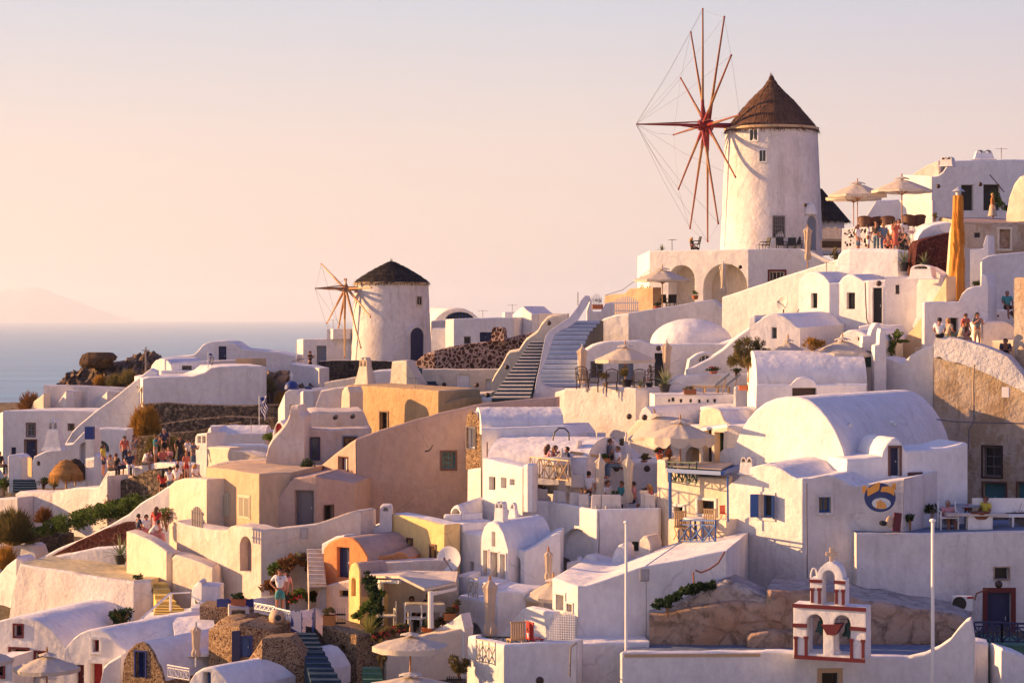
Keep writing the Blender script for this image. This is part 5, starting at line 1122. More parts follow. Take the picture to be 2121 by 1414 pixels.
def pose_meshes(pose):
    if pose in POSE:return POSE[pose]
    s=skeleton(pose);allk=['pel','wa','ch','nk','hd','tp']+[k+x for x in 'lr' for k in('hip','kn','an','to','sh','el','wr','ha')]
    d={};body=sub_skin('body',s,allk,0)
    bm=bmesh.new();bm.from_mesh(body);ex=MB();hd=Vector(s['hd']);
    ex.tube([hd+Vector((0,-.085,.0)),hd+Vector((0,-.115,-.025))],[.012,.016],5)         # nose
    for x in(-1,1):ex.sphere(hd+Vector((.088*x,0,-.01)),.022,6,4,sq=(.5,1,1.3))       # ears
    for x in 'lr':                                                                                  # fingers and thumb
        w,h_=Vector(s['wr'+x]),Vector(s['ha'+x]);dd=(h_-w).normalized();si=dd.orthogonal().normalized()
        for k,(o_,L)in enumerate(((-.03,.055),(-.011,.07),(.009,.072),(.028,.06))):ex.tube([h_+si*o_,h_+si*o_+dd*L*.6,h_+si*o_*.8+dd*L+dd.cross(si)*.012],[.0095,.009,.007],5)
        ex.tube([w+dd*.03+si*.03,w+dd*.06+si*.055,w+dd*.10+si*.055],[.011,.010,.008],5)
    vs=[bm.verts.new(v)for v in ex.v]
    for f in ex.f:
        try:bm.faces.new([vs[i]for i in f])
        except ValueError:pass
    bm.to_mesh(body);bm.free();d['body']=body
    s2=dict(s);
    for x in 'lr':s2['el'+x]=mid(s['sh'+x],s['el'+x],.75)
    s2['nk']=mid(s['ch'],s['nk'],.62);s2['pel']=mid(s['pel'],s['wa'],.05)
    d['shirt']=sub_skin('shirt',s2,['pel','wa','ch','nk','shl','ell','shr','elr'],.022)
    s3=dict(s);s3['wa']=mid(s['pel'],s['wa'],.55)
    d['trousers']=sub_skin('trousers',s3,['pel','wa','hipl','knl','anl','hipr','knr','anr'],.018)
    s4=dict(s3)
    for x in 'lr':s4['kn'+x]=mid(s['hip'+x],s['kn'+x],.85)
    d['shorts']=sub_skin('shorts',s4,['pel','wa','hipl','knl','hipr','knr'],.026)
    mb=MB();pz=Vector(s['pel'])
    if pose.startswith('sit'):
        kz=(Vector(s['knl'])+Vector(s['knr']))/2
        mb.tube([pz+Vector((0,.02,.10)),pz+Vector((0,-.05,-.0)),pz.lerp(kz,.6),kz+Vector((0,-.05,-.05)),kz+Vector((0,-.03,-.28))],[.13,.17,.19,.17,.19],12,cap=False)
    else:mb.tube([pz+Vector((0,0,.10)),pz,pz-Vector((0,0,.35)),pz-Vector((0,0,.55))],[.12,.165,.22,.27],14,cap=False)
    d['skirt']=mb
    for nm,L in(('short',0),('long',.30)):
        hb=MB();c=hd+Vector((0,.012,.035));hb.sphere(c,.108,12,8,sq=(.95,1.02,1.0),jit=.05)
        for v in hb.v:
            r_=v-c
            if r_.y<-.045 and r_.z<.045:v.y=c.y-.045
            if r_.z<-.06 and not L:v.z=c.z-.06
        if L:hb.tube([c+Vector((0,.06,0)),c+Vector((0,.10,-.12)),c+Vector((0,.11,-L))],[.09,.10,.05],8)
        d['hair_'+nm]=hb
    POSE[pose]=d;return d
def person(label,px,py,D,pose='stand',rz=0,shirt='c_white',legs='trousers',lm_='c_navy',hair='short',hm='hair_dark',skin='skin',s=1.0,group=None,extra=None):
    d=pose_meshes(pose);root=empty('person',P(px,py,D),None,'person',group,rz=R(rz));root.scale=(s,)*3;root['label']=label
    def put(nm,me,m):
        key=nm+'_'+m
        if isinstance(me,MB):me=me.build(nm,m);q=me.data;bpy.data.objects.remove(me)
        else:q=me.copy();q.materials.clear();q.materials.append(M[m])
        for p in q.polygons:p.use_smooth=True
        o=bpy.data.objects.new(nm,q);col.objects.link(o);o.parent=root;return o
    put('body',d['body'],skin);put('shirt',d['shirt'],shirt);put({'shorts':'shorts','trousers':'trousers','skirt':'skirt'}[legs],d[legs],lm_);put('hair',d['hair_'+hair],hm)
    if extra=='hat':hb=MB();c=Vector(skeleton(pose)['hd']);hb.lathe([(.20,.07),(.11,.075),(.10,.15),(.0,.17)],14,c);hb.build('hat','gold_hat',root,smooth=40)
    if extra=='cap':hb=MB();c=Vector(skeleton(pose)['hd']);hb.lathe([(.118,.05),(.115,.10),(.06,.15),(.0,.16)],12,c+Vector((0,.01,0)));hb.build('cap','dark_red',root,smooth=40)
    if extra=='camera':hb=MB();c=(Vector(skeleton(pose)['hal'])+Vector(skeleton(pose)['har']))/2;hb.box(c+Vector((0,-.02,.03)),(.12,.06,.08));hb.tube([c+Vector((0,-.04,.03)),c+Vector((0,-.11,.03))],.03,8);hb.build('camera','black',root)
    if extra=='phone':hb=MB();c=(Vector(skeleton(pose)['hal'])+Vector(skeleton(pose)['har']))/2;hb.box(c+Vector((0,-.02,.06)),(.07,.012,.14));hb.build('phone','black',root)
    return root
G1='sunset crowd on the lower left wall'
for a in[
  ('person in teal shirt standing near the narrow olive bush',322,965,118.8,'photo',80,'c_teal','shorts','c_beige','short','hair_brown'),
  ('person in black dress standing behind the salmon top',372,966,119.2,'stand',30,'c_black','skirt','c_black','long','hair_dark'),
  ('tall person in grey shirt under the shrine openings',400,978,117.6,'phone',60,'c_grey','trousers','c_denim','short','hair_dark'),
  ('person in yellow top standing left of the crowd wall',214,985,118.2,'stand',80,'c_yellow','shorts','c_navy','long','hair_dark'),
  ('standing person in white shirt and dark shorts above the lower left crowd',389,972,120,'stand',60,'c_white','shorts','c_navy','short','hair_dark'),
  ('person in grey vest seated leftmost on the whitewashed wall',228,975,116.5,'sit',70,'c_beige','trousers','c_black','short','hair_brown'),
  ('dark clad person second from the left on the whitewashed wall',240,972,117,'sit',150,'c_black','shorts','c_navy','short','hair_brown'),
  ('person in pale pink top bending beside the man in dark shirt',254,970,117,'sit_lean',120,'c_pink','trousers','c_navy','short','hair_dark'),
  ('man in dark shirt and white trousers with legs over the whitewashed wall',268,968,116,'sit',20,'c_navy','trousers','c_white','short','hair_dark'),
  ('person in red top standing behind the man in white trousers',258,968,118.6,'stand',40,'c_coral','trousers','c_navy','short','hair_dark'),
  ('person in patterned shirt standing centre of the wall crowd',277,966,118.6,'photo',60,'c_grey','shorts','c_beige','short','hair_dark'),
  ('person in white top bent forward on the whitewashed wall',299,960,117,'sit_lean',60,'c_white','shorts','c_beige','short','hair_dark'),
  ('woman with brown hair and orange top beside the bush',337,960,117,'sit',30,'c_coral','shorts','c_teal','long','hair_brown'),
  ('person in blue shirt behind the woman in orange',340,952,119,'stand',20,'c_navy','shorts','c_black','short','hair_grey'),
  ('woman in salmon top seated right of the woman in orange',350,958,117.4,'sit',-20,'c_pink','trousers','c_black','long','hair_brown'),
  ('person in dark top leaning at the wall bend',362,972,117.2,'sit_lean',-30,'c_grey','shorts','c_denim','short','hair_brown'),
  ('person in white shirt seated behind the pale wall bend',369,982,115.5,'sit',180,'c_white','shorts','c_navy','short','hair_dark'),
  ('woman in red top seated facing away by the steps',337,1008,113.8,'sit',190,'c_red','shorts','c_black','long','hair_dark'),
  ('left of two seated friends in white shirts seen from behind',352,1002,113,'sit',180,'c_white','trousers','c_denim','short','hair_dark'),
  ('right of two seated friends in white shirts seen from behind',367,998,112.6,'sit',170,'c_white','trousers','c_beige','short','hair_dark'),
  ('blond child in orange top beside the gate',386,990,114.6,'stand',30,'c_coral','shorts','c_red','short','hair_blond','skin',.68),
  ('person in white with golden hair near the blue white shrine',404,995,115,'sit',60,'c_white','shorts','c_white','long','hair_blond'),
  ('person with brown hair among the crowd under the shrine',377,975,117,'sit',200,'c_coral','trousers','c_black','long','hair_brown'),
  ('person in navy shirt seated on the cream wall above the agaves',287,1103,107.6,'sit',120,'c_navy','trousers','c_pink','short','hair_dark'),
  ('person in white seated between navy shirt and white vest',303,1104,108.4,'sit',20,'c_white','trousers','c_white','short','hair_dark'),
  ('person in white top leaning forward with pink patterned skirt',311,1112,107.2,'sit_lean',100,'c_white','skirt','c_pink','short','hair_dark'),
  ('woman in red top and pale skirt standing by the flowers',324,1128,107.4,'stand',160,'c_red','skirt','c_pink','long','hair_brown')]:
    person(*a[:11],*(a[11:]or()),group=G1)if len(a)>11 else person(*a,s=.9,group=G1)
G2='sunset watchers at the right'
for a in[
  ('man in white shirt seated with his back turned on the rough white cap',1946,699,110.4,'sit',165,'c_white','shorts','c_black','short','hair_dark'),
  ('blond woman in beige top second from left on the rough white cap',1964,700,111,'sit',120,'c_beige','skirt','c_green','short','hair_blond'),
  ('person in tan vest leaning forward in the middle of the watchers',1989,704,110.6,'sit_lean',40,'c_beige','shorts','c_beige','long','hair_brown'),
  ('person in coral top behind the leaning watcher',2000,722,112,'stand',30,'c_coral','trousers','c_pink','short','hair_brown','skin',.9),
  ('long haired woman in grey top and beige shorts with arms folded',2024,727,111.8,'phone',10,'c_grey','shorts','c_beige','long','hair_dark','skin',.98),
  ('dark haired child low behind the rough white cap',2007,716,111,'sit',20,'c_white','shorts','c_navy','short','hair_dark','skin',.6),
  ('man in teal shirt seated on the stone inlaid bench',2086,641,114.2,'sit',10,'c_teal','shorts','c_black','short','hair_grey','skin_dark'),
  ('man in dark blue seated low beside the sunlit stone step',2082,738,110.6,'sit_lean',-10,'c_navy','shorts','c_navy','short','hair_dark','skin_dark')]:
    person(*a,group=G2)
G3='crowd on the upper right terrace'
for a in[
  ('person in black shirt behind the blond woman of the upper crowd',1815,524,124.8,'stand',-40,'c_black','trousers','c_denim','short','hair_dark'),
  ('woman in coral dress beside the backpack wearer',1855,524,123.9,'photo',10,'c_coral','skirt','c_coral','long','hair_brown'),
  ('person in grey shirt seated by the picket gate',1876,516,124.2,'sit',-40,'c_grey','trousers','c_navy','short','hair_dark'),
  ('long haired woman in white top at the left of the upper crowd',1777,533,123.4,'stand',60,'c_white','shorts','c_denim','long','hair_brown'),
  ('person in white vest with black bag looking at a phone',1798,531,123.6,'phone',80,'c_white','shorts','c_white','short','hair_dark','skin_dark'),
  ('blond woman in blue and white top leaning on the low wall',1830,530,123.6,'akimbo',20,'c_denim','trousers','c_denim','short','hair_blond'),
  ('person with backpack behind the seated photographer',1848,524,124.4,'stand',120,'c_white','shorts','c_black','short','hair_dark'),
  ('tall person in white shirt at the picket fence',1862,520,125.0,'stand',-30,'c_white','trousers','c_navy','long','hair_dark'),
  ('person in red patterned shirt crouching in the upper crowd',1842,517,123.1,'sit_lean',-20,'c_coral','shorts','c_black','short','hair_brown'),
  ('dark haired woman taking a photo at the right of the upper crowd',1868,518,123.0,'sit_photo',30,'c_black','trousers','c_black','long','hair_dark')]:
    person(*a,group=G3)
person('blond figure in orange top on the terrace by the dark doorways',2056,462,129.5,'stand',70,'orange_cloth','skirt','c_beige','short','hair_blond')
person('woman in black seated alone at the edge below the large windmill',1433,517,146.5,'sit',70,'c_black','trousers','c_black','long','hair_blond')
person('watcher in dark clothes and red cap by the mill annex',642,776,153.0,'phone',60,'c_black','trousers','c_black','short','hair_dark','skin',1.0,None,'cap')
person('young man in white printed shirt and teal shorts on the blue bridge',580,1275,99.7,'akimbo',0,'c_white','shorts','c_teal','short','hair_brown')
person('woman with long dark hair in white top and black trousers behind the young man',590,1277,100.4,'stand',15,'c_pink','trousers','c_black','long','hair_dark')
person('waiter in white shirt seen from behind on the restaurant terrace',1219,1066,105.6,'stand',180,'c_white','trousers','c_black','short','hair_dark')
person('grey haired diner in white facing the waiter',1258,1040,105.7,'sit',50,'c_white','trousers','c_navy','short','hair_brown')
person('diner with sunglasses in teal top beside the right closed parasol',1288,1041,105.6,'sit',-60,'c_teal','trousers','c_grey','short','hair_brown')
person('diner in pale pink shirt with his back to the peeling wall',1312,1042,105.4,'sit',-80,'c_pink','trousers','c_navy','short','hair_dark')
person('woman in black top seated at the front left table of the restaurant terrace',1120,1040,106.4,'sit',160,'c_black','trousers','c_black','long','hair_brown')
person('bearded diner in navy shirt between the left parasol and the waiter',1186,1043,106.4,'sit',140,'c_navy','trousers','c_grey','short','hair_dark')
person('blond diner in coral top near the right front corner of the terrace',1344,1048,105.3,'sit',-60,'c_coral','shorts','c_beige','long','hair_blond')
person('man in grey shirt seated at the end table of the upper deck',1264,952,107.2,'sit',90,'c_grey','trousers','c_black','short','hair_brown')
person('person in red behind the man in grey shirt',1270,950,108.2,'sit',60,'c_red','trousers','c_navy','short','hair_grey')
person('diner in pale blue shirt at the railing of the upper deck',1280,968,106.4,'sit',-70,'c_white','trousers','c_denim','short','hair_brown')
person('long haired woman diner at the left railing',1135,965,105.7,'sit',120,'c_pink','trousers','c_black','long','hair_brown')
person('smiling diner second from the left at the railing',1150,967,105.9,'sit',30,'c_coral','trousers','c_black','long','hair_brown')
person('dark haired diner third at the left railing',1160,966,106.6,'sit',10,'c_black','trousers','c_black','short','hair_dark')
person('man in dark shirt at the end of the left railing table',1175,970,105.6,'sit',-80,'c_navy','trousers','c_grey','short','hair_dark')
person('man in pink open shirt and grey shorts seated on the lavender terrace',1963,1085,98.0,'sit',10,'c_pink','shorts','c_grey','short','hair_grey','skin_dark')
person('woman in yellow sleeveless top at the low terrace table',2042,1076,98.3,'sit',-55,'c_yellow','shorts','c_black','short','hair_brown','skin_dark')
person('dark figure seated in the shade of the covered veranda',853,1284,96.8,'sit',0,'c_black','trousers','c_black','short','hair_dark','skin_dark')
person('second shaded figure at the right of the covered veranda',888,1278,97.2,'sit',-40,'c_navy','trousers','c_black','short','hair_brown','skin_dark')
person('person in dark clothes at the far left courtyard table',-1,968,124,'sit',60,'c_black','trousers','c_black','short','hair_dark')
# ------------------------------------------------------------ plants
def leaves(mb,c,r,n,L,flat=.35,up=0.0,hollow=.35,clump=9,mi=0):
    """leaf-sized faces in clumps filling an uneven volume"""
    c=Vector(c);r=Vector(r if isinstance(r,(tuple,list))else(r,)*3);cl=[]
    for i in range(clump):
        d=Vector((random.gauss(0,1),random.gauss(0,1),random.gauss(0,1))).normalized()*random.uniform(.35,.85)
        cl.append((Vector((d.x*r.x,d.y*r.y,d.z*r.z)),random.uniform(.28,.5)))
    for i in range(n):
        k,q=random.choice(cl);d=Vector((random.gauss(0,1),random.gauss(0,1),random.gauss(0,1))).normalized()*random.uniform(hollow,1)**.5
        p=c+k+Vector((d.x*r.x,d.y*r.y,d.z*r.z))*q
        a=(d+Vector((random.uniform(-.6,.6),random.uniform(-.6,.6),random.uniform(-.4,.6)+up))).normalized();b=a.orthogonal().normalized();b=(b*cos(i)+a.cross(b)*sin(i))*L*flat
        l=L*random.uniform(.6,1.3);mb.add([p-a*l*.5,p+b*.5,p+a*l*.5,p-b*.5],[(0,1,2,3)],mi)
def shrub(px,py,D,wpx,hpx,m,label,n=900,L=.16,name='shrub',flat=.35,up=.2,group=None,stems='wood',clump=12,flowers=None):
    S=F/G(D);w,h=wpx/S,hpx/S;root=empty(name,P(px,py,D),label,'shrub' if name=='shrub' else name.replace('_',' '),group)
    mb=MB();leaves(mb,(0,0,h*.52),(w*.5,w*.42,h*.5),n,L,flat,up,clump=clump);
    if flowers:leaves(mb,(0,-w*.1,h*.55),(w*.5,w*.42,h*.48),n//6,L*.6,.8,0,clump=clump,mi=1)
    mb.build('foliage',[m,flowers or m],root)
    sb=MB()
    for i in range(7):a=random.uniform(0,6.28);sb.tube([(0,0,-.3),(w*.12*cos(a),w*.12*sin(a),h*.3),(w*.3*cos(a),w*.3*sin(a),h*.7)],[.03,.02,.008],4)
    sb.build('stems',stems,root)
    return root
def noise3(a,b):return .5+.5*sin(a*2.3+1.3*sin(b*3.1))*cos(b*2.7+a)
def wild(px,py,D,wpx,hpx,m,label,n=1500,L=.45,group=None):
    """a round bush of fine upright twigs"""
    S=F/G(D);w,h=wpx/S,hpx/S;root=empty('bush',P(px,py,D),label,'bush',group);mb=MB()
    for i in range(n):
        a=random.uniform(0,6.28);el=math.asin(random.uniform(-.1,.97));d=Vector((cos(a)*cos(el)*w*.5,sin(a)*cos(el)*w*.4,sin(el)*h))*(.8+.3*noise3(a*2,el*3))
        f=random.uniform(.55,1.0);p=d*f;t=(d.normalized()+Vector((random.uniform(-.35,.35),random.uniform(-.35,.35),.35+random.uniform(-.2,.3)))).normalized()*L*random.uniform(.5,1)
        s_=t.orthogonal().normalized()*.022;mb.add([p-s_,p+s_,p+t],[(0,1,2)])
    mb.build('foliage',m,root);sb=MB();sb.sphere((0,0,h*.25),1,12,8,jit=.12,sq=(w*.34,w*.3,h*.42));sb.build('twigs',m,root);return root
def blades(px,py,D,wpx,hpx,m,label,n=24,pot=None,potw=.3,poth=.35,name='agave',wid=.045,droop=.35,group=None):
    S=F/G(D);kk=G(D)/D;potw*=kk;poth*=kk;wid*=kk;w,h=wpx/S*.5,hpx/S;root=empty(name,P(px,py,D),label,name.replace('_',' '),group);z0=poth if pot else 0;mb=MB()
    for i in range(n):
        a=2.4*i;el=R(80-70*(i/n));L=math.hypot(w,h)*(.65+.25*random.random())*(1 if h>w else .9);d=Vector((cos(a)*cos(el),sin(a)*cos(el),sin(el)));sd_=Vector((-sin(a),cos(a),0))*wid
        pts=[Vector((0,0,z0))+d*L*u-Vector((0,0,1))*droop*L*u*u*cos(el)for u in(0,.35,.7,1)];ws=[.7,1,.7,.05]
        b=len(mb.v)
        for p,q in zip(pts,ws):mb.v+=[p-sd_*q,p+sd_*q+Vector((0,0,.0)),p-Vector((0,0,.35))*wid*q]
        for k in range(3):o_=b+k*3;mb.f+=[(o_,o_+2,o_+5,o_+3),(o_+2,o_+1,o_+4,o_+5)];mb.mi+=[0,0]
    mb.build('leaves',m,root)
    if pot:pot_on(root,pot,potw,poth)
    return root
def pot_on(root,m,w,h):
    pb=MB();pb.lathe([(0,0),(w*.62,0),(w*.95,h*.85),(w*1.06,h*.86),(w*1.06,h),(w*.9,h),(w*.85,h*.85),(0,h*.84)],18);pb.build('pot',m,root,smooth=40)
def potted(px,py,D,wpx,hpx,potm,leafm,label,n=420,L=.11,potw=.22,poth=.3,flowers=None,box=None,group='potted plants'):
    S=F/G(D);kk=G(D)/D;potw*=kk;poth*=kk;box=box and box*kk;w,h=wpx/S,hpx/S;root=empty('potted_plant',P(px,py,D),label,'potted plant',group)
    mb=MB();leaves(mb,(0,0,poth+(h-poth)*.5),(w*.5,w*.4,(h-poth)*.55),n,L,.4,.3,clump=8);
    if flowers:leaves(mb,(0,0,poth+(h-poth)*.6),(w*.5,w*.4,(h-poth)*.5),n//5,L*.6,.8,0,clump=8,mi=1)
    mb.build('foliage',[leafm,flowers or leafm],root)
    if box:pb=MB();pb.box((0,0,poth/2),(box,.3,poth));pb.box((0,0,poth*.93),(box+.05,.35,poth*.14));pb.build('trough',potm,root)
    else:pot_on(root,potm,potw,poth)
    return root
wild(62,846,155,46,34,'leaf_brown','rust brown bush on the left cliff edge',900)
wild(300,905,129.5,66,68,'leaf_gold','big golden orange bush on the left slope',2600)
wild(318,958,123.5,34,56,'leaf_olive','narrow olive bush behind the sunset crowd',1300)
wild(360,962,123.5,52,56,'leaf_olive','wide olive bush behind the sunset crowd',1900)
wild(28,1120,114.5,78,62,'leaf_olive','big round dry olive shrub at the lower left',3200,.5)
wild(28,1060,118.5,30,26,'leaf_olive','dry olive tuft above the round shrub',500)
wild(92,1080,116.5,27,24,'leaf_brown','small brown dry tuft by the weathered wall',500)
wild(12,1175,112,44,40,'leaf_gold','yellow dry bush at the far lower left',900)
wild(205,795,157.5,22,14,'leaf_gold','small golden tuft on the rocky headland',300)
wild(238,797,157,34,20,'leaf_olive','green and gold tuft left of the utility pole',500)
wild(265,793,156.5,40,26,'leaf_olive','larger green tuft beside the utility pole',700)
wild(500,835,146,44,20,'leaf_olive','dry tuft on the dark slope behind the flag',500)
wild(545,810,147,60,30,'leaf_olive','dark scrub on the shaded slope',700)
wild(585,835,144,30,22,'leaf_gold','golden grass left of the blue dome',400)
wild(470,835,147,70,16,'leaf_dark','low dark scrub along the stone terrace',700)
shrub(118,1090,115.8,30,30,'leaf_green','bright green bush above the hedge',700,.13)
shrub(8,1020,121,24,34,'leaf_green','green bush at the left edge by the slate steps',600,.14)
shrub(112,1010,121.5,24,16,'leaf_green','low green plants under the straw parasol',350,.12)
shrub(90,1005,122.5,40,18,'leaf_dark','dark ground plants behind the straw parasol',400,.12)
def hedge():
    root=empty('hedge',P(180,1110,114),'long green hedge sloping beside the white ramp','hedge');mb=MB()
    for k in range(26):
        u=k/25;px=82+(280-82)*u;py=1098+(1046-1098)*u;p=P(px,py,114.2-u*.8)-root.location
        leaves(mb,p,(.5,.4,.28+.2*sin(u*3)),300,.12,.45,.2,clump=7)
        if u>.3:leaves(mb,p+Vector((.1,.8,.25)),(.5,.4,.22),150,.12,.45,.2,clump=5)
    mb.build('foliage','leaf_green',root)
    rb=MB()
    for k in range(12):u=k/11;p=P(150+95*u,1078-35*u,115.3)-root.location;leaves(rb,p,(.6,.3,.4),110,.12,.4,.2,clump=5)
    rb.build('dry_foliage','leaf_brown',root)
hedge()
shrub(345,1085,108.6,62,40,'leaf_green','red bougainvillea spilling over the rubble by the ramp',700,.12,name='bougainvillea',flowers='flower_red')
shrub(253,1294,102.2,62,38,'leaf_dark','round dark green succulent bush below the terrace block',900,.16)
shrub(286,1200,104.3,26,13,'leaf_dark','small plant on the terrace block parapet',200,.10)
blades(250,1168,108,38,62,'agave','left potted agave on the yellow floored terrace',22,'black_pot',.32,.42)
blades(270,1168,107.6,30,46,'agave','middle potted agave on the yellow floored terrace',20,'black_pot',.30,.40)
blades(283,1163,108.2,16,46,'agave','slim tall agave behind the two potted ones',12)
blades(408,1262,100.5,34,30,'agave','spiky agave by the squat white pier',16)
shrub(560,918,116,34,26,'leaf_green','green and yellow bush by the flame shaped wall',500,.14)
shrub(636,980,110.5,34,34,'leaf_dark','dark rosemary in a pot below the blue window',420,.2,flat=.15,up=.6)
def vine(pts,D,w,m,label,n=300,L=.13,name='climbing_plant',flowers=None,dz=.5):
    root=empty(name,P(*pts[0],D),label,name.replace('_',' '));mb=MB();S=F/G(D);prev=None;sb=MB()
    tot=[]
    for(a,b)in zip(pts,pts[1:]):
        k=max(2,int(math.hypot(b[0]-a[0],b[1]-a[1])/(w*.35)))
        tot+=[(a[0]+(b[0]-a[0])*i/k,a[1]+(b[1]-a[1])*i/k)for i in range(k)]
    tot.append(pts[-1])
    for(x,y)in tot:
        p=P(x,y,D)-root.location;r=w/S/2;leaves(mb,p,(r,dz,r),n//max(1,len(tot)//3),L,.45,.1,clump=6)
        if flowers:leaves(mb,p-Vector((0,.2,0)),(r,dz,r),n//len(tot)//3,L*.6,.8,0,clump=4,mi=1)
        if prev is not None:sb.tube([prev,p],.02,4)
        prev=p
    mb.build('foliage',[m,flowers or m],root);sb.build('stems','wood',root)
vine([(556,1215),(572,1200),(586,1178),(600,1162),(620,1158),(634,1165)],101.7,34,'leaf_brown','bushy green and brown creeper spilling down by the arched doorway',700,.13)
vine([(560,1180),(575,1170)],101.9,26,'leaf_green','green leaves behind the bushy creeper',250)
blades(616,1158,101.5,34,28,'agave','spiky plant crowning the bushy creeper',14)
vine([(602,1238),(625,1228),(650,1236)],100.8,26,'leaf_green','flowering bushes behind the blue bridge',420,.13,flowers='flower_red')
vine([(768,1330),(770,1300),(778,1270),(785,1240),(772,1215),(765,1200)],94.2,34,'leaf_dark','dark climber at the left post of the covered veranda',900)
vine([(738,1278),(750,1265),(790,1225)],95,20,'leaf_green','trailing vine left of the veranda post',300)
blades(765,1310,90.5,62,44,'yucca','yellow green yucca on the gold rubble wall',60,name='yucca',wid=.03,droop=.25)
vine([(776,1315),(800,1310),(815,1300),(835,1302)],92.4,22,'leaf_olive','mixed yellow flowered plants in front of the veranda',420,.12,flowers='flower_red')
blades(884,1308,93.6,30,26,'agave','potted yucca at the veranda edge',26,'terracotta',.28,.22)
vine([(905,1290),(925,1278),(942,1262),(945,1250)],94.6,18,'leaf_olive','flowering plants climbing by the orange trough',300,.12,flowers='flower_red')
shrub(952,1400,89.6,46,48,'leaf_olive','rusty green bush behind the black pickets at the bottom',1000,.13)
shrub(790,1385,88.8,26,60,'leaf_olive','dry hanging plant left of the square parasol',500,.13)
vine([(1362,1252),(1385,1245),(1402,1232),(1425,1222)],90.9,20,'leaf_dark','dark shrubs creeping over the grey rock hump',520,.16)
vine([(1425,1222),(1450,1215),(1475,1210)],91.0,18,'leaf_dark','fine dark conifer creeper at the top of the rock hump',520,.2)
shrub(1383,1260,90.8,30,12,'leaf_dark','lowest dark sprig on the rock hump',130,.13)
def tree(px,py,D,wpx,hpx,tpx,label,m='leaf_olive'):
    S=F/G(D);w,h,tr=wpx/S,hpx/S,tpx/S;root=empty('olive_tree',P(px,py,D),label,'tree');tb=MB()
    tb.tube([(0,0,0),(.03,0,tr*.6),(-.04,0,tr)],[.13,.10,.09],8);
    mb=MB();ch=h-tr;sp_=[]
    for i in range(16):
        a=2.4*i;e=random.uniform(-.15,1.25);q=Vector((cos(a)*cos(e)*w*.5,sin(a)*cos(e)*w*.45,tr+ch*(.12+.66*sin(e))));sp_.append(q)
        tb.tube([(-.04,0,tr),q*.5+Vector((0,0,tr*.5+.1)),q],[.05,.03,.012],5)
    tb.build('trunk','wood',root,smooth=60)
    for q in sp_:leaves(mb,q,(w*.19,w*.19,ch*.24),330,.13,.3,.3,hollow=.1,clump=6)
    leaves(mb,(0,0,tr+ch*.48),(w*.44,w*.38,ch*.46),1600,.12,.3,.3,clump=16)
    mb.build('crown',m,root)
tree(1553,792,113.2,82,98,32,'rounded olive tree in a terracotta planter')
potted(1552,808,113.5,40,12,'terracotta','leaf_olive','terracotta trough at the foot of the olive tree',60,.08,poth=.25,box=1.1)
shrub(1684,728,112.3,48,30,'leaf_gold','yellow green conifer like bush between the white parasols',700,.2,flat=.2,up=.7)
vine([(1848,740),(1845,720),(1850,700),(1862,690)],114.2,22,'leaf_green','leafy climber on the lit diagonal wall',260)
vine([(1850,712),(1866,706),(1880,706)],114.3,8,'leaf_green','thin twigs reaching right from the climber',60)
blades(1872,562,121,26,44,'agave','left potted agave on the curved wall',18,'black_pot',.30,.5)
blades(1902,562,121,30,42,'agave','tall yellowing agave right of the potted one',20,'black_pot',.24,.5)
blades(1915,562,120.4,22,36,'agave','right potted agave by the white cowl',14,'black_pot',.26,.45)
shrub(2023,597,115.5,22,16,'leaf_green','small green plant on top of the curved lavender wall',220,.12)
shrub(1936,455,127,14,15,'leaf_olive','small wispy plant against the white skyline house',90,.14)
vine([(2058,400),(2066,410),(2074,425),(2082,432)],133,14,'leaf_dark','dark climber over the right dark doorway',160,.16)
shrub(1730,545,134,20,36,'leaf_olive','green plant left of the curved crowd wall',300,.16)
potted(1338,624,138.5,20,36,'terracotta','leaf_green','terracotta pot with green plant on the cream skyline wall',200,.15,.25,.35)
potted(1361,640,136,20,14,'terracotta','leaf_dark','low pot at the foot of the open parasol by the arches',120,.12,.25,.18)
potted(1440,620,138.5,18,18,'terracotta','leaf_green','orange pot at the right of the left arch',140,.12,.22,.25)
potted(1238,640,134,22,22,'terracotta','leaf_dark','terracotta trough between the skyline gates',60,.12,poth=.28,box=.65)
blades(1377,812,116.2,38,50,'agave','big variegated agave in a black pot on the terrace corner',22,'black_pot',.33,.42,wid=.06)
potted(1254,802,118.0,24,34,'light_wood','leaf_olive','small dry bush left of the lattice backed chairs',260,.12,.16,.25)
potted(1298,801,117.8,30,44,'black_pot','leaf_olive','round topiary bush in the middle of the chair terrace',380,.12,.34,.40)
potted(1345,802,117.9,22,46,'black_pot','leaf_brown','bare twiggy bush in a dark pot',130,.12,.22,.25)
blades(1326,805,117.2,22,20,'agave','small bright agave between the lattice chairs',16,'light_wood',.12,.15)
potted(1429,816,115.6,30,16,'rust','leaf_olive','rust coloured box planter on the white ledge',160,.09,poth=.25,box=.65)
potted(1478,774,117.6,34,16,'terracotta','leaf_dark','flat bowl of flowers on the diagonal wall',190,.12,.25,.12,flowers='flower_red')
shrub(1525,774,116.6,24,12,'leaf_dark','low green plant at the foot of the olive tree wall',160,.12)
potted(1334,957,107.2,32,18,'terracotta','leaf_olive','low grey green bush on the upper deck wall',300,.11,.2,.08)
potted(1366,951,104.6,26,24,'terracotta','leaf_dark','terracotta pot with red flowers on the cream wall',240,.11,.2,.25,flowers='flower_red')
shrub(1386,951,104.4,16,22,'leaf_brown','reddish plants beside the terracotta pot',200,.10,flowers='flower_red')
shrub(1288,928,109.4,16,22,'leaf_olive','green shrub behind the end table of the upper deck',200,.12)
potted(1250,956,106.4,24,17,'orange_door','leaf_green','orange trough with leafy plant on the deck railing',180,.12,poth=.18,box=.6)
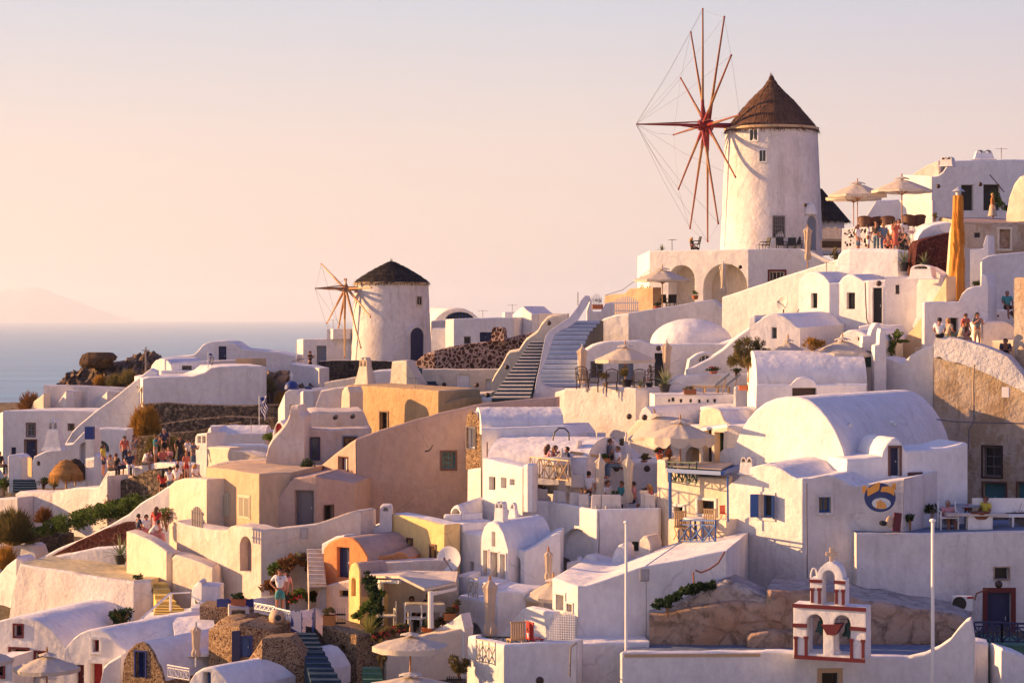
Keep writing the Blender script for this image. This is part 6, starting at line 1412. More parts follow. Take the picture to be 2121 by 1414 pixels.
potted(1053,1031,105.2,32,26,'terracotta','leaf_green','terracotta bowl of plants on the terrace corner',240,.10,.28,.26)
potted(1273,1028,105.2,16,12,'white_paint','leaf_green','green bush in a white box between the diners',160,.1,poth=.12,box=.35)
potted(1338,1026,106,18,18,'terracotta','leaf_dark','small pot by the right wall of the restaurant terrace',120,.1,.16,.12)
potted(1402,1080,101.8,24,8,'rust','leaf_brown','low reddish planter on the balcony edge',130,.08,poth=.08,box=.5)
potted(494,1253,96.9,32,26,'terracotta','leaf_dark','long terracotta trough on the stone shelf',420,.08,poth=.3,box=.62)
potted(682,1294,91.2,30,36,'orange_door','leaf_olive','orange trough on the gold rubble wall',300,.09,poth=.42,box=.5)
potted(932,1283,93.8,30,26,'orange_door','leaf_olive','orange trough at the right end of the veranda',200,.12,poth=.3,box=.5)
potted(230,905,127.5,18,22,'terracotta','leaf_green','terracotta trough on the stepped planter wall',220,.12,poth=.2,box=.5)
potted(1096,1320,89.4,10,24,'white_paint','leaf_green','thin green climber in a pot on the wooden chair terrace',80,.08,.1,.2)
shrub(1930,1070,98.4,34,30,'leaf_dark','dark plant behind the man in pink',260,.13)
shrub(1885,1085,96.9,22,24,'leaf_dark','dark potted plant beside the sign wall',220,.12)
wild(2108,1070,98.8,30,26,'leaf_brown','dry brush at the right edge by the teal door',300,.35)
# ------------------------------------------------------------ railings, gates, benches
def frame_of(a,b):
    A,B=P(*a),P(*b);d=(B-A);d.z=0;L=d.length;u=d.normalized();return A,B,u,Vector((u.y,-u.x,0)),L
def cross_rail(a,b,hpx,m,label,nx=3,name='railing',group='cross braced railings',t=.03,mid_=True):
    A,B,u,n,L=frame_of(a,b);S=F/G(a[2]);h=hpx/S;mb=MB();sl=(B.z-A.z)/L
    def pt(q,z):return u*q+Vector((0,0,z+sl*q))
    def bar(q0,z0,q1,z1,w=t):mb.tube([pt(q0,z0),pt(q1,z1)],w*.62,4)
    bar(0,h,L,h,t*1.4);bar(0,.04,L,.04);
    top=h*.8 if mid_ else h
    if mid_:bar(0,top,L,top)
    for i in range(nx+1):
        q=L*i/nx;bar(q,0,q,h,t*1.2)
        if i<nx:
            q2=L*(i+1)/nx;bar(q,.04,q2,top);bar(q,top,q2,.04)
            qm=(q+q2)/2;bar(qm,.04,qm,top,t*.8)
    o=mb.build(name,m,loc=A);return tag(o,label,'railing',group)
cross_rail((1406,1122,100.9),(1482,1124,97.6),45,'mid_blue','blue cross braced balcony railing with cafe chairs behind',3,t=.045)
cross_rail((1384,998,103.3),(1443,1001,101),42,'dark_green','dark cross braced railing of the upper cream balcony',4,t=.04)
cross_rail((970,1234,97.2),(990,1238,96.3),38,'railing_cream','small cream cross braced railing in the white balcony block',2)
cross_rail((987,1369,88.3),(1026,1378,86.6),46,'railing_cream','cream cross braced railing in the white foot block',3)
cross_rail((527,1262,95.6),(570,1270,94.2),14,'white_paint','white cross braced railing on the left of the blue bridge',5,mid_=False)
cross_rail((571,1278,94.0),(602,1286,93.2),20,'white_paint','white cross braced railing next to the blue gate',4,mid_=False)
cross_rail((347,1402,90.5),(392,1410,89.8),26,'white_paint','white cross braced railing in front of the blue doors',4)
cross_rail((2018,1330,91.2),(2075,1330,91.2),42,'deep_blue','dark blue cross braced railing by the red framed door',3,t=.05)
cross_rail((2075,1330,91.2),(2140,1331,91.2),40,'deep_blue','dark blue cross braced railing at the right edge',2,t=.05)
cross_rail((1003,1332,90.5),(1120,1334,90.5),14,'dark_green','dark rail along the wooden chair terrace',3,mid_=False)
def slat_wall(a,b,hpx,m,label,name='fence',n=10,arched=False,group=None,gap=.5,cat='fence'):
    A,B,u,nn,L=frame_of(a,b);S=F/G(a[2]);h=hpx/S;mb=MB();w=L/n
    for i in range(n):
        q=w*(i+.5);hh=h*(.72+.28*sin(pi*(i+.5)/n))if arched else h*(.95+.05*(i%2))
        mb.fbox(Vector((0,0,0)),u,nn,q-w*gap/2,q+w*gap/2,0,hh,-.015,.015)
    for z in(h*.2,h*.62):mb.fbox(Vector((0,0,0)),u,nn,0,L,z,z+.06,-.04,-.018)
    o=mb.build(name,m,loc=A);return tag(o,label,cat,group)
slat_wall((1224,642,134),(1247,642,134),34,'white_paint','small white arched picket gate at the top of the pale blue stairs','gate',7,True,'picket gates',cat='gate')
slat_wall((1271,652,133.5),(1323,654,133.5),38,'white_paint','wide pale arched double gate on the skyline','gate',12,True,'picket gates',cat='gate')
slat_wall((396,1088,103.6),(421,1090,102.4),42,'grey_paint','weathered arched picket gate beside the orange house','gate',7,True,'picket gates',cat='gate')
slat_wall((1882,512,125),(1920,508,126),44,'white_paint','white picket gate beside the upper crowd','gate',8,False,'picket gates',cat='gate')
slat_wall((58,985,121.8),(66,985,121.2),40,'light_wood','open yellow wooden gate at the slate steps','gate',4,False,'picket gates',gap=.9,cat='gate')
slat_wall((2046,1420,89),(2072,1420,89),82,'black','tall black slatted gate at the bottom right','gate',6,cat='gate')
slat_wall((924,1425,87.8),(956,1425,87.8),26,'black','short black pickets at the bottom centre','fence',7)
slat_wall((693,1300,91.5),(716,1302,91.5),42,'black','thin black iron fence right of the orange trough','fence',6,gap=.15)
slat_wall((1704,520,140),(1742,520,140),50,'stucco','pale plank fence behind the large windmill','fence',5,gap=.96)
slat_wall((603,1306,93.2),(625,1306,92.6),44,'blue','solid blue wooden gate leaf at the top of the dark blue steps','gate',5,gap=1.0,cat='gate')
slat_wall((648,1308,92.6),(653,1306,93.8),42,'mid_blue','opened narrow blue gate leaf','gate',2,gap=1.0,cat='gate')
slat_wall((449,1256,97.3),(525,1258,97.3),17,'blue','blue plank barrier behind the terracotta trough','fence',12,gap=.98)
slat_wall((527,1268,95.9),(603,1288,93.6),20,'blue','blue plank side of the little bridge','fence',12,gap=1.0)
stairs('staircase','dark blue curved steps between rubble walls at the bottom',(650,1440,86),(722,1440,86),(603,1309,92.6),(652,1309,92.6),12,'slate','tread_blue',ratio=.93,tm=0,mid=[((622,1345,90.5),(668,1345,90.5)),((638,1390,88),(692,1390,88))][::-1])
stairs('staircase','bright yellow steps below the yellow floored terrace',(318,1274,100.5),(398,1274,100.5),(312,1204,105),(342,1204,105),8,'yellow_step','yellow_step',ratio=.85,mid=[((324,1252,102),(365,1252,102))])
stairs('staircase','worn pale steps beside the orange arched house',(640,1214,99),(676,1214,99),(636,1136,101.6),(668,1136,101.6),9,'stucco','stucco',ratio=.82)
stairs('staircase','slate steps at the courtyard gate on the left',(27,1018,121.2),(78,1018,121.2),(27,992,123),(72,992,123),5,'slate','slate',ratio=.5)
stairs('staircase','narrow white steps at the far left edge',(14,1240,108),(32,1240,108),(20,1180,111.5),(36,1180,111.5),7,'white','navy',ratio=.85)
stairs('staircase','brown stone steps under the five sunset watchers',(1886,745,114),(1920,745,114),(1915,695,115.6),(1935,695,115.6),4,'stucco','stucco',ratio=.85)
stairs('staircase','green steps right of the gold rubble wall',(752,1425,87),(795,1425,87),(750,1380,89),(790,1380,89),4,'green_floor','green_floor',ratio=.85)
hr=MB();p0,p1,p2,p3=P(288,1285,99.5),P(331,1247,100.5),P(353,1228,101.2),P(394,1226,101.5);o_=P(353,1268,101)
hr.tube([p0-o_,p1-o_,p2-o_],.045,6);hr.tube([p2-o_,p3-o_],.03,6);hr.tube([p2-o_,Vector((0,0,0))],.05,6)
tag(hr.build('handrail','white_paint',loc=o_),'white pipe handrail beside the yellow steps','handrail')
# ------------------------------------------------------------ orange and yellow houses, veranda, pergola
mass('orange_house','small bright orange vaulted house with a dark double door','house',100.6,
     [(34,[(670,1225),(671,1134),(680,1124),(690,1118),(702,1113),(716,1112),(730,1114),(742,1122),(752,1136),(760,1150),(762,1225)],[('d',698,1133,724,1196,dict(col='deep_blue',rec=.2))])],1240,vec=(3.5,5,0),m='orange_wall',roof='pinkbrown')
mass('white_gable_edge','pale blue white gable behind the small orange house','gable',101.2,[(30,[(664,1225),(667,1125),(680,1118),(695,1110),(712,1108)])],1240,1.0,m='white')
mass('pinkish_wall','stained pinkish white wall below the orange door','wall',99.5,[(20,[(655,1235),(662,1216),(700,1205),(735,1198),(760,1195)],[('v',703,1222,722,1235,dict(rec=.3))])],1300,1.0,m='stucco')
mass('yellow_gable_house','narrow cream yellow gable with an orange arched door','house',97,
     [(48,[(722,1236),(723,1180),(727,1168),(733,1164),(740,1168),(744,1178),(745,1236)],[('d',728,1196,737,1234,dict(arch=1,col='orange_door',rec=.2))])],1330,vec=(1.2,1.1,0),m='yellow_wall',roof='pinkbrown')
mass('stucco_wall','pinkish stained wall behind the veranda roof','wall',98.4,[(-8,[(745,1172),(800,1165),(870,1160),(950,1158)])],1300,1.0,m='stucco')
mass('orange_roof','low orange roof with small ventilator right of the orange house','house',100,[(-5,[(748,1152),(790,1150),(812,1147),(826,1141),(840,1146),(848,1156)])],1180,vec=(.5,2.5,0),m='orange_wall',roof='pinkbrown')
mass('yellow_wall','bright yellow wall with white border between pinkish house and white terraces','wall',103.6,
     [(46,[(812,1063),(860,1072),(920,1086)],[('w',845,1117,853,1166,dict(trim='brown_trim',tw=.07,col='dark_brown',grid=(1,2))),('d',893,1130,901,1165,dict(col='rust',trim='brown_trim',tw=.07,leaves=1))])],1185,1.0,m='yellow_wall',roof='white')
mass('stained_wall','stained pale lavender wall with small belfry pier','wall',103.4,
     [(0,[(735,1112),(752,1100),(770,1092),(786,1086),(787,1050),(791,1046),(808,1046),(811,1050),(812,1064)],[('n',794,1050,804,1058,dict(arch=1,rec=.2,col='stucco'))])],1180,1.0,m='worn_white')
mass('edge_pier','slim lavender pier at the right of the yellow wall','pier',102.4,[(0,[(919,1070),(921,1067),(932,1067),(934,1072)])],1190,.8)
vr=empty('veranda',P(850,1290,95),'covered veranda with pale sloping canopy on white posts','veranda');O_=vr.location
mb=MB();q=[P(761,1196,95.4),P(826,1197,93.2),P(880,1224,92.2),P(944,1210,94.4),P(948,1188,97.6),P(850,1186,98.2),P(762,1189,98)]
up_=Vector((0,0,.09));n7=len(q);mb.add([p-O_ for p in q]+[p-O_+up_ for p in q],[tuple(range(n7)),tuple(range(2*n7-1,n7-1,-1))]+[(i,(i+1)%n7,n7+(i+1)%n7,n7+i)for i in range(n7)])
mb.build('canopy_roof','cream',vr)
for px,y0,y1,D in((789,1207,1300,95.2),(892,1226,1300,92.6),(779,1205,1255,96.6)):b=MB();b.tube([P(px,y1,D)-O_,P(px,y0-2,D)-O_],.09,8);b.build('post','white_paint',vr,smooth=40)
b=MB();b.tube([P(766,1203,95.6)-O_,P(828,1205,93.6)-O_],.07,4);b.build('beam','white_paint',vr);b=MB();b.tube([P(892,1230,92.7)-O_,P(943,1218,94.6)-O_],.07,4);b.build('beam','white_paint',vr)
mass('veranda_back_wall','cream wall inside the covered veranda','wall',98.0,[(-5,[(775,1200),(870,1205),(950,1200)])],1320,.6,m='cream')
pg=empty('pergola',P(1440,1075,101.5),'blue slatted pergola on a slim post above the cream house','pergola');O_=pg.location
ca,cb,cc_,cd=P(1384,974,102.4),P(1496,980,98.8),P(1532,966,102.5),P(1440,962,106.5)
mb=MB();mb.tube([ca-O_,cb-O_],.10,4);mb.tube([ca-O_,cd-O_],.09,4);mb.tube([cb-O_,cc_-O_],.09,4);mb.tube([cd-O_,cc_-O_],.07,4);mb.build('frame','mid_blue',pg)
for i in range(9):u=(i+.5)/9;b=MB();b.tube([ca.lerp(cb,u)-O_,cd.lerp(cc_,u)-O_],.055,4);b.build('slat','mid_blue',pg)
mb=MB();mb.add([ca-O_+Vector((.2,.3,.10)),cb-O_+Vector((0,.3,.10)),cc_-O_+Vector((-.2,0,.10)),cd-O_+Vector((0,0,.10))]+[ca-O_+Vector((.2,.3,.14)),cb-O_+Vector((0,.3,.14)),cc_-O_+Vector((-.2,0,.14)),cd-O_+Vector((0,0,.14))],[(0,1,2,3),(7,6,5,4),(0,4,5,1),(1,5,6,2),(2,6,7,3),(3,7,4,0)]);mb.build('shade_cloth','grey_paint',pg)
b=MB();b.tube([P(1388,1074,102.3)-O_,P(1388,976,102.3)-O_],.06,6);b.build('post','mid_blue',pg);b=MB();b.tube([P(1508,1080,98.9)-O_,P(1507,985,98.9)-O_],.035,6);b.build('post','mid_blue',pg)
aw=empty('awning',P(1490,900,106),'flat white awning roof reaching from the white block','awning');O_=aw.location
mb=MB();q=[P(1450,893,105.5),P(1506,884,103.8),P(1508,882,108),P(1455,888,108)];mb.add([p-O_ for p in q]+[p-O_+Vector((0,0,.10))for p in q],[(3,2,1,0),(4,5,6,7),(0,1,5,4),(1,2,6,5),(2,3,7,6),(3,0,4,7)]);mb.build('panel','white_paint',aw)
b=MB();b.tube([P(1452,960,105.5)-O_,P(1452,893,105.5)-O_],.05,6);b.build('post','white_paint',aw)
# ------------------------------------------------------------ bell gable
def through(name,m,parent,fc,outline,holes,thick,O,rnd=0):
    lo=[fc.at(*p)for p in outline];loops=[lo]+holes;mb=MB();flat=[q for l in loops for q in l]
    tr=tessellate_polygon([[Vector((q[0],q[1],0))for q in l]for l in loops])
    for d,fl in((0,0),(-thick,1)):
        b=len(mb.v);mb.v+=[fc.pt(q,z,d)for q,z in flat]
        for t in tr:
            a_,b_,c_=(flat[i]for i in t);s_=(b_[0]-a_[0])*(c_[1]-a_[1])-(b_[1]-a_[1])*(c_[0]-a_[0]);t=t if s_>0 else(t[0],t[2],t[1])
            if fl:t=(t[0],t[2],t[1])
            mb.f.append(tuple(b+i for i in t));mb.mi.append(0)
    for l in loops:
        b=len(mb.v);n=len(l);mb.v+=[fc.pt(q,z,0)for q,z in l]+[fc.pt(q,z,-thick)for q,z in l]
        for i in range(n):j=(i+1)%n;mb.f.append((b+i,b+j,b+n+j,b+n+i));mb.mi.append(0)
    return mb.build(name,m,parent,O,smooth=35)
bf=Face(P(1643,0,86.2),20);O_=P(1715,1360,86.0);bg_=empty('bell_gable',O_,'white bell gable with dark red trim and a stone cross on top','bell gable')
def hole(x0,y0,x1,y1):qa,za=bf.at(x0,y1);qb,zb=bf.at(x1,y0);return arch_loop(qa,qb,za,zb,14)
h1,h2=hole(1671,1272,1705,1352),hole(1727,1274,1762,1356)
through('lower_wall','white2',bg_,bf,[(1643,1362),(1643,1250),(1793,1259),(1793,1366)],[h1,h2],.85,O_)
q0=bf.at(1678,1252)[0];up_f=Face(bf.pt(0,0,-.15),20);hh=[up_f.at(1703,1249),up_f.at(1730,1250),up_f.at(1730,1195)]
def uh():qa,za=up_f.at(1703,1251);qb,zb=up_f.at(1729,1181);return arch_loop(qa,qb,za,zb,14)
ol=[(1678,1252),(1678,1197),(1692,1196),(1694,1184),(1700,1174),(1708,1167),(1718,1164),(1728,1166),(1738,1174),(1744,1186),(1746,1199),(1751,1200),(1751,1256)]
through('upper_wall','white2',bg_,up_f,ol,[uh()],.6,O_)
def trim(x0,y0,x1,y1,f=bf,d=.05,name='trim'):
    b=MB();qa,za=f.at(x0,y1);qb,zb=f.at(x1,y0);b.fbox(f.A,f.t,f.n,qa,qb,za,zb,-.01,d);b.build(name,'dark_red',bg_,O_)
def trimslope(x0,y0,x1,y1,h_,f=bf):
    b=MB();qa,za=f.at(x0,y0);qb,zb=f.at(x1,y1);hh_=h_/52
    vs=[f.pt(q,z,d)for d in(-.01,.05)for q,z in((qa,za-hh_),(qb,zb-hh_),(qb,zb),(qa,za))];b.add(vs,[(0,1,2,3)[::-1],(4,5,6,7),(0,1,5,4),(1,2,6,5),(2,3,7,6),(3,0,4,7)]);b.build('trim','dark_red',bg_,O_)
trimslope(1642,1249,1794,1258,6);trimslope(1645,1355,1792,1364,6);trimslope(1642,1290,1672,1291,6);trimslope(1760,1296,1794,1299,6)
for x,y0,y1 in((1646,1318,1356),(1667,1318,1356),(1761,1323,1362),(1785,1325,1362)):trim(x,y0,x+6,y1,name='pilaster');trim(x-1.5,y0-1,x+7.5,y0+4,d=.07,name='capital')
trimslope(1677,1199,1703,1200,5,up_f);trimslope(1728,1201,1751,1203,5,up_f)
for x,y0,y1 in((1680,1218,1247),(1695,1218,1249),(1730,1221,1250),(1744,1221,1252)):trim(x,y0,x+5.5,y1,up_f,name='pilaster');trim(x-1.5,y0-1,x+7,y0+4,up_f,.07,'capital')
b=MB();qa,za=bf.at(1702,1292);qb,zb=bf.at(1745,1292);qc,zc=bf.at(1714,1313);qd,_=bf.at(1732,1313)
b.add([bf.pt(q,z,d)for d in(-.4,.10)for q,z in((qc,zc),(qd,zc),(qb,zb),(qa,za))],[(0,1,2,3)[::-1],(4,5,6,7),(0,1,5,4),(1,2,6,5),(2,3,7,6),(3,0,4,7)]);b.build('corbel','dark_red',bg_,O_)
b=MB();qc,zc=bf.at(1723,1356);c_=bf.pt(qc,zc,-.35)-O_;b.lathe([(.24,0),(.24,.05),(.16,.14),(.15,.85)],18,c_);b.build('column','white2',bg_,smooth=40)
b=MB();qc,zc=up_f.at(1718,1165);c_=up_f.pt(qc,zc,-.3)-O_;b.box(c_+Vector((0,0,.2)),(.10,.10,.46));b.box(c_+Vector((0,0,.24)),(.34,.104,.10));b.build('cross','cross_stone',bg_)
b=MB();qc,zc=up_f.at(1683,1197);
for k in range(9):a=pi*k/8
b.tube([up_f.pt(qc+.10*cos(pi*k/8)+.02,zc+.30*sin(pi*k/8),-.1)-O_ for k in range(9)],.028,6);b.build('arch_frame','white2',bg_)
for x,y,l in((1694,1287,'left green bronze bell in the bell gable'),(1752,1292,'right green bronze bell in the bell gable')):
    qc,zc=bf.at(x,y);c_=bf.pt(qc,zc,-.4);r_=empty('bell',c_,l,'bell','bells of the gable');k=1.0 if x<1700 else 1.12
    b=MB();b.lathe([(.0,.0),(.06*k,-.01),(.09*k,-.08),(.11*k,-.24*k),(.18*k,-.36*k),(.16*k,-.36*k),(.08*k,-.2)],16);b.build('body','bronze',r_,smooth=50)
    b=MB();b.tube([(0,0,.18),(0,0,0)],.03,5);b.tube([(-.35,0,.10),(.35,0,.10)],.012,4);b.tube([(0,0,-.1),(0,0,-.46*k)],[.015,.035],5);b.build('hanger','bronze',r_)
sp_=Face(P(1104,0,120.3),0);O_=P(1130,800,120.3);r_=empty('curved_parapet',O_,'curved lavender parapet between the dark and the pale blue stairs','parapet')
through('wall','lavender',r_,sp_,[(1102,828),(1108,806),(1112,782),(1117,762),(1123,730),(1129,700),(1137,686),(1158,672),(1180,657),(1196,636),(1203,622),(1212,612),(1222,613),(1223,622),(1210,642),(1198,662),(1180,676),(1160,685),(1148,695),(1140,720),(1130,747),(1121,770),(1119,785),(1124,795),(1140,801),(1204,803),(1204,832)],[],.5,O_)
sp_=Face(P(1934,0,110.5),27);O_=P(2000,800,110);r_=empty('cap_wall',O_,'rough whitewashed cap on the peeling ochre wall','wall')
through('wall','rough_white',r_,sp_,[(1934,706),(1940,698),(1955,697),(1970,699),(1985,701),(2003,706),(2020,712),(2040,718),(2060,726),(2085,737),(2105,760),(2125,785),(2140,800),(2140,828),(2110,806),(2085,795),(2060,781),(2040,772),(2018,763),(2000,757),(1985,751),(1960,748),(1945,738),(1934,742)],[],1.0,O_)
# ------------------------------------------------------------ poles, dishes, lamps, sign, machines
def pole(px,y0,y1,D,r,m,label,cap=True,name='flagpole',cat='flagpole',group=None):
    h=(y1-y0)/F*G(D);root=empty(name,P(px,y1,D),label,cat,group);b=MB();b.tube([(0,0,0),(0,0,h)],[r,r*.85],10);b.build('shaft',m,root,smooth=50)
    if cap:b=MB();b.sphere((0,0,h+r*.6),r*1.7,10,6,sq=(1,1,.6));b.build('finial',m,root,smooth=50)
    return root
pole(1297,1083,1350,87.8,.05,'white_paint','slim white flagpole at the corner of the front wall');pole(1932,1080,1414,86,.062,'white_paint','tall white flagpole rising from the bottom right')
up=pole(302,718,870,148,.06,'grey_paint','thin utility pole with crossbar above the headland',False,'utility_pole','utility pole');b=MB();b.box((0,0,4.75),(.5,.06,.06));b.box((0,0,3.9),(.35,.05,.05));b.build('crossbar','grey_paint',up)
pole(1197,605,640,137,.03,'grey_paint','thin post at the head of the pale blue stairs',False,'lamp_post','post')
def flag(px,y0,y1,D,pts,label):
    root=empty('flag',P(px,y1,D),label,'flag','blue and white striped flags');S=F/G(D);b=MB();b.tube([(0,0,0),(0,0,(y1-y0)/S)],.03,6);b.build('pole','white_paint',root)
    (ax_,ay),(bx,by),w_=pts;n,k=9,14;mb=MB()
    A=P(ax_,ay,D)-root.location;B=P(bx,by,D)-root.location
    for i in range(k+1):
        u=i/k;c=A.lerp(B,u)
        for j in range(n+1):
            v=j/n;mb.v.append(c+Vector((w_/S*v*(1-.35*u)+.06*sin(u*9+v*3),.12*sin(u*8+v*5),.15*v-.08*sin(u*6)*v)))
    for i in range(k):
        for j in range(n):a=i*(n+1)+j;mb.f.append((a,a+1,a+n+2,a+n+1));mb.mi.append(0 if(j%2==0 or(i<5 and j<5 and not(j==2 or i==2)))else 1)
    mb.build('cloth',['flag_blue','cloth_white'],root,smooth=60)
flag(431,729,762,140.5,((432,733),(437,760),9),'furled striped flag on the white terrace block');flag(537,820,882,124,((538,824),(545,874),15),'drooping striped flag behind the long white vault')
flag(614,712,760,152,((612,745),(603,750),22),'wind blown striped flag by the mill annex')
def dish(px,py,D,rpx,label,face=(-.6,-.8,.25),py0=None,m='silver',deep=.16):
    r=rpx/F*G(D);base=P(px,py0 or py+rpx*1.6,D);c=P(px,py,D)-base;root=empty('satellite_dish',base,label,'satellite dish','satellite dishes');q=Vector((0,0,1)).rotation_difference(Vector(face).normalized())
    mb=MB();mb.lathe([(r*k/6,r*deep*2*(k/6)**2)for k in range(7)]+[(r*1.02,r*deep*2),(r,r*deep*2-.03)]+[(r*k/6,r*deep*2*(k/6)**2-.03)for k in range(5,-1,-1)],28)
    for v in mb.v:v.xyz=q@v+c
    mb.build('reflector',m,root,smooth=50)
    b=MB();fp=q@Vector((0,0,r*1.1));b.tube([c+q@Vector((0,-r,r*deep*2)),c+fp],.02,5);b.sphere(c+fp,.06,6,4);b.tube([c,c-Vector((0,-.05,.1)),Vector((0,0,0))],.04,6);b.build('feed_arm','grey_paint',root)
dish(1623,629,126.5,15,'grey satellite dish on the sunlit ramp wall',(-.75,-.6,.25));dish(931,1157,99,26,'large white satellite dish by the yellow wall',(-.35,-.9,.12),1190,'white_paint',.08)
dish(293,806,141.5,9,'cream satellite dish left of the white terrace block',(-.8,-.2,.5),838,'cream');dish(363,1296,99,11,'small pale satellite dish behind the cave houses',(-.5,-.85,.1),1312);
def lamp(px,py,D,label,r=.12,m='dark_brown'):
    root=empty('wall_lamp',P(px,py,D),label,'wall lamp','round wall lamps');b=MB();b.sphere((0,-.06,0),r,10,7);b.build('globe',m,root,smooth=60);b=MB();b.tube([(0,.25,0),(0,-.02,0)],r*.55,8);b.build('bracket','grey_paint',root)
for a in((920,796,130.6,'left round lamp on the cream wall under the rubble'),(988,797,130.6,'right round lamp on the cream wall under the rubble'),(1010,818,121.8,'round lamp at the foot of the slate stairs'),(1137,669,128.4,'round lamp on the upper cream parapet'),(1050,760,125.5,'small lamp midway on the cream parapet'),
          (965,821,123,'lamp on the corner of the low cream wall'),(1820,587,115.6,'round lamp above the dark door of the twin vaults'),(1943,386,133.4,'round lamp on the white skyline house'),(2030,382,133.4,'round lamp between the two dark doorways'),(1533,553,141,'round lamp inside the right arch'),
          (1303,862,115,'square lamp on the stained terrace wall'),(1335,864,111.6,'lamp on the small arched gable'),(1277,969,107.0,'left lamp above the diners'),(1340,970,106.8,'right lamp above the diners'),(1118,1408,87.6,'dark lamp on the white foot block'),(1668,425,146.2,'round lamp above the windmill door'),(2068,1209,95.6,'lamp above the red framed door'),(1364,721,119.9,'lamp over the dark doorway beside the dome')):
    lamp(*a,r=.13)
for(x,y,w_,h_,D,l)in((1993,1248,39,30,95.2,'white air conditioner hanging by the red framed door'),):
    root=empty('air_conditioner',P(x,y,D),l,'air conditioner');S=F/G(D);b=MB();b.box((0,0,0),(w_/S,.32,h_/S));b.build('case','white_paint',root)
    b=MB();b.tube([(-.13,-.15,0),(-.13,-.185,0)],.235,24);b.build('fan_grille','black',root);b=MB();b.box((.24,-.162,.2),(.22,.01,.07));b.build('badge','red',root);b=MB();b.box((-.25,.1,-.36),(.05,.4,.05));b.build('bracket','rust',root);b=MB();b.box((.25,.1,-.36),(.05,.4,.05));b.build('bracket','rust',root);b=MB();b.tube([(.42,0,.1),(.5,.1,.3),(.9,.15,.45)],.03,5);b.build('hose','rust',root)
# round sailing ship sign
sf=Face(P(1772,0,95.6),12);qc,zc=sf.at(1823,1029);S=F/96;O_=sf.pt(qc,zc,.1);sg=empty('sign',O_,'round dark blue sign with orange ribbon and a small sailing ship','sign')
def disc(rx,rz,cx,cz,d,m,name,th=.05,n=36,par=sg):
    b=MB();b.v=[sf.t*(cx+rx*cos(2*pi*k/n))+Vector((0,0,cz+rz*sin(2*pi*k/n)))+sf.n*dd for dd in(d,d-th)for k in range(n)];b.f=[tuple(range(n)),tuple(range(2*n-1,n-1,-1))]+[(k,n+k,n+(k+1)%n,(k+1)%n)for k in range(n)];b.mi=[0]*len(b.f);return b.build(name,m,par)
def plate(pts,d,m,name,th=.02,par=sg):
    b=MB();n=len(pts);b.v=[sf.t*x+Vector((0,0,z))+sf.n*dd for dd in(d,d-th)for x,z in pts];b.f=[tuple(range(n)),tuple(range(2*n-1,n-1,-1))]+[(k,n+k,n+(k+1)%n,(k+1)%n)for k in range(n)];b.mi=[0]*len(b.f);return b.build(name,m,par)
k_=G(95.6)/F
disc(32*k_,30*k_,0,0,.06,'sign_blue','disc');iv=disc(19*k_,11.5*k_,3*k_,-12*k_,.085,'sign_sky','picture',.02)
def zz(*p):return[(x*k_,z*k_)for x,z in p]
plate(zz((-25,2),(-2,15),(1,31),(-3,32),(-22,19),(-26,21)),.10,'sign_orange','ribbon');plate(zz((1,12),(12,12),(22,9),(29,4),(30,20),(18,24),(4,22)),.105,'sign_orange','ribbon')
plate(zz((-36,8),(-28,9),(-27,23),(-36,23)),.03,'sign_orange','ribbon');plate(zz((24,17),(32,16),(33,29),(25,30)),.03,'sign_orange','ribbon')
for p_ in(zz((-6,-20),(-7,-8),(-2,-7),(-2,-20)),zz((-1,-20),(-1,-4),(3,-6),(4,-20)),zz((5,-20),(4,-8),(8,-9),(13,-16),(12,-20)),zz((-9,-22),(14,-22),(12,-20),(-8,-20))):plate(p_,.10,'sign_orange','sail',.012,iv)
# ochre cloth column, chimneys
cl=empty('wrapped_column',P(1982,622,115.5),'tall column wrapped in ochre orange cloth with a metal cowl','wrapped column');S=F/G(115.5);mb=MB();n=40
for i in range(25):
    u=i/24;z=u*(622-405)/S;r0=(17-7.5*u)/S;cx_=(-1.5+4.5*u)/S
    for k in range(n):a=2*pi*k/n;q=r0*(1+.10*sin(a*7+sin(u*9)*1.2)+.05*sin(a*13+u*22));mb.v.append(Vector((cx_+q*cos(a),q*sin(a),z)))
for i in range(24):
    for k in range(n):k2=(k+1)%n;mb.f.append((i*n+k,i*n+k2,(i+1)*n+k2,(i+1)*n+k));mb.mi.append(0)
mb.build('cloth','orange_cloth',cl,smooth=60)
b=MB();
for j in range(9):a0=random.uniform(-2.4,-.7);z0=random.uniform(.8,4);b.tube([Vector(((17-7.5*(z0+dz)/5.2)/S*1.12*cos(a0+da)+.02,(17-7.5*(z0+dz)/5.2)/S*1.12*sin(a0+da),z0+dz))for da,dz in((-.5,.5),(-.1,0),(.3,-.25),(.6,.3))],.018,4)
b.build('cords','orange_cloth',cl)
b=MB();z=218/S;b.lathe([(.13,z-.1),(.13,z+.12)],14,(.07,0,0));b.lathe([(.30,z+.16),(.02,z+.36),(0,z+.36)],18,(.07,0,0));b.tube([(-.03,0,z+.1),(-.03,0,z+.2)],.01,4);b.tube([(.17,0,z+.1),(.17,0,z+.2)],.01,4);b.build('cowl','silver',cl,smooth=40)
mass('yellow_pier','sunlit cream pier hugging the wrapped column','pier',116.3,[(55,[(1958,620),(1960,560),(1966,480),(1972,452),(1976,448)]),(-5,[(1990,620),(1990,515),(1999,513)])],640,.9,m='cream')
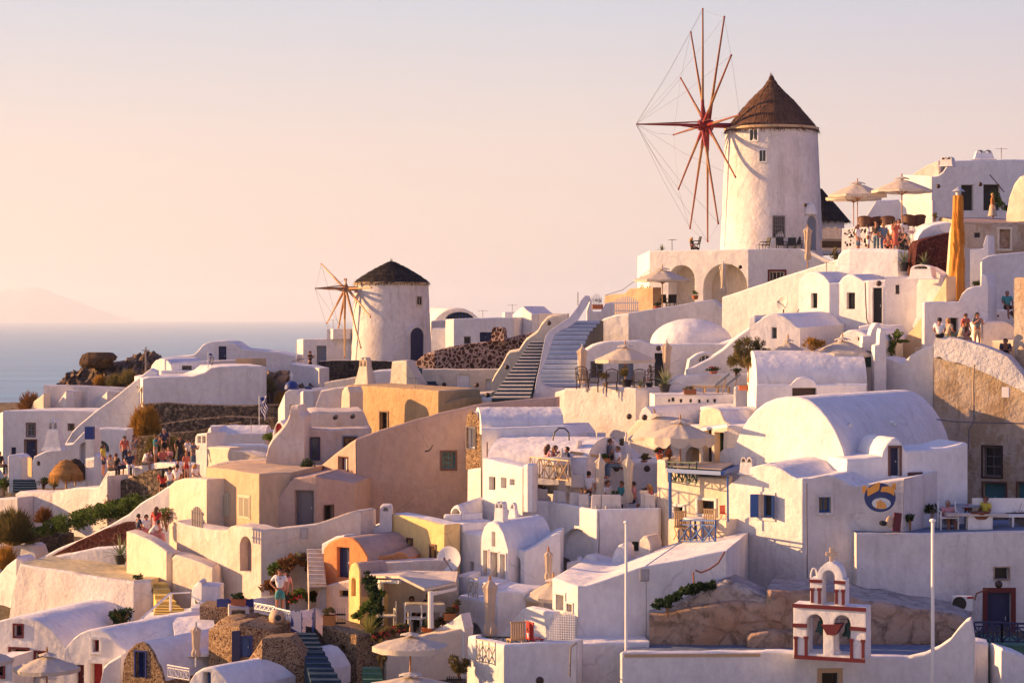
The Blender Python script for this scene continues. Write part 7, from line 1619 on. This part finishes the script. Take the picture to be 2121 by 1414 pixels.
def chimney(px,y0,y1,D,wt,wb_,label,m='white',arches=2,deep=.6,th=30):
    """tapered stack with a little twin arched cowl"""
    S=F/G(D);h=(y1-y0)/S;a,b_=wt/S/2,wb_/S/2;root=empty('chimney',P(px,y1,D),label,'chimney','whitewashed chimneys',rz=R(-th));ch=min(.5,h*.3)
    mb=MB();prof=[(b_*1.25,0),(b_,h*.12),(a,h-ch),(a*1.02,h-ch)]
    for i in range(3):
        (r0,z0),(r1,z1)=prof[i],prof[i+1]
        mb.add([(sx*r0,sy*r0*deep,z0)for sx,sy in((-1,-1),(1,-1),(1,1),(-1,1))]+[(sx*r1,sy*r1*deep,z1)for sx,sy in((-1,-1),(1,-1),(1,1),(-1,1))],[(0,1,5,4),(1,2,6,5),(2,3,7,6),(3,0,4,7)])
    mb.add([(sx*a,sy*a*deep,h-ch)for sx,sy in((-1,-1),(1,-1),(1,1),(-1,1))],[(0,1,2,3)]);mb.build('stack',m,root)
    cb_=MB();w=2*a/arches;t=w*.16
    for k in range(arches):
        c0=-a+w*(k+.5);N_=8
        for r_,fl in((w/2,0),(w/2-t,1)):
            for sy in(-1,1):cb_.v+=[Vector((c0+r_*cos(pi*i/N_),sy*a*deep,h-ch+(ch)*(r_/(w/2))*sin(pi*i/N_)))for i in range(N_+1)]
        b0=len(cb_.v)-4*(N_+1);o0,o1,i0,i1=b0,b0+N_+1,b0+2*(N_+1),b0+3*(N_+1)
        for i in range(N_):cb_.f+=[(o0+i,o0+i+1,o1+i+1,o1+i),(i0+i+1,i0+i,i1+i,i1+i+1),(o0+i+1,o0+i,i0+i,i0+i+1),(o1+i,o1+i+1,i1+i+1,i1+i)];cb_.mi+=[0]*4
    cb_.build('cowl',m,root,smooth=40);return root
chimney(113,868,932,126,22,36,'big tapered white chimney in the lower left courtyard',deep=.8,th=10);chimney(757,740,800,126,20,34,'tapered cream chimney in front of the small windmill','cream',deep=.8,th=35)
chimney(1034,677,706,132.6,26,28,'double arched rubble chimney on the long rubble wall','rubble_pink',deep=.7,th=20);chimney(1963,325,345,133,24,26,'left twin arched chimney on the skyline house',deep=.8);chimney(2037,311,332,135,32,40,'right twin arched chimney on the skyline house',deep=.8,th=5)
chimney(1550,945,982,99.5,26,30,'squat chimney behind the sign house','worn_white',2,.8);chimney(1038,1038,1080,100.5,20,22,'left small chimney between white vaults','white2',2,.9);chimney(1064,1040,1080,102.4,12,20,'right slim chimney between white vaults','white2',1,.9)
chimney(1912,548,578,116,44,48,'big white arched cowl below the potted agaves','white2',1,.8,25)
# skyline bits behind the rubble wall
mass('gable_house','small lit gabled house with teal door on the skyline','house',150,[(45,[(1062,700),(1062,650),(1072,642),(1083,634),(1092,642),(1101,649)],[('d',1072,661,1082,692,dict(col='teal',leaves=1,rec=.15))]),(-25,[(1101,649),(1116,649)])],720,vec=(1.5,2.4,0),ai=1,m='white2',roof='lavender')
mass('box_block','small white block left of the gabled skyline house','house',153,[(45,[(1039,700),(1040,647),(1046,646)]),(0,[(1046,646),(1066,646)])],720,2,ai=1)
mass('garage_house','lavender flat roofed house with dark blue garage door','house',149,[(45,[(922,690),(923,661),(940,660)]),(-2,[(940,660),(1000,658),(1064,657)],[('d',994,688,1020,708,dict(col='deep_blue',rec=.15)),('w',961,697,975,712,dict(col='grey_paint',grid=(1,1),rec=.15))])],740,4,ai=1,m='white2')
mass('low_house','low rounded white house right of the small windmill','house',152,[(0,[(893,700),(896,680),(925,679),(936,686),(938,700)])],740,2,m='white2')
mass('glazed_vault','low barrel vault with a glazed arch right of the small windmill','house',172,
     [(15,[(896,700),(898,664),(906,655),(916,646),(930,639),(946,637),(962,639),(978,647),(990,657),(994,662)],[('w',922,646,982,662,dict(arch=1,col='mid_blue',grid=(9,2),rec=.4))])],720,vec=(-2.2,5,.1),m='white')
mass('white_dome_base','lower white wall right of the small windmill','wall',169,[(0,[(893,665),(898,663),(940,663)])],700,1)
bd=empty('blue_dome',P(604,806,132),'small cobalt blue church dome with a white cross','dome')
b=MB();b.lathe([(.42,0),(.42,.08),(.38,.25),(.27,.40),(.12,.48),(0,.5)],20);b.build('cap','blue',bd,smooth=50);b=MB();b.box((0,0,.75),(.06,.06,.5));b.box((0,0,.82),(.26,.05,.06));b.build('cross','white_paint',bd)
b=MB();b.box((0,0,0),(.42,.5,.62));o=b.build('blue_block','blue',loc=P(186,896,122));tag(o,'cobalt blue block on top of the slender white tower','block')
b=MB();b.box((0,0,0),(.35,.5,.14));o=b.build('blue_box','blue',loc=P(639,803,131));tag(o,'tiny blue box on the narrow white pier','box')
# ------------------------------------------------------------ furniture
def covered_chair():
    r=empty('covered_chair',(0,0,0));b=MB()
    b.add([(-.23,-.22,0),(.23,-.22,0),(.23,.25,0),(-.23,.25,0),(-.22,-.20,.47),(.22,-.20,.47),(.22,.22,.47),(-.22,.22,.47)],[(0,1,5,4),(1,2,6,5),(2,3,7,6),(3,0,4,7),(4,5,6,7)])
    for k in range(5):b.tube([(-.2+k*.1,-.225,0),(-.2+k*.1,-.205,.45)],.018,4)
    b.build('seat_cover','cloth_white',r,smooth=30)
    b=MB();b.add([(-.22,.17,.47),(.22,.17,.47),(.22,.24,.47),(-.22,.24,.47),(-.20,.25,1.0),(.20,.25,1.0),(.20,.31,.99),(-.20,.31,.99)],[(0,1,5,4),(1,2,6,5),(2,3,7,6),(3,0,4,7),(4,5,6,7)]);b.tube([(0,.27,.62),(.06,.33,.55),(0,.35,.2)],.03,5);b.build('back_cover','cloth_white',r,smooth=30)
    for ch in r.children:ch.scale=(.84,1,1)
    return r
def put_copies(proto,items,cat,group,scale=1):
    for i,(px,py,D,rz,l)in enumerate(items):
        o=proto if i==0 else copy_tree(proto);o.location=P(px,py,D);o.rotation_euler=(0,0,R(rz));o.scale=(scale,)*3;o['label']=l;o['category']=cat;tag(o,group=group)
CH=[(1105,1065,105.6,190),(1127,1066,105.5,170),(1150,1069,105.1,200),(1170,1071,104.9,150),(1188,1074,104.5,185),(1210,1077,104.2,175),(1232,1079,103.9,190),(1256,1079,103.8,180),(1278,1079,103.8,170),(1192,1059,106.5,120),(1204,1057,106.8,150),(1334,1077,104,190),(1348,1079,103.8,170),(1358,1075,104.4,200),(1338,1069,105.2,160)]
nm_=['leftmost','second from the left','third from the left','fourth from the left','fifth from the left','sixth from the left','seventh from the left','eighth from the left','ninth from the left']
put_copies(covered_chair(),[(*c,('%s white covered chair along the front edge of the restaurant terrace'%nm_[i])if i<9 else['white covered chair left of the waiter','second white covered chair behind the waiter','white covered chair at the right front corner of the terrace','rightmost front white covered chair of the terrace','white covered chair at the right terrace end wall','white covered chair below the small right pot'][i-9])for i,c in enumerate(CH)],'chair','white covered restaurant chairs',1.0)
put_copies(covered_chair(),[(1196,1008,105.6,90,'white covered chair with its drape facing the railing steps'),(1187,966,106.2,-120,'white covered chair at the end of the left railing table'),(1226,948,108.6,0,'blue shaded covered chair left on the upper deck'),(1246,948,108.6,0,'white covered chair in the middle of the upper deck'),(1283,948,107.4,-90,'white covered chair behind the man in grey shirt'),(1290,966,106.8,-90,'white covered chair at the right end of the upper railing'),(1208,962,107.2,170,'white covered chair hanging cloth by the upper railing'),(1222,964,107.2,175,'white covered chair next to the orange trough')],'chair','white covered deck chairs')
def table(w,d,h,m,name='table'):
    r=empty(name,(0,0,0));b=MB();b.box((0,0,h-.02),(w,d,.05));b.box((0,0,h-.14),(w+.04,d+.04,.22));b.build('tablecloth',m,r)
    for x in(-1,1):
        for y in(-1,1):b=MB();b.tube([(x*w*.42,y*d*.42,0),(x*w*.42,y*d*.42,h)],.025,5);b.build('leg','white_paint',r)
    return r
put_copies(table(.8,.8,.74,'cloth_white'),[(1116,1059,106.4,40,'white table at the left corner of the restaurant terrace'),(1160,1062,106.1,40,'white table between the left and middle closed parasols'),(1222,1070,105.1,40,'white table in front of the waiter'),(1270,1069,105.2,10,'white table of the three seated diners'),(1346,1070,105.1,10,'white table by the right terrace wall'),(1150,988,105,40,'long white table of the left railing diners'),(1250,950,107.8,0,'white table of the man in grey shirt')],'table','white restaurant tables')
def glass():
    r=MB();r.lathe([(.035,0),(.006,.01),(.006,.08),(.035,.11),(.032,.18)],8);return r
for i,(x,y,D,l)in enumerate(((1112,1020,106.4,'left wine glass on the left corner table'),(1119,1020,106.3,'right wine glass on the left corner table'),(1158,1022,106.1,'left wine glass on the table between the closed parasols'),(1166,1022,106.1,'right wine glass on the table between the closed parasols'),(1220,1030,105.1,'left wine glass on the table before the waiter'),(1227,1030,105.1,'right wine glass on the table before the waiter'),(1266,1028,105.2,'left wine glass before the seated diners'),(1275,1028,105.2,'right wine glass before the seated diners'),(1141,946,104.8,'leftmost wine glass on the railing table'),(1152,947,104.8,'middle wine glass on the railing table'),(1160,948,104.8,'rightmost wine glass on the railing table'))):
    r=glass().build('wine_glass','metal',loc=P(x,y,D));tag(r,l,'wine glass','wine glasses')
cross_rail((1098,988,105.2),(1178,997,103.2),42,'light_wood','pale wooden railing of the left dining deck',4,mid_=False,t=.035);
b=MB();a_,b_=P(1182,936,105.6),P(1240,944,106);b.tube([(0,0,0),b_-a_],.05,5);tag(b.build('handrail','light_wood',loc=a_),'wooden handrail running along the upper deck','handrail')
def lattice_chair():
    r=empty('lattice_chair',(0,0,0));b=MB();b.box((0,0,.43),(.5,.48,.05));b.build('seat','dark_brown',r)
    for x in(-1,1):
        for y in(-1,1):b=MB();b.tube([(x*.22,y*.2,0),(x*.22,y*.2,.43)],.022,5);b.build('leg','dark_brown',r)
        b=MB();b.tube([(x*.25,.2,.66),(x*.26,-.2,.66),(x*.25,-.21,.43)],.022,5);b.build('armrest','dark_brown',r)
    b=MB();top=[Vector((x,.24,.95+.07*cos(x*6)))for x in(-.25,-.12,0,.12,.25)];b.tube([Vector((-.25,.22,.43))]+top+[Vector((.25,.22,.43))],.025,5)
    for k in range(-5,6):
        x0=k*.1
        for s_ in(-1,1):
            a0=Vector((x0,.23,.48));a1=Vector((x0+s_*.45,.24,.93));
            u0=max(0,((-.24 if s_>0 else .24)-x0)/(s_*.45));u1=min(1,((.24 if s_>0 else-.24)-x0)/(s_*.45))
            if u1>u0:b.tube([a0.lerp(a1,u0),a0.lerp(a1,u1)],.012,3,cap=False)
    b.build('lattice_back','dark_brown',r);return r
put_copies(lattice_chair(),[(1207,806,118.2,160,'leftmost dark lattice backed chair'),(1228,812,117.6,180,'dark lattice chair left of the round topiary'),(1267,812,117.5,180,'dark lattice chair below the open parasol'),(1323,812,117.5,185,'dark lattice chair behind the small agave'),(1360,806,118,175,'rightmost dark lattice backed chair')],'chair','lattice backed terrace chairs',1.05)
def wicker_chair():
    r=empty('wicker_chair',(0,0,0));b=MB();n=14
    for i in range(6):
        for k in range(n+1):a=R(-20)+R(220)*k/n;u=i/5;q=.30+.05*u;hgt=.40+(.48*u)*(.62+.38*sin(pi*k/n));b.v.append(Vector((q*cos(a),q*sin(a),hgt)))
    for i in range(5):
        for k in range(n):a=i*(n+1)+k;b.f.append((a,a+1,a+n+2,a+n+1));b.mi.append(0)
    b.tube([b.v[5*(n+1)+k].copy()for k in range(n+1)],.025,5);b.build('wicker_back','wicker',r,smooth=50);b=MB();b.lathe([(0,.36),(.30,.36),(.31,.44),(0,.45)],16);b.build('seat','wicker',r,smooth=40)
    for a in(.8,2.3,3.9,5.5):b=MB();b.tube([(.24*cos(a),.24*sin(a),0),(.24*cos(a),.24*sin(a),.38)],.02,5);b.build('leg','wicker',r)
    return r
put_copies(wicker_chair(),[(1792,487,128,160,'leftmost brown wicker chair on the rubble parapet terrace'),(1812,488,128.2,200,'second brown wicker chair behind the dotted parapet'),(1838,487,127.8,180,'third brown wicker chair with rounded back'),(1884,484,128,150,'fourth wicker chair left of the picket gate'),(1902,484,128.2,190,'rightmost brown wicker chair above the picket gate')],'chair','wicker terrace chairs',1.15)
def dark_chair():
    r=empty('terrace_chair',(0,0,0));b=MB();b.box((0,0,.40),(.55,.55,.06));b.build('seat','black',r);b=MB();b.add([(-.27,.22,.4),(.27,.22,.4),(.27,.28,.4),(-.27,.28,.4),(-.27,.34,.92),(.27,.34,.92),(.27,.40,.92),(-.27,.40,.92)],[(0,1,5,4),(1,2,6,5),(2,3,7,6),(3,0,4,7),(4,5,6,7)]);b.build('backrest','black',r)
    for x in(-1,1):b=MB();b.tube([(x*.27,.3,.62),(x*.29,-.1,.62),(x*.28,-.28,.45),(x*.26,-.2,0)],.025,5);b.tube([(x*.26,.2,0),(x*.27,.24,.45)],.025,5);b.build('armrest','black',r)
    return r
put_copies(dark_chair(),[(1583,520,145.5,-70,'dark chair with curved arms at the foot of the large windmill'),(1618,520,145.5,10,'dark chair below the barred windmill window'),(1640,520,145.8,-10,'dark seat left of the closed parasol by the windmill'),(1652,518,146.5,0,'dark chair by the windmill door'),(1440,518,147,-80,'brown chair of the woman sitting alone'),(1376,640,138,20,'dark chair in the left arch'),(1390,640,138.2,-20,'dark low chair at the foot of the arch parasol')],'chair','dark terrace chairs',1.0)
tb=empty('bistro_table',P(1392,519,147),'small round table on the edge left of the woman sitting alone','table');b=MB();b.lathe([(0,.72),(.30,.72),(.30,.75),(0,.75)],20);b.build('table_top','grey_paint',tb);b=MB();b.tube([(0,0,0),(0,0,.72)],.025,6);b.lathe([(.2,0),(.2,.03),(0,.04)],12);b.build('pedestal','grey_paint',tb)
blades(1371,519,147,20,18,'agave','small spiky plant on the edge left of the round table',14,name='yucca')
def deck_chair():
    r=empty('sun_lounger',(0,0,0));b=MB();b.box((-.55,0,.3),(1.1,.6,.07));b.build('base','light_wood',r);b=MB();b.add([(0,-.3,.32),(0,.3,.32),(.62,.3,.82),(.62,-.3,.82),(0,-.3,.40),(0,.3,.40),(.60,.3,.9),(.60,-.3,.9)],[(0,1,2,3),(7,6,5,4),(0,4,5,1),(1,5,6,2),(2,6,7,3),(3,7,4,0)]);b.build('backrest','grey_blue',r);b=MB();b.box((-.55,0,.37),(1.1,.56,.07));b.build('cushion','cloth_white',r)
    for x,y in((-1.0,-.27),(-1.0,.27),(.1,-.27),(.1,.27)):b=MB();b.tube([(x,y,0),(x,y,.3)],.03,5);b.build('leg','light_wood',r)
    b=MB();b.tube([(.5,-.27,.7),(.35,-.27,0)],.025,5);b.build('prop','light_wood',r)
    return r
put_copies(deck_chair(),[(1482,814,116,-12,'left sun lounger with raised back on the white ledge'),(1505,814,116,-12,'right sun lounger with raised back beside the white pier')],'sun lounger','sun loungers',1.0)
def fold_chair(m):
    r=empty('folding_chair',(0,0,0));b=MB()
    for k in range(6):b.box((-.2+k*.08,.16,.74),(.055,.03,.5))
    b.box((0,.16,1.0),(.5,.04,.05));b.box((0,.16,.47),(.5,.04,.05));b.build('backrest',m,r);b=MB();b.box((0,-.05,.44),(.48,.42,.03));b.build('seat',m,r)
    for x in(-1,1):b=MB();b.tube([(x*.24,.2,0),(x*.24,-.22,.44)],.02,4);b.tube([(x*.24,-.22,0),(x*.24,.16,.44)],.02,4);b.build('leg',m,r)
    return r
put_copies(fold_chair('light_wood'),[(1069,1352,89.4,200,'slatted wooden folding chair facing away on the lower terrace'),(1413,1118,100.5,20,'left wooden cafe chair behind the blue railing'),(1468,1114,99.4,-20,'right wooden cafe chair behind the blue railing')],'chair','wooden folding chairs',1.0)
put_copies(fold_chair('red'),[(1106,1350,89.4,120,'red folding chair beside the perforated screen')],'chair',None,.95)
put_copies(fold_chair('red'),[(1499,1076,100.6,30,'small red folding stool by the sign house corner')],'stool',None,.5)
ct=empty('cafe_table',P(1440,1116,100),'white round table behind the blue railing','table');b=MB();b.lathe([(0,.72),(.42,.72),(.42,.76),(0,.76)],24);b.build('table_top','white_paint',ct);b=MB();b.tube([(0,0,0),(0,0,.72)],.04,6);b.build('pedestal','black',ct)
# perforated fan screen
ps=Face(P(1133,0,87.4),20);pr=MB();O_=P(1165,1325,87.4);qs,zs=ps.at(1134,1324);qe,_=ps.at(1191,1324);W_=qe-qs;H_=60/F*G(87.4);nx_,nz_=12,12;cw=W_/nx_;chh=H_/nz_
for i in range(nx_):
    for j in range(nz_):
        u,v=(i+.5)/nx_,(j+.5)/nz_
        if(1-u)**2*.98+v**2*.92<1 or u>.97:
            q0_,z0_=qs+i*cw,zs+j*chh;oc=[(q0_,z0_),(q0_+cw,z0_),(q0_+cw,z0_+chh),(q0_,z0_+chh)];r_=cw*.34;ic=[(q0_+cw/2+r_*sx,z0_+chh/2+r_*sz)for sx,sz in((-1,-1),(1,-1),(1,1),(-1,1))]
            b0=len(pr.v);pr.v+=[ps.pt(q,z)for q,z in oc]+[ps.pt(q,z)for q,z in ic]+[ps.pt(q,z,-.03)for q,z in ic]
            for k in range(4):k2=(k+1)%4;pr.f+=[(b0+k,b0+k2,b0+4+k2,b0+4+k),(b0+4+k,b0+4+k2,b0+8+k2,b0+8+k)];pr.mi+=[0,0]
tag(pr.build('perforated_screen','white_paint',None,O_,loc=O_),'white perforated quarter round screen beside the long white house','screen')
# terrace at the right: bench, tables, pots
root=empty('garden_bench',P(2095,1092,98.2),'white long bench at the right edge of the lavender terrace','bench');b=MB();b.box((0,0,.42),(2.6,.55,.08));b.build('seat','white_paint',root);b=MB();b.box((0,.3,.75),(2.6,.06,.5));b.build('backrest','white_paint',root)
for x in(-1.15,0,1.15):b=MB();b.box((x,0,.2),(.07,.5,.4));b.build('leg','white_paint',root)
root=empty('low_table',P(2022,1096,97.2),'long low table with a white plinth before the woman in yellow','table');b=MB();b.box((0,0,.52),(2.1,.6,.07));b.build('table_top','stucco',root);b=MB();b.box((.1,0,.25),(.85,.4,.5));b.build('plinth','white2',root)
root=empty('basket',P(2030,1074,97.2),'woven baskets stacked on the long low table','basket');b=MB();b.lathe([(.0,0),(.26,0),(.33,.10),(.30,.10),(.24,.03)],18);b.lathe([(.0,.12),(.28,.12),(.36,.24),(.33,.24)],18);b.build('bowl','rust',root,smooth=50)
root=empty('round_table',P(2000,1088,98.6),'dark round table with red teapot between the couple','table');b=MB();b.lathe([(0,.68),(.55,.68),(.55,.72),(0,.72)],22);b.build('table_top','grey_blue',root);b=MB();b.tube([(0,0,0),(0,0,.7)],.04,6);b.build('pedestal','black',root)
root=empty('teapot',P(2003,1056,98.5),'small red teapot on the dark round table','teapot');b=MB();b.sphere((0,0,.1),.12,12,8,sq=(1,1,.85));b.tube([(.1,0,.1),(.2,0,.16)],[.03,.015],5);b.build('body','red',root,smooth=60);b=MB();b.tube([(-.1,0,.14),(-.18,0,.12),(-.12,0,.02)],.015,5);b.build('handle','red',root)
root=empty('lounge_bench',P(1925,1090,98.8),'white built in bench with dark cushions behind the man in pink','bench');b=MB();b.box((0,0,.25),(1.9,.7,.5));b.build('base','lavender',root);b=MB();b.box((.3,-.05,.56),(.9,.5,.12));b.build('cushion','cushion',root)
root=empty('patio_chair',P(1964,1096,97.6),'white plastic armchair of the man in pink','chair','white plastic chairs');b=MB()
for x in(-1,1):b.tube([(x*.3,-.25,0),(x*.3,-.25,.62),(x*.3,.25,.65),(x*.3,.3,.95)],.025,5);b.tube([(x*.3,.28,0),(x*.3,.25,.65)],.025,5)
b.build('frame','white_paint',root);b=MB();b.box((0,0,.42),(.58,.5,.04));b.build('seat','white_paint',root)
for(x,y,D,w_,l)in((862,1305,94.2,0,'white plastic armchair at the veranda table'),(800,1300,95.6,30,'white plastic armchair at the left of the veranda')):
    r2=copy_tree(root);r2.location=P(x,y,D);r2.rotation_euler.z=R(w_+160);r2['label']=l
o=table(1.3,.8,.74,'cloth_white');place(o,880,1294,95.6,'cloth covered table under the veranda','table',None,5)
for(x,y,m_,l,s_)in((1843,1086,'terracotta','pale round stone leaning by the sign wall',(.14,.05,.2)),(1858,1087,'dark_red','red brown tile leaning by the sign wall',(.16,.05,.32)),(1829,1089,'black','small black kettle pot at the end of the terrace ledge',(.14,.1,.09))):
    b=MB();b.sphere((0,0,0),1,14,9,sq=s_)if m_!='dark_red' else b.box((0,0,0),(s_[0]*1.6,s_[1]*2,s_[2]*2));o=b.build({'terracotta':'round_stone','dark_red':'clay_tile','black':'kettle'}[m_],'cross_stone' if m_=='terracotta' else m_,smooth=50,loc=P(x,y-6,96.1));o.rotation_euler=(R(-12),R(8),0);tag(o,l,{'terracotta':'stone','dark_red':'tile','black':'kettle'}[m_])
# clay jar, stone shelf, pipes, cables
root=empty('clay_jar',P(574,1295,93.6),'big clay jar lying on its side on the rubble wall','jar');b=MB();b.lathe([(0,-.34),(.22,-.32),(.33,-.12),(.33,.08),(.24,.26),(.15,.32),(.19,.38),(.13,.38),(.10,.2),(0,.1)],22)
q_=Vector((0,0,1)).rotation_difference(Vector((.25,-.95,.1)).normalized())
for v in b.v:v.xyz=q_@v+Vector((0,0,.33))
b.build('body','tan',root,smooth=50);root.scale=(.8,)*3;b=MB();c_=q_@Vector((0,0,.345))+Vector((0,0,.33));b.tube([c_+q_@Vector((0,0,-.04)),c_+q_@Vector((0,0,.0))],.125,14);b.build('mouth','shade_dark',root)
mass('stone_shelf','plain concrete shelf frame holding the terracotta trough','shelf',96.4,[(-10,[(474,1300),(474,1254),(516,1258),(520,1300)],[('v',480,1263,508,1300,dict(col='cream',rec=.35,name='recess'))])],1310,.8,m='stucco')
def cable(pts,D,r,m,label,name='cable'):o_=P(*pts[0],D);b=MB();b.tube([P(x,y,D)-o_ for x,y in pts],r,5);tag(b.build(name,m,loc=o_),label,'cable' if name=='cable' else 'pipe')
cable([(2018,755),(2016,800),(2017,838)],109,.035,'beige','pale pipe down the peeling wall','pipe');cable([(2017,838),(2018,870),(2007,890),(2006,930)],108.9,.03,'grey_paint','dark cable continuing down the peeling wall');cable([(1940,868),(1970,872),(2006,874),(2060,875),(2121,877)],108,.025,'grey_paint','long horizontal cable across the peeling wall')
cable([(880,934),(888,933),(893,928),(896,921)],107.4,.03,'shade_dark','short curved iron hook on the pinkish wall');cable([(1145,912),(1148,896),(1158,886),(1170,887),(1178,895),(1179,912)],105.4,.03,'shade_dark','black looping cable on the barrel roof flank')
cable([(1009,915),(1009,946)],105.9,.025,'rust','rusty rod on the long vault flank');cable([(1501,1142),(1488,1165),(1470,1178),(1452,1185),(1440,1180)],91.8,.03,'rust','rusty cable hanging on the long white house');cable([(1437,1208),(1436,1184)],91.8,.03,'rust','short rusty rod on the long white house')
cable([(1671,1000),(1671,1060),(1672,1120),(1672,1200)],96.6,.022,'grey_paint','thin cable down the corner of the sign house');cable([(2050,362),(2062,376),(2075,392),(2080,398)],132.8,.03,'dark_brown','slanting branch above the right dark doorway','branch')
cable([(1180,1400),(1182,1340),(1194,1330)],87.5,.03,'grey_paint','grey pipe down the white foot block','pipe')
b=MB();b.box((0,0,0),(.28,.15,.40));o=b.build('meter_box','white_paint',loc=P(2083,812,107.6));tag(o,'white meter box on the peeling wall','meter box');o.rotation_euler.z=R(-27)
b=MB();b.box((0,0,0),(.6,.04,.22));o=b.build('notice_board','white_paint',loc=P(1888,481,124.6));tag(o,'small white notice on the picket gate','notice');
b=MB()
for(x,y,w_)in((-.2,.03,.12),(.05,.04,.3),(.05,-.02,.3)):b.box((x,-.025,y),(w_,.01,.03))
b.build('lettering','red',o)
b=MB();b.box((0,0,0),(1.25,.5,.45));b.box((0,-.27,.3),(1.3,.08,.06));b.box((0,-.27,-.1),(1.3,.06,.06));b.box((0,-.27,.1),(1.3,.06,.06));tag(b.build('slatted_bench','dark_brown',loc=P(1722,506,139.4)),'dark slatted bench behind the large windmill','bench')
# dark stones let into the parapet
def studs(fcx,D,th,rects,m,label,name):
    f=Face(P(fcx,0,D),th);O_=f.pt(0,CZ,0);mb=MB();
    for(x0,y0,x1,y1,n)in rects:
        for i in range(n):
            x,y=random.uniform(x0,x1),random.uniform(y0,y1);q,z=f.at(x,y);mb.sphere(f.pt(q,z,.0),random.uniform(.03,.07),7,5,jit=.2,sq=(1,.5,random.uniform(.7,1.6)))
    tag(mb.build(name,m,None,O_,loc=O_,smooth=50),label,'inlaid stones',kind='stuff')
studs(1743,126.9,28,[(1748,476,1850,508,90)],'dark_brown','dark stones set in the white parapet of the umbrella terrace','inlaid_stones')
studs(2044,114.7,-3,[(2048,646,2098,664,10)],'dark_brown','dark stones set in the white bench','inlaid_stones')
for(x,y,D,th,l)in((1760,879,102.4,0,'left projecting stone spout on the huge barrel vault'),(1852,876,104.2,0,'right projecting stone spout on the huge barrel vault'),(694,864,113.4,0,'left dark spout hole on the grey cream vault'),(730,862,113.2,0,'right dark spout hole on the grey cream vault')):
    b=MB();b.tube([(0,.4,0),(0,-.18,-.02)],[.11,.09],8);tag(b.build('spout','white2' if x>1000 else 'dark_brown',loc=P(x,y,D),smooth=50),l,'spout','stone spouts')

def antenna(px,py,D,hpx,label):
    S=F/G(D);h=hpx/S;r_=empty('roof_antenna',P(px,py,D),label,'antenna','roof antennas');b=MB();b.tube([(0,0,0),(0,0,h)],.02,5);b.tube([(-.35,0,h*.9),(.35,0,h*.9)],.012,4)
    for k in range(-3,4):b.tube([(k*.11,-.18,h*.9),(k*.11,.18,h*.9)],.009,3)
    b.tube([(0,-.3,h*.7),(0,.3,h*.7)],.012,4);b.build('mast','grey_paint',r_)
for a in((2074,330,134.5,24,'roof antenna at the right end of the skyline house'),(1061,648,152,18,'roof antenna left of the gabled skyline house'),(690,681,165.5,20,'roof antenna on the annex by the small windmill'),(1712,572,120,30,'roof antenna on the twin vaulted house'),(1000,658,150,16,'roof antenna on the lavender skyline house'),(520,895,124,26,'roof antenna on the long white vault'),(1690,800,112,26,'roof antenna behind the huge barrel vault'),(860,805,122.5,24,'roof antenna on the bright ochre house')):antenna(*a)
cable([(1345,560),(1290,600),(1253,612)],143,.02,'grey_paint','thin wire from the arcade house to the skyline wall');cable([(1655,640),(1640,668),(1636,700)],117.5,.025,'grey_paint','cable down the left vault of the twin vaulted house')
cable([(737,915),(738,980),(737,1060)],109.6,.02,'grey_paint','cable down the corner of the pinkish house');cable([(1240,1060),(1241,1110),(1240,1160)],102.6,.02,'grey_paint','drain line at the corner of the restaurant terrace','pipe');cable([(1792,585),(1793,620),(1795,660),(1800,674)],116.4,.03,'grey_paint','grey drain hose left of the dark vault door','pipe')
for i,(x,y,D,l)in enumerate(((630,1104,101.8,'small meter box on the arch wall'),(1335,1190,91.7,'small meter box on the long white house'),(1580,760,112.0,'small meter box near the olive tree'))):
    b=MB();b.box((0,0,0),(.3,.12,.4));b.box((0,-.07,0),(.24,.02,.34));tag(b.build('meter_box','grey_floor',loc=P(x,y,D)),l,'meter box','meter boxes')
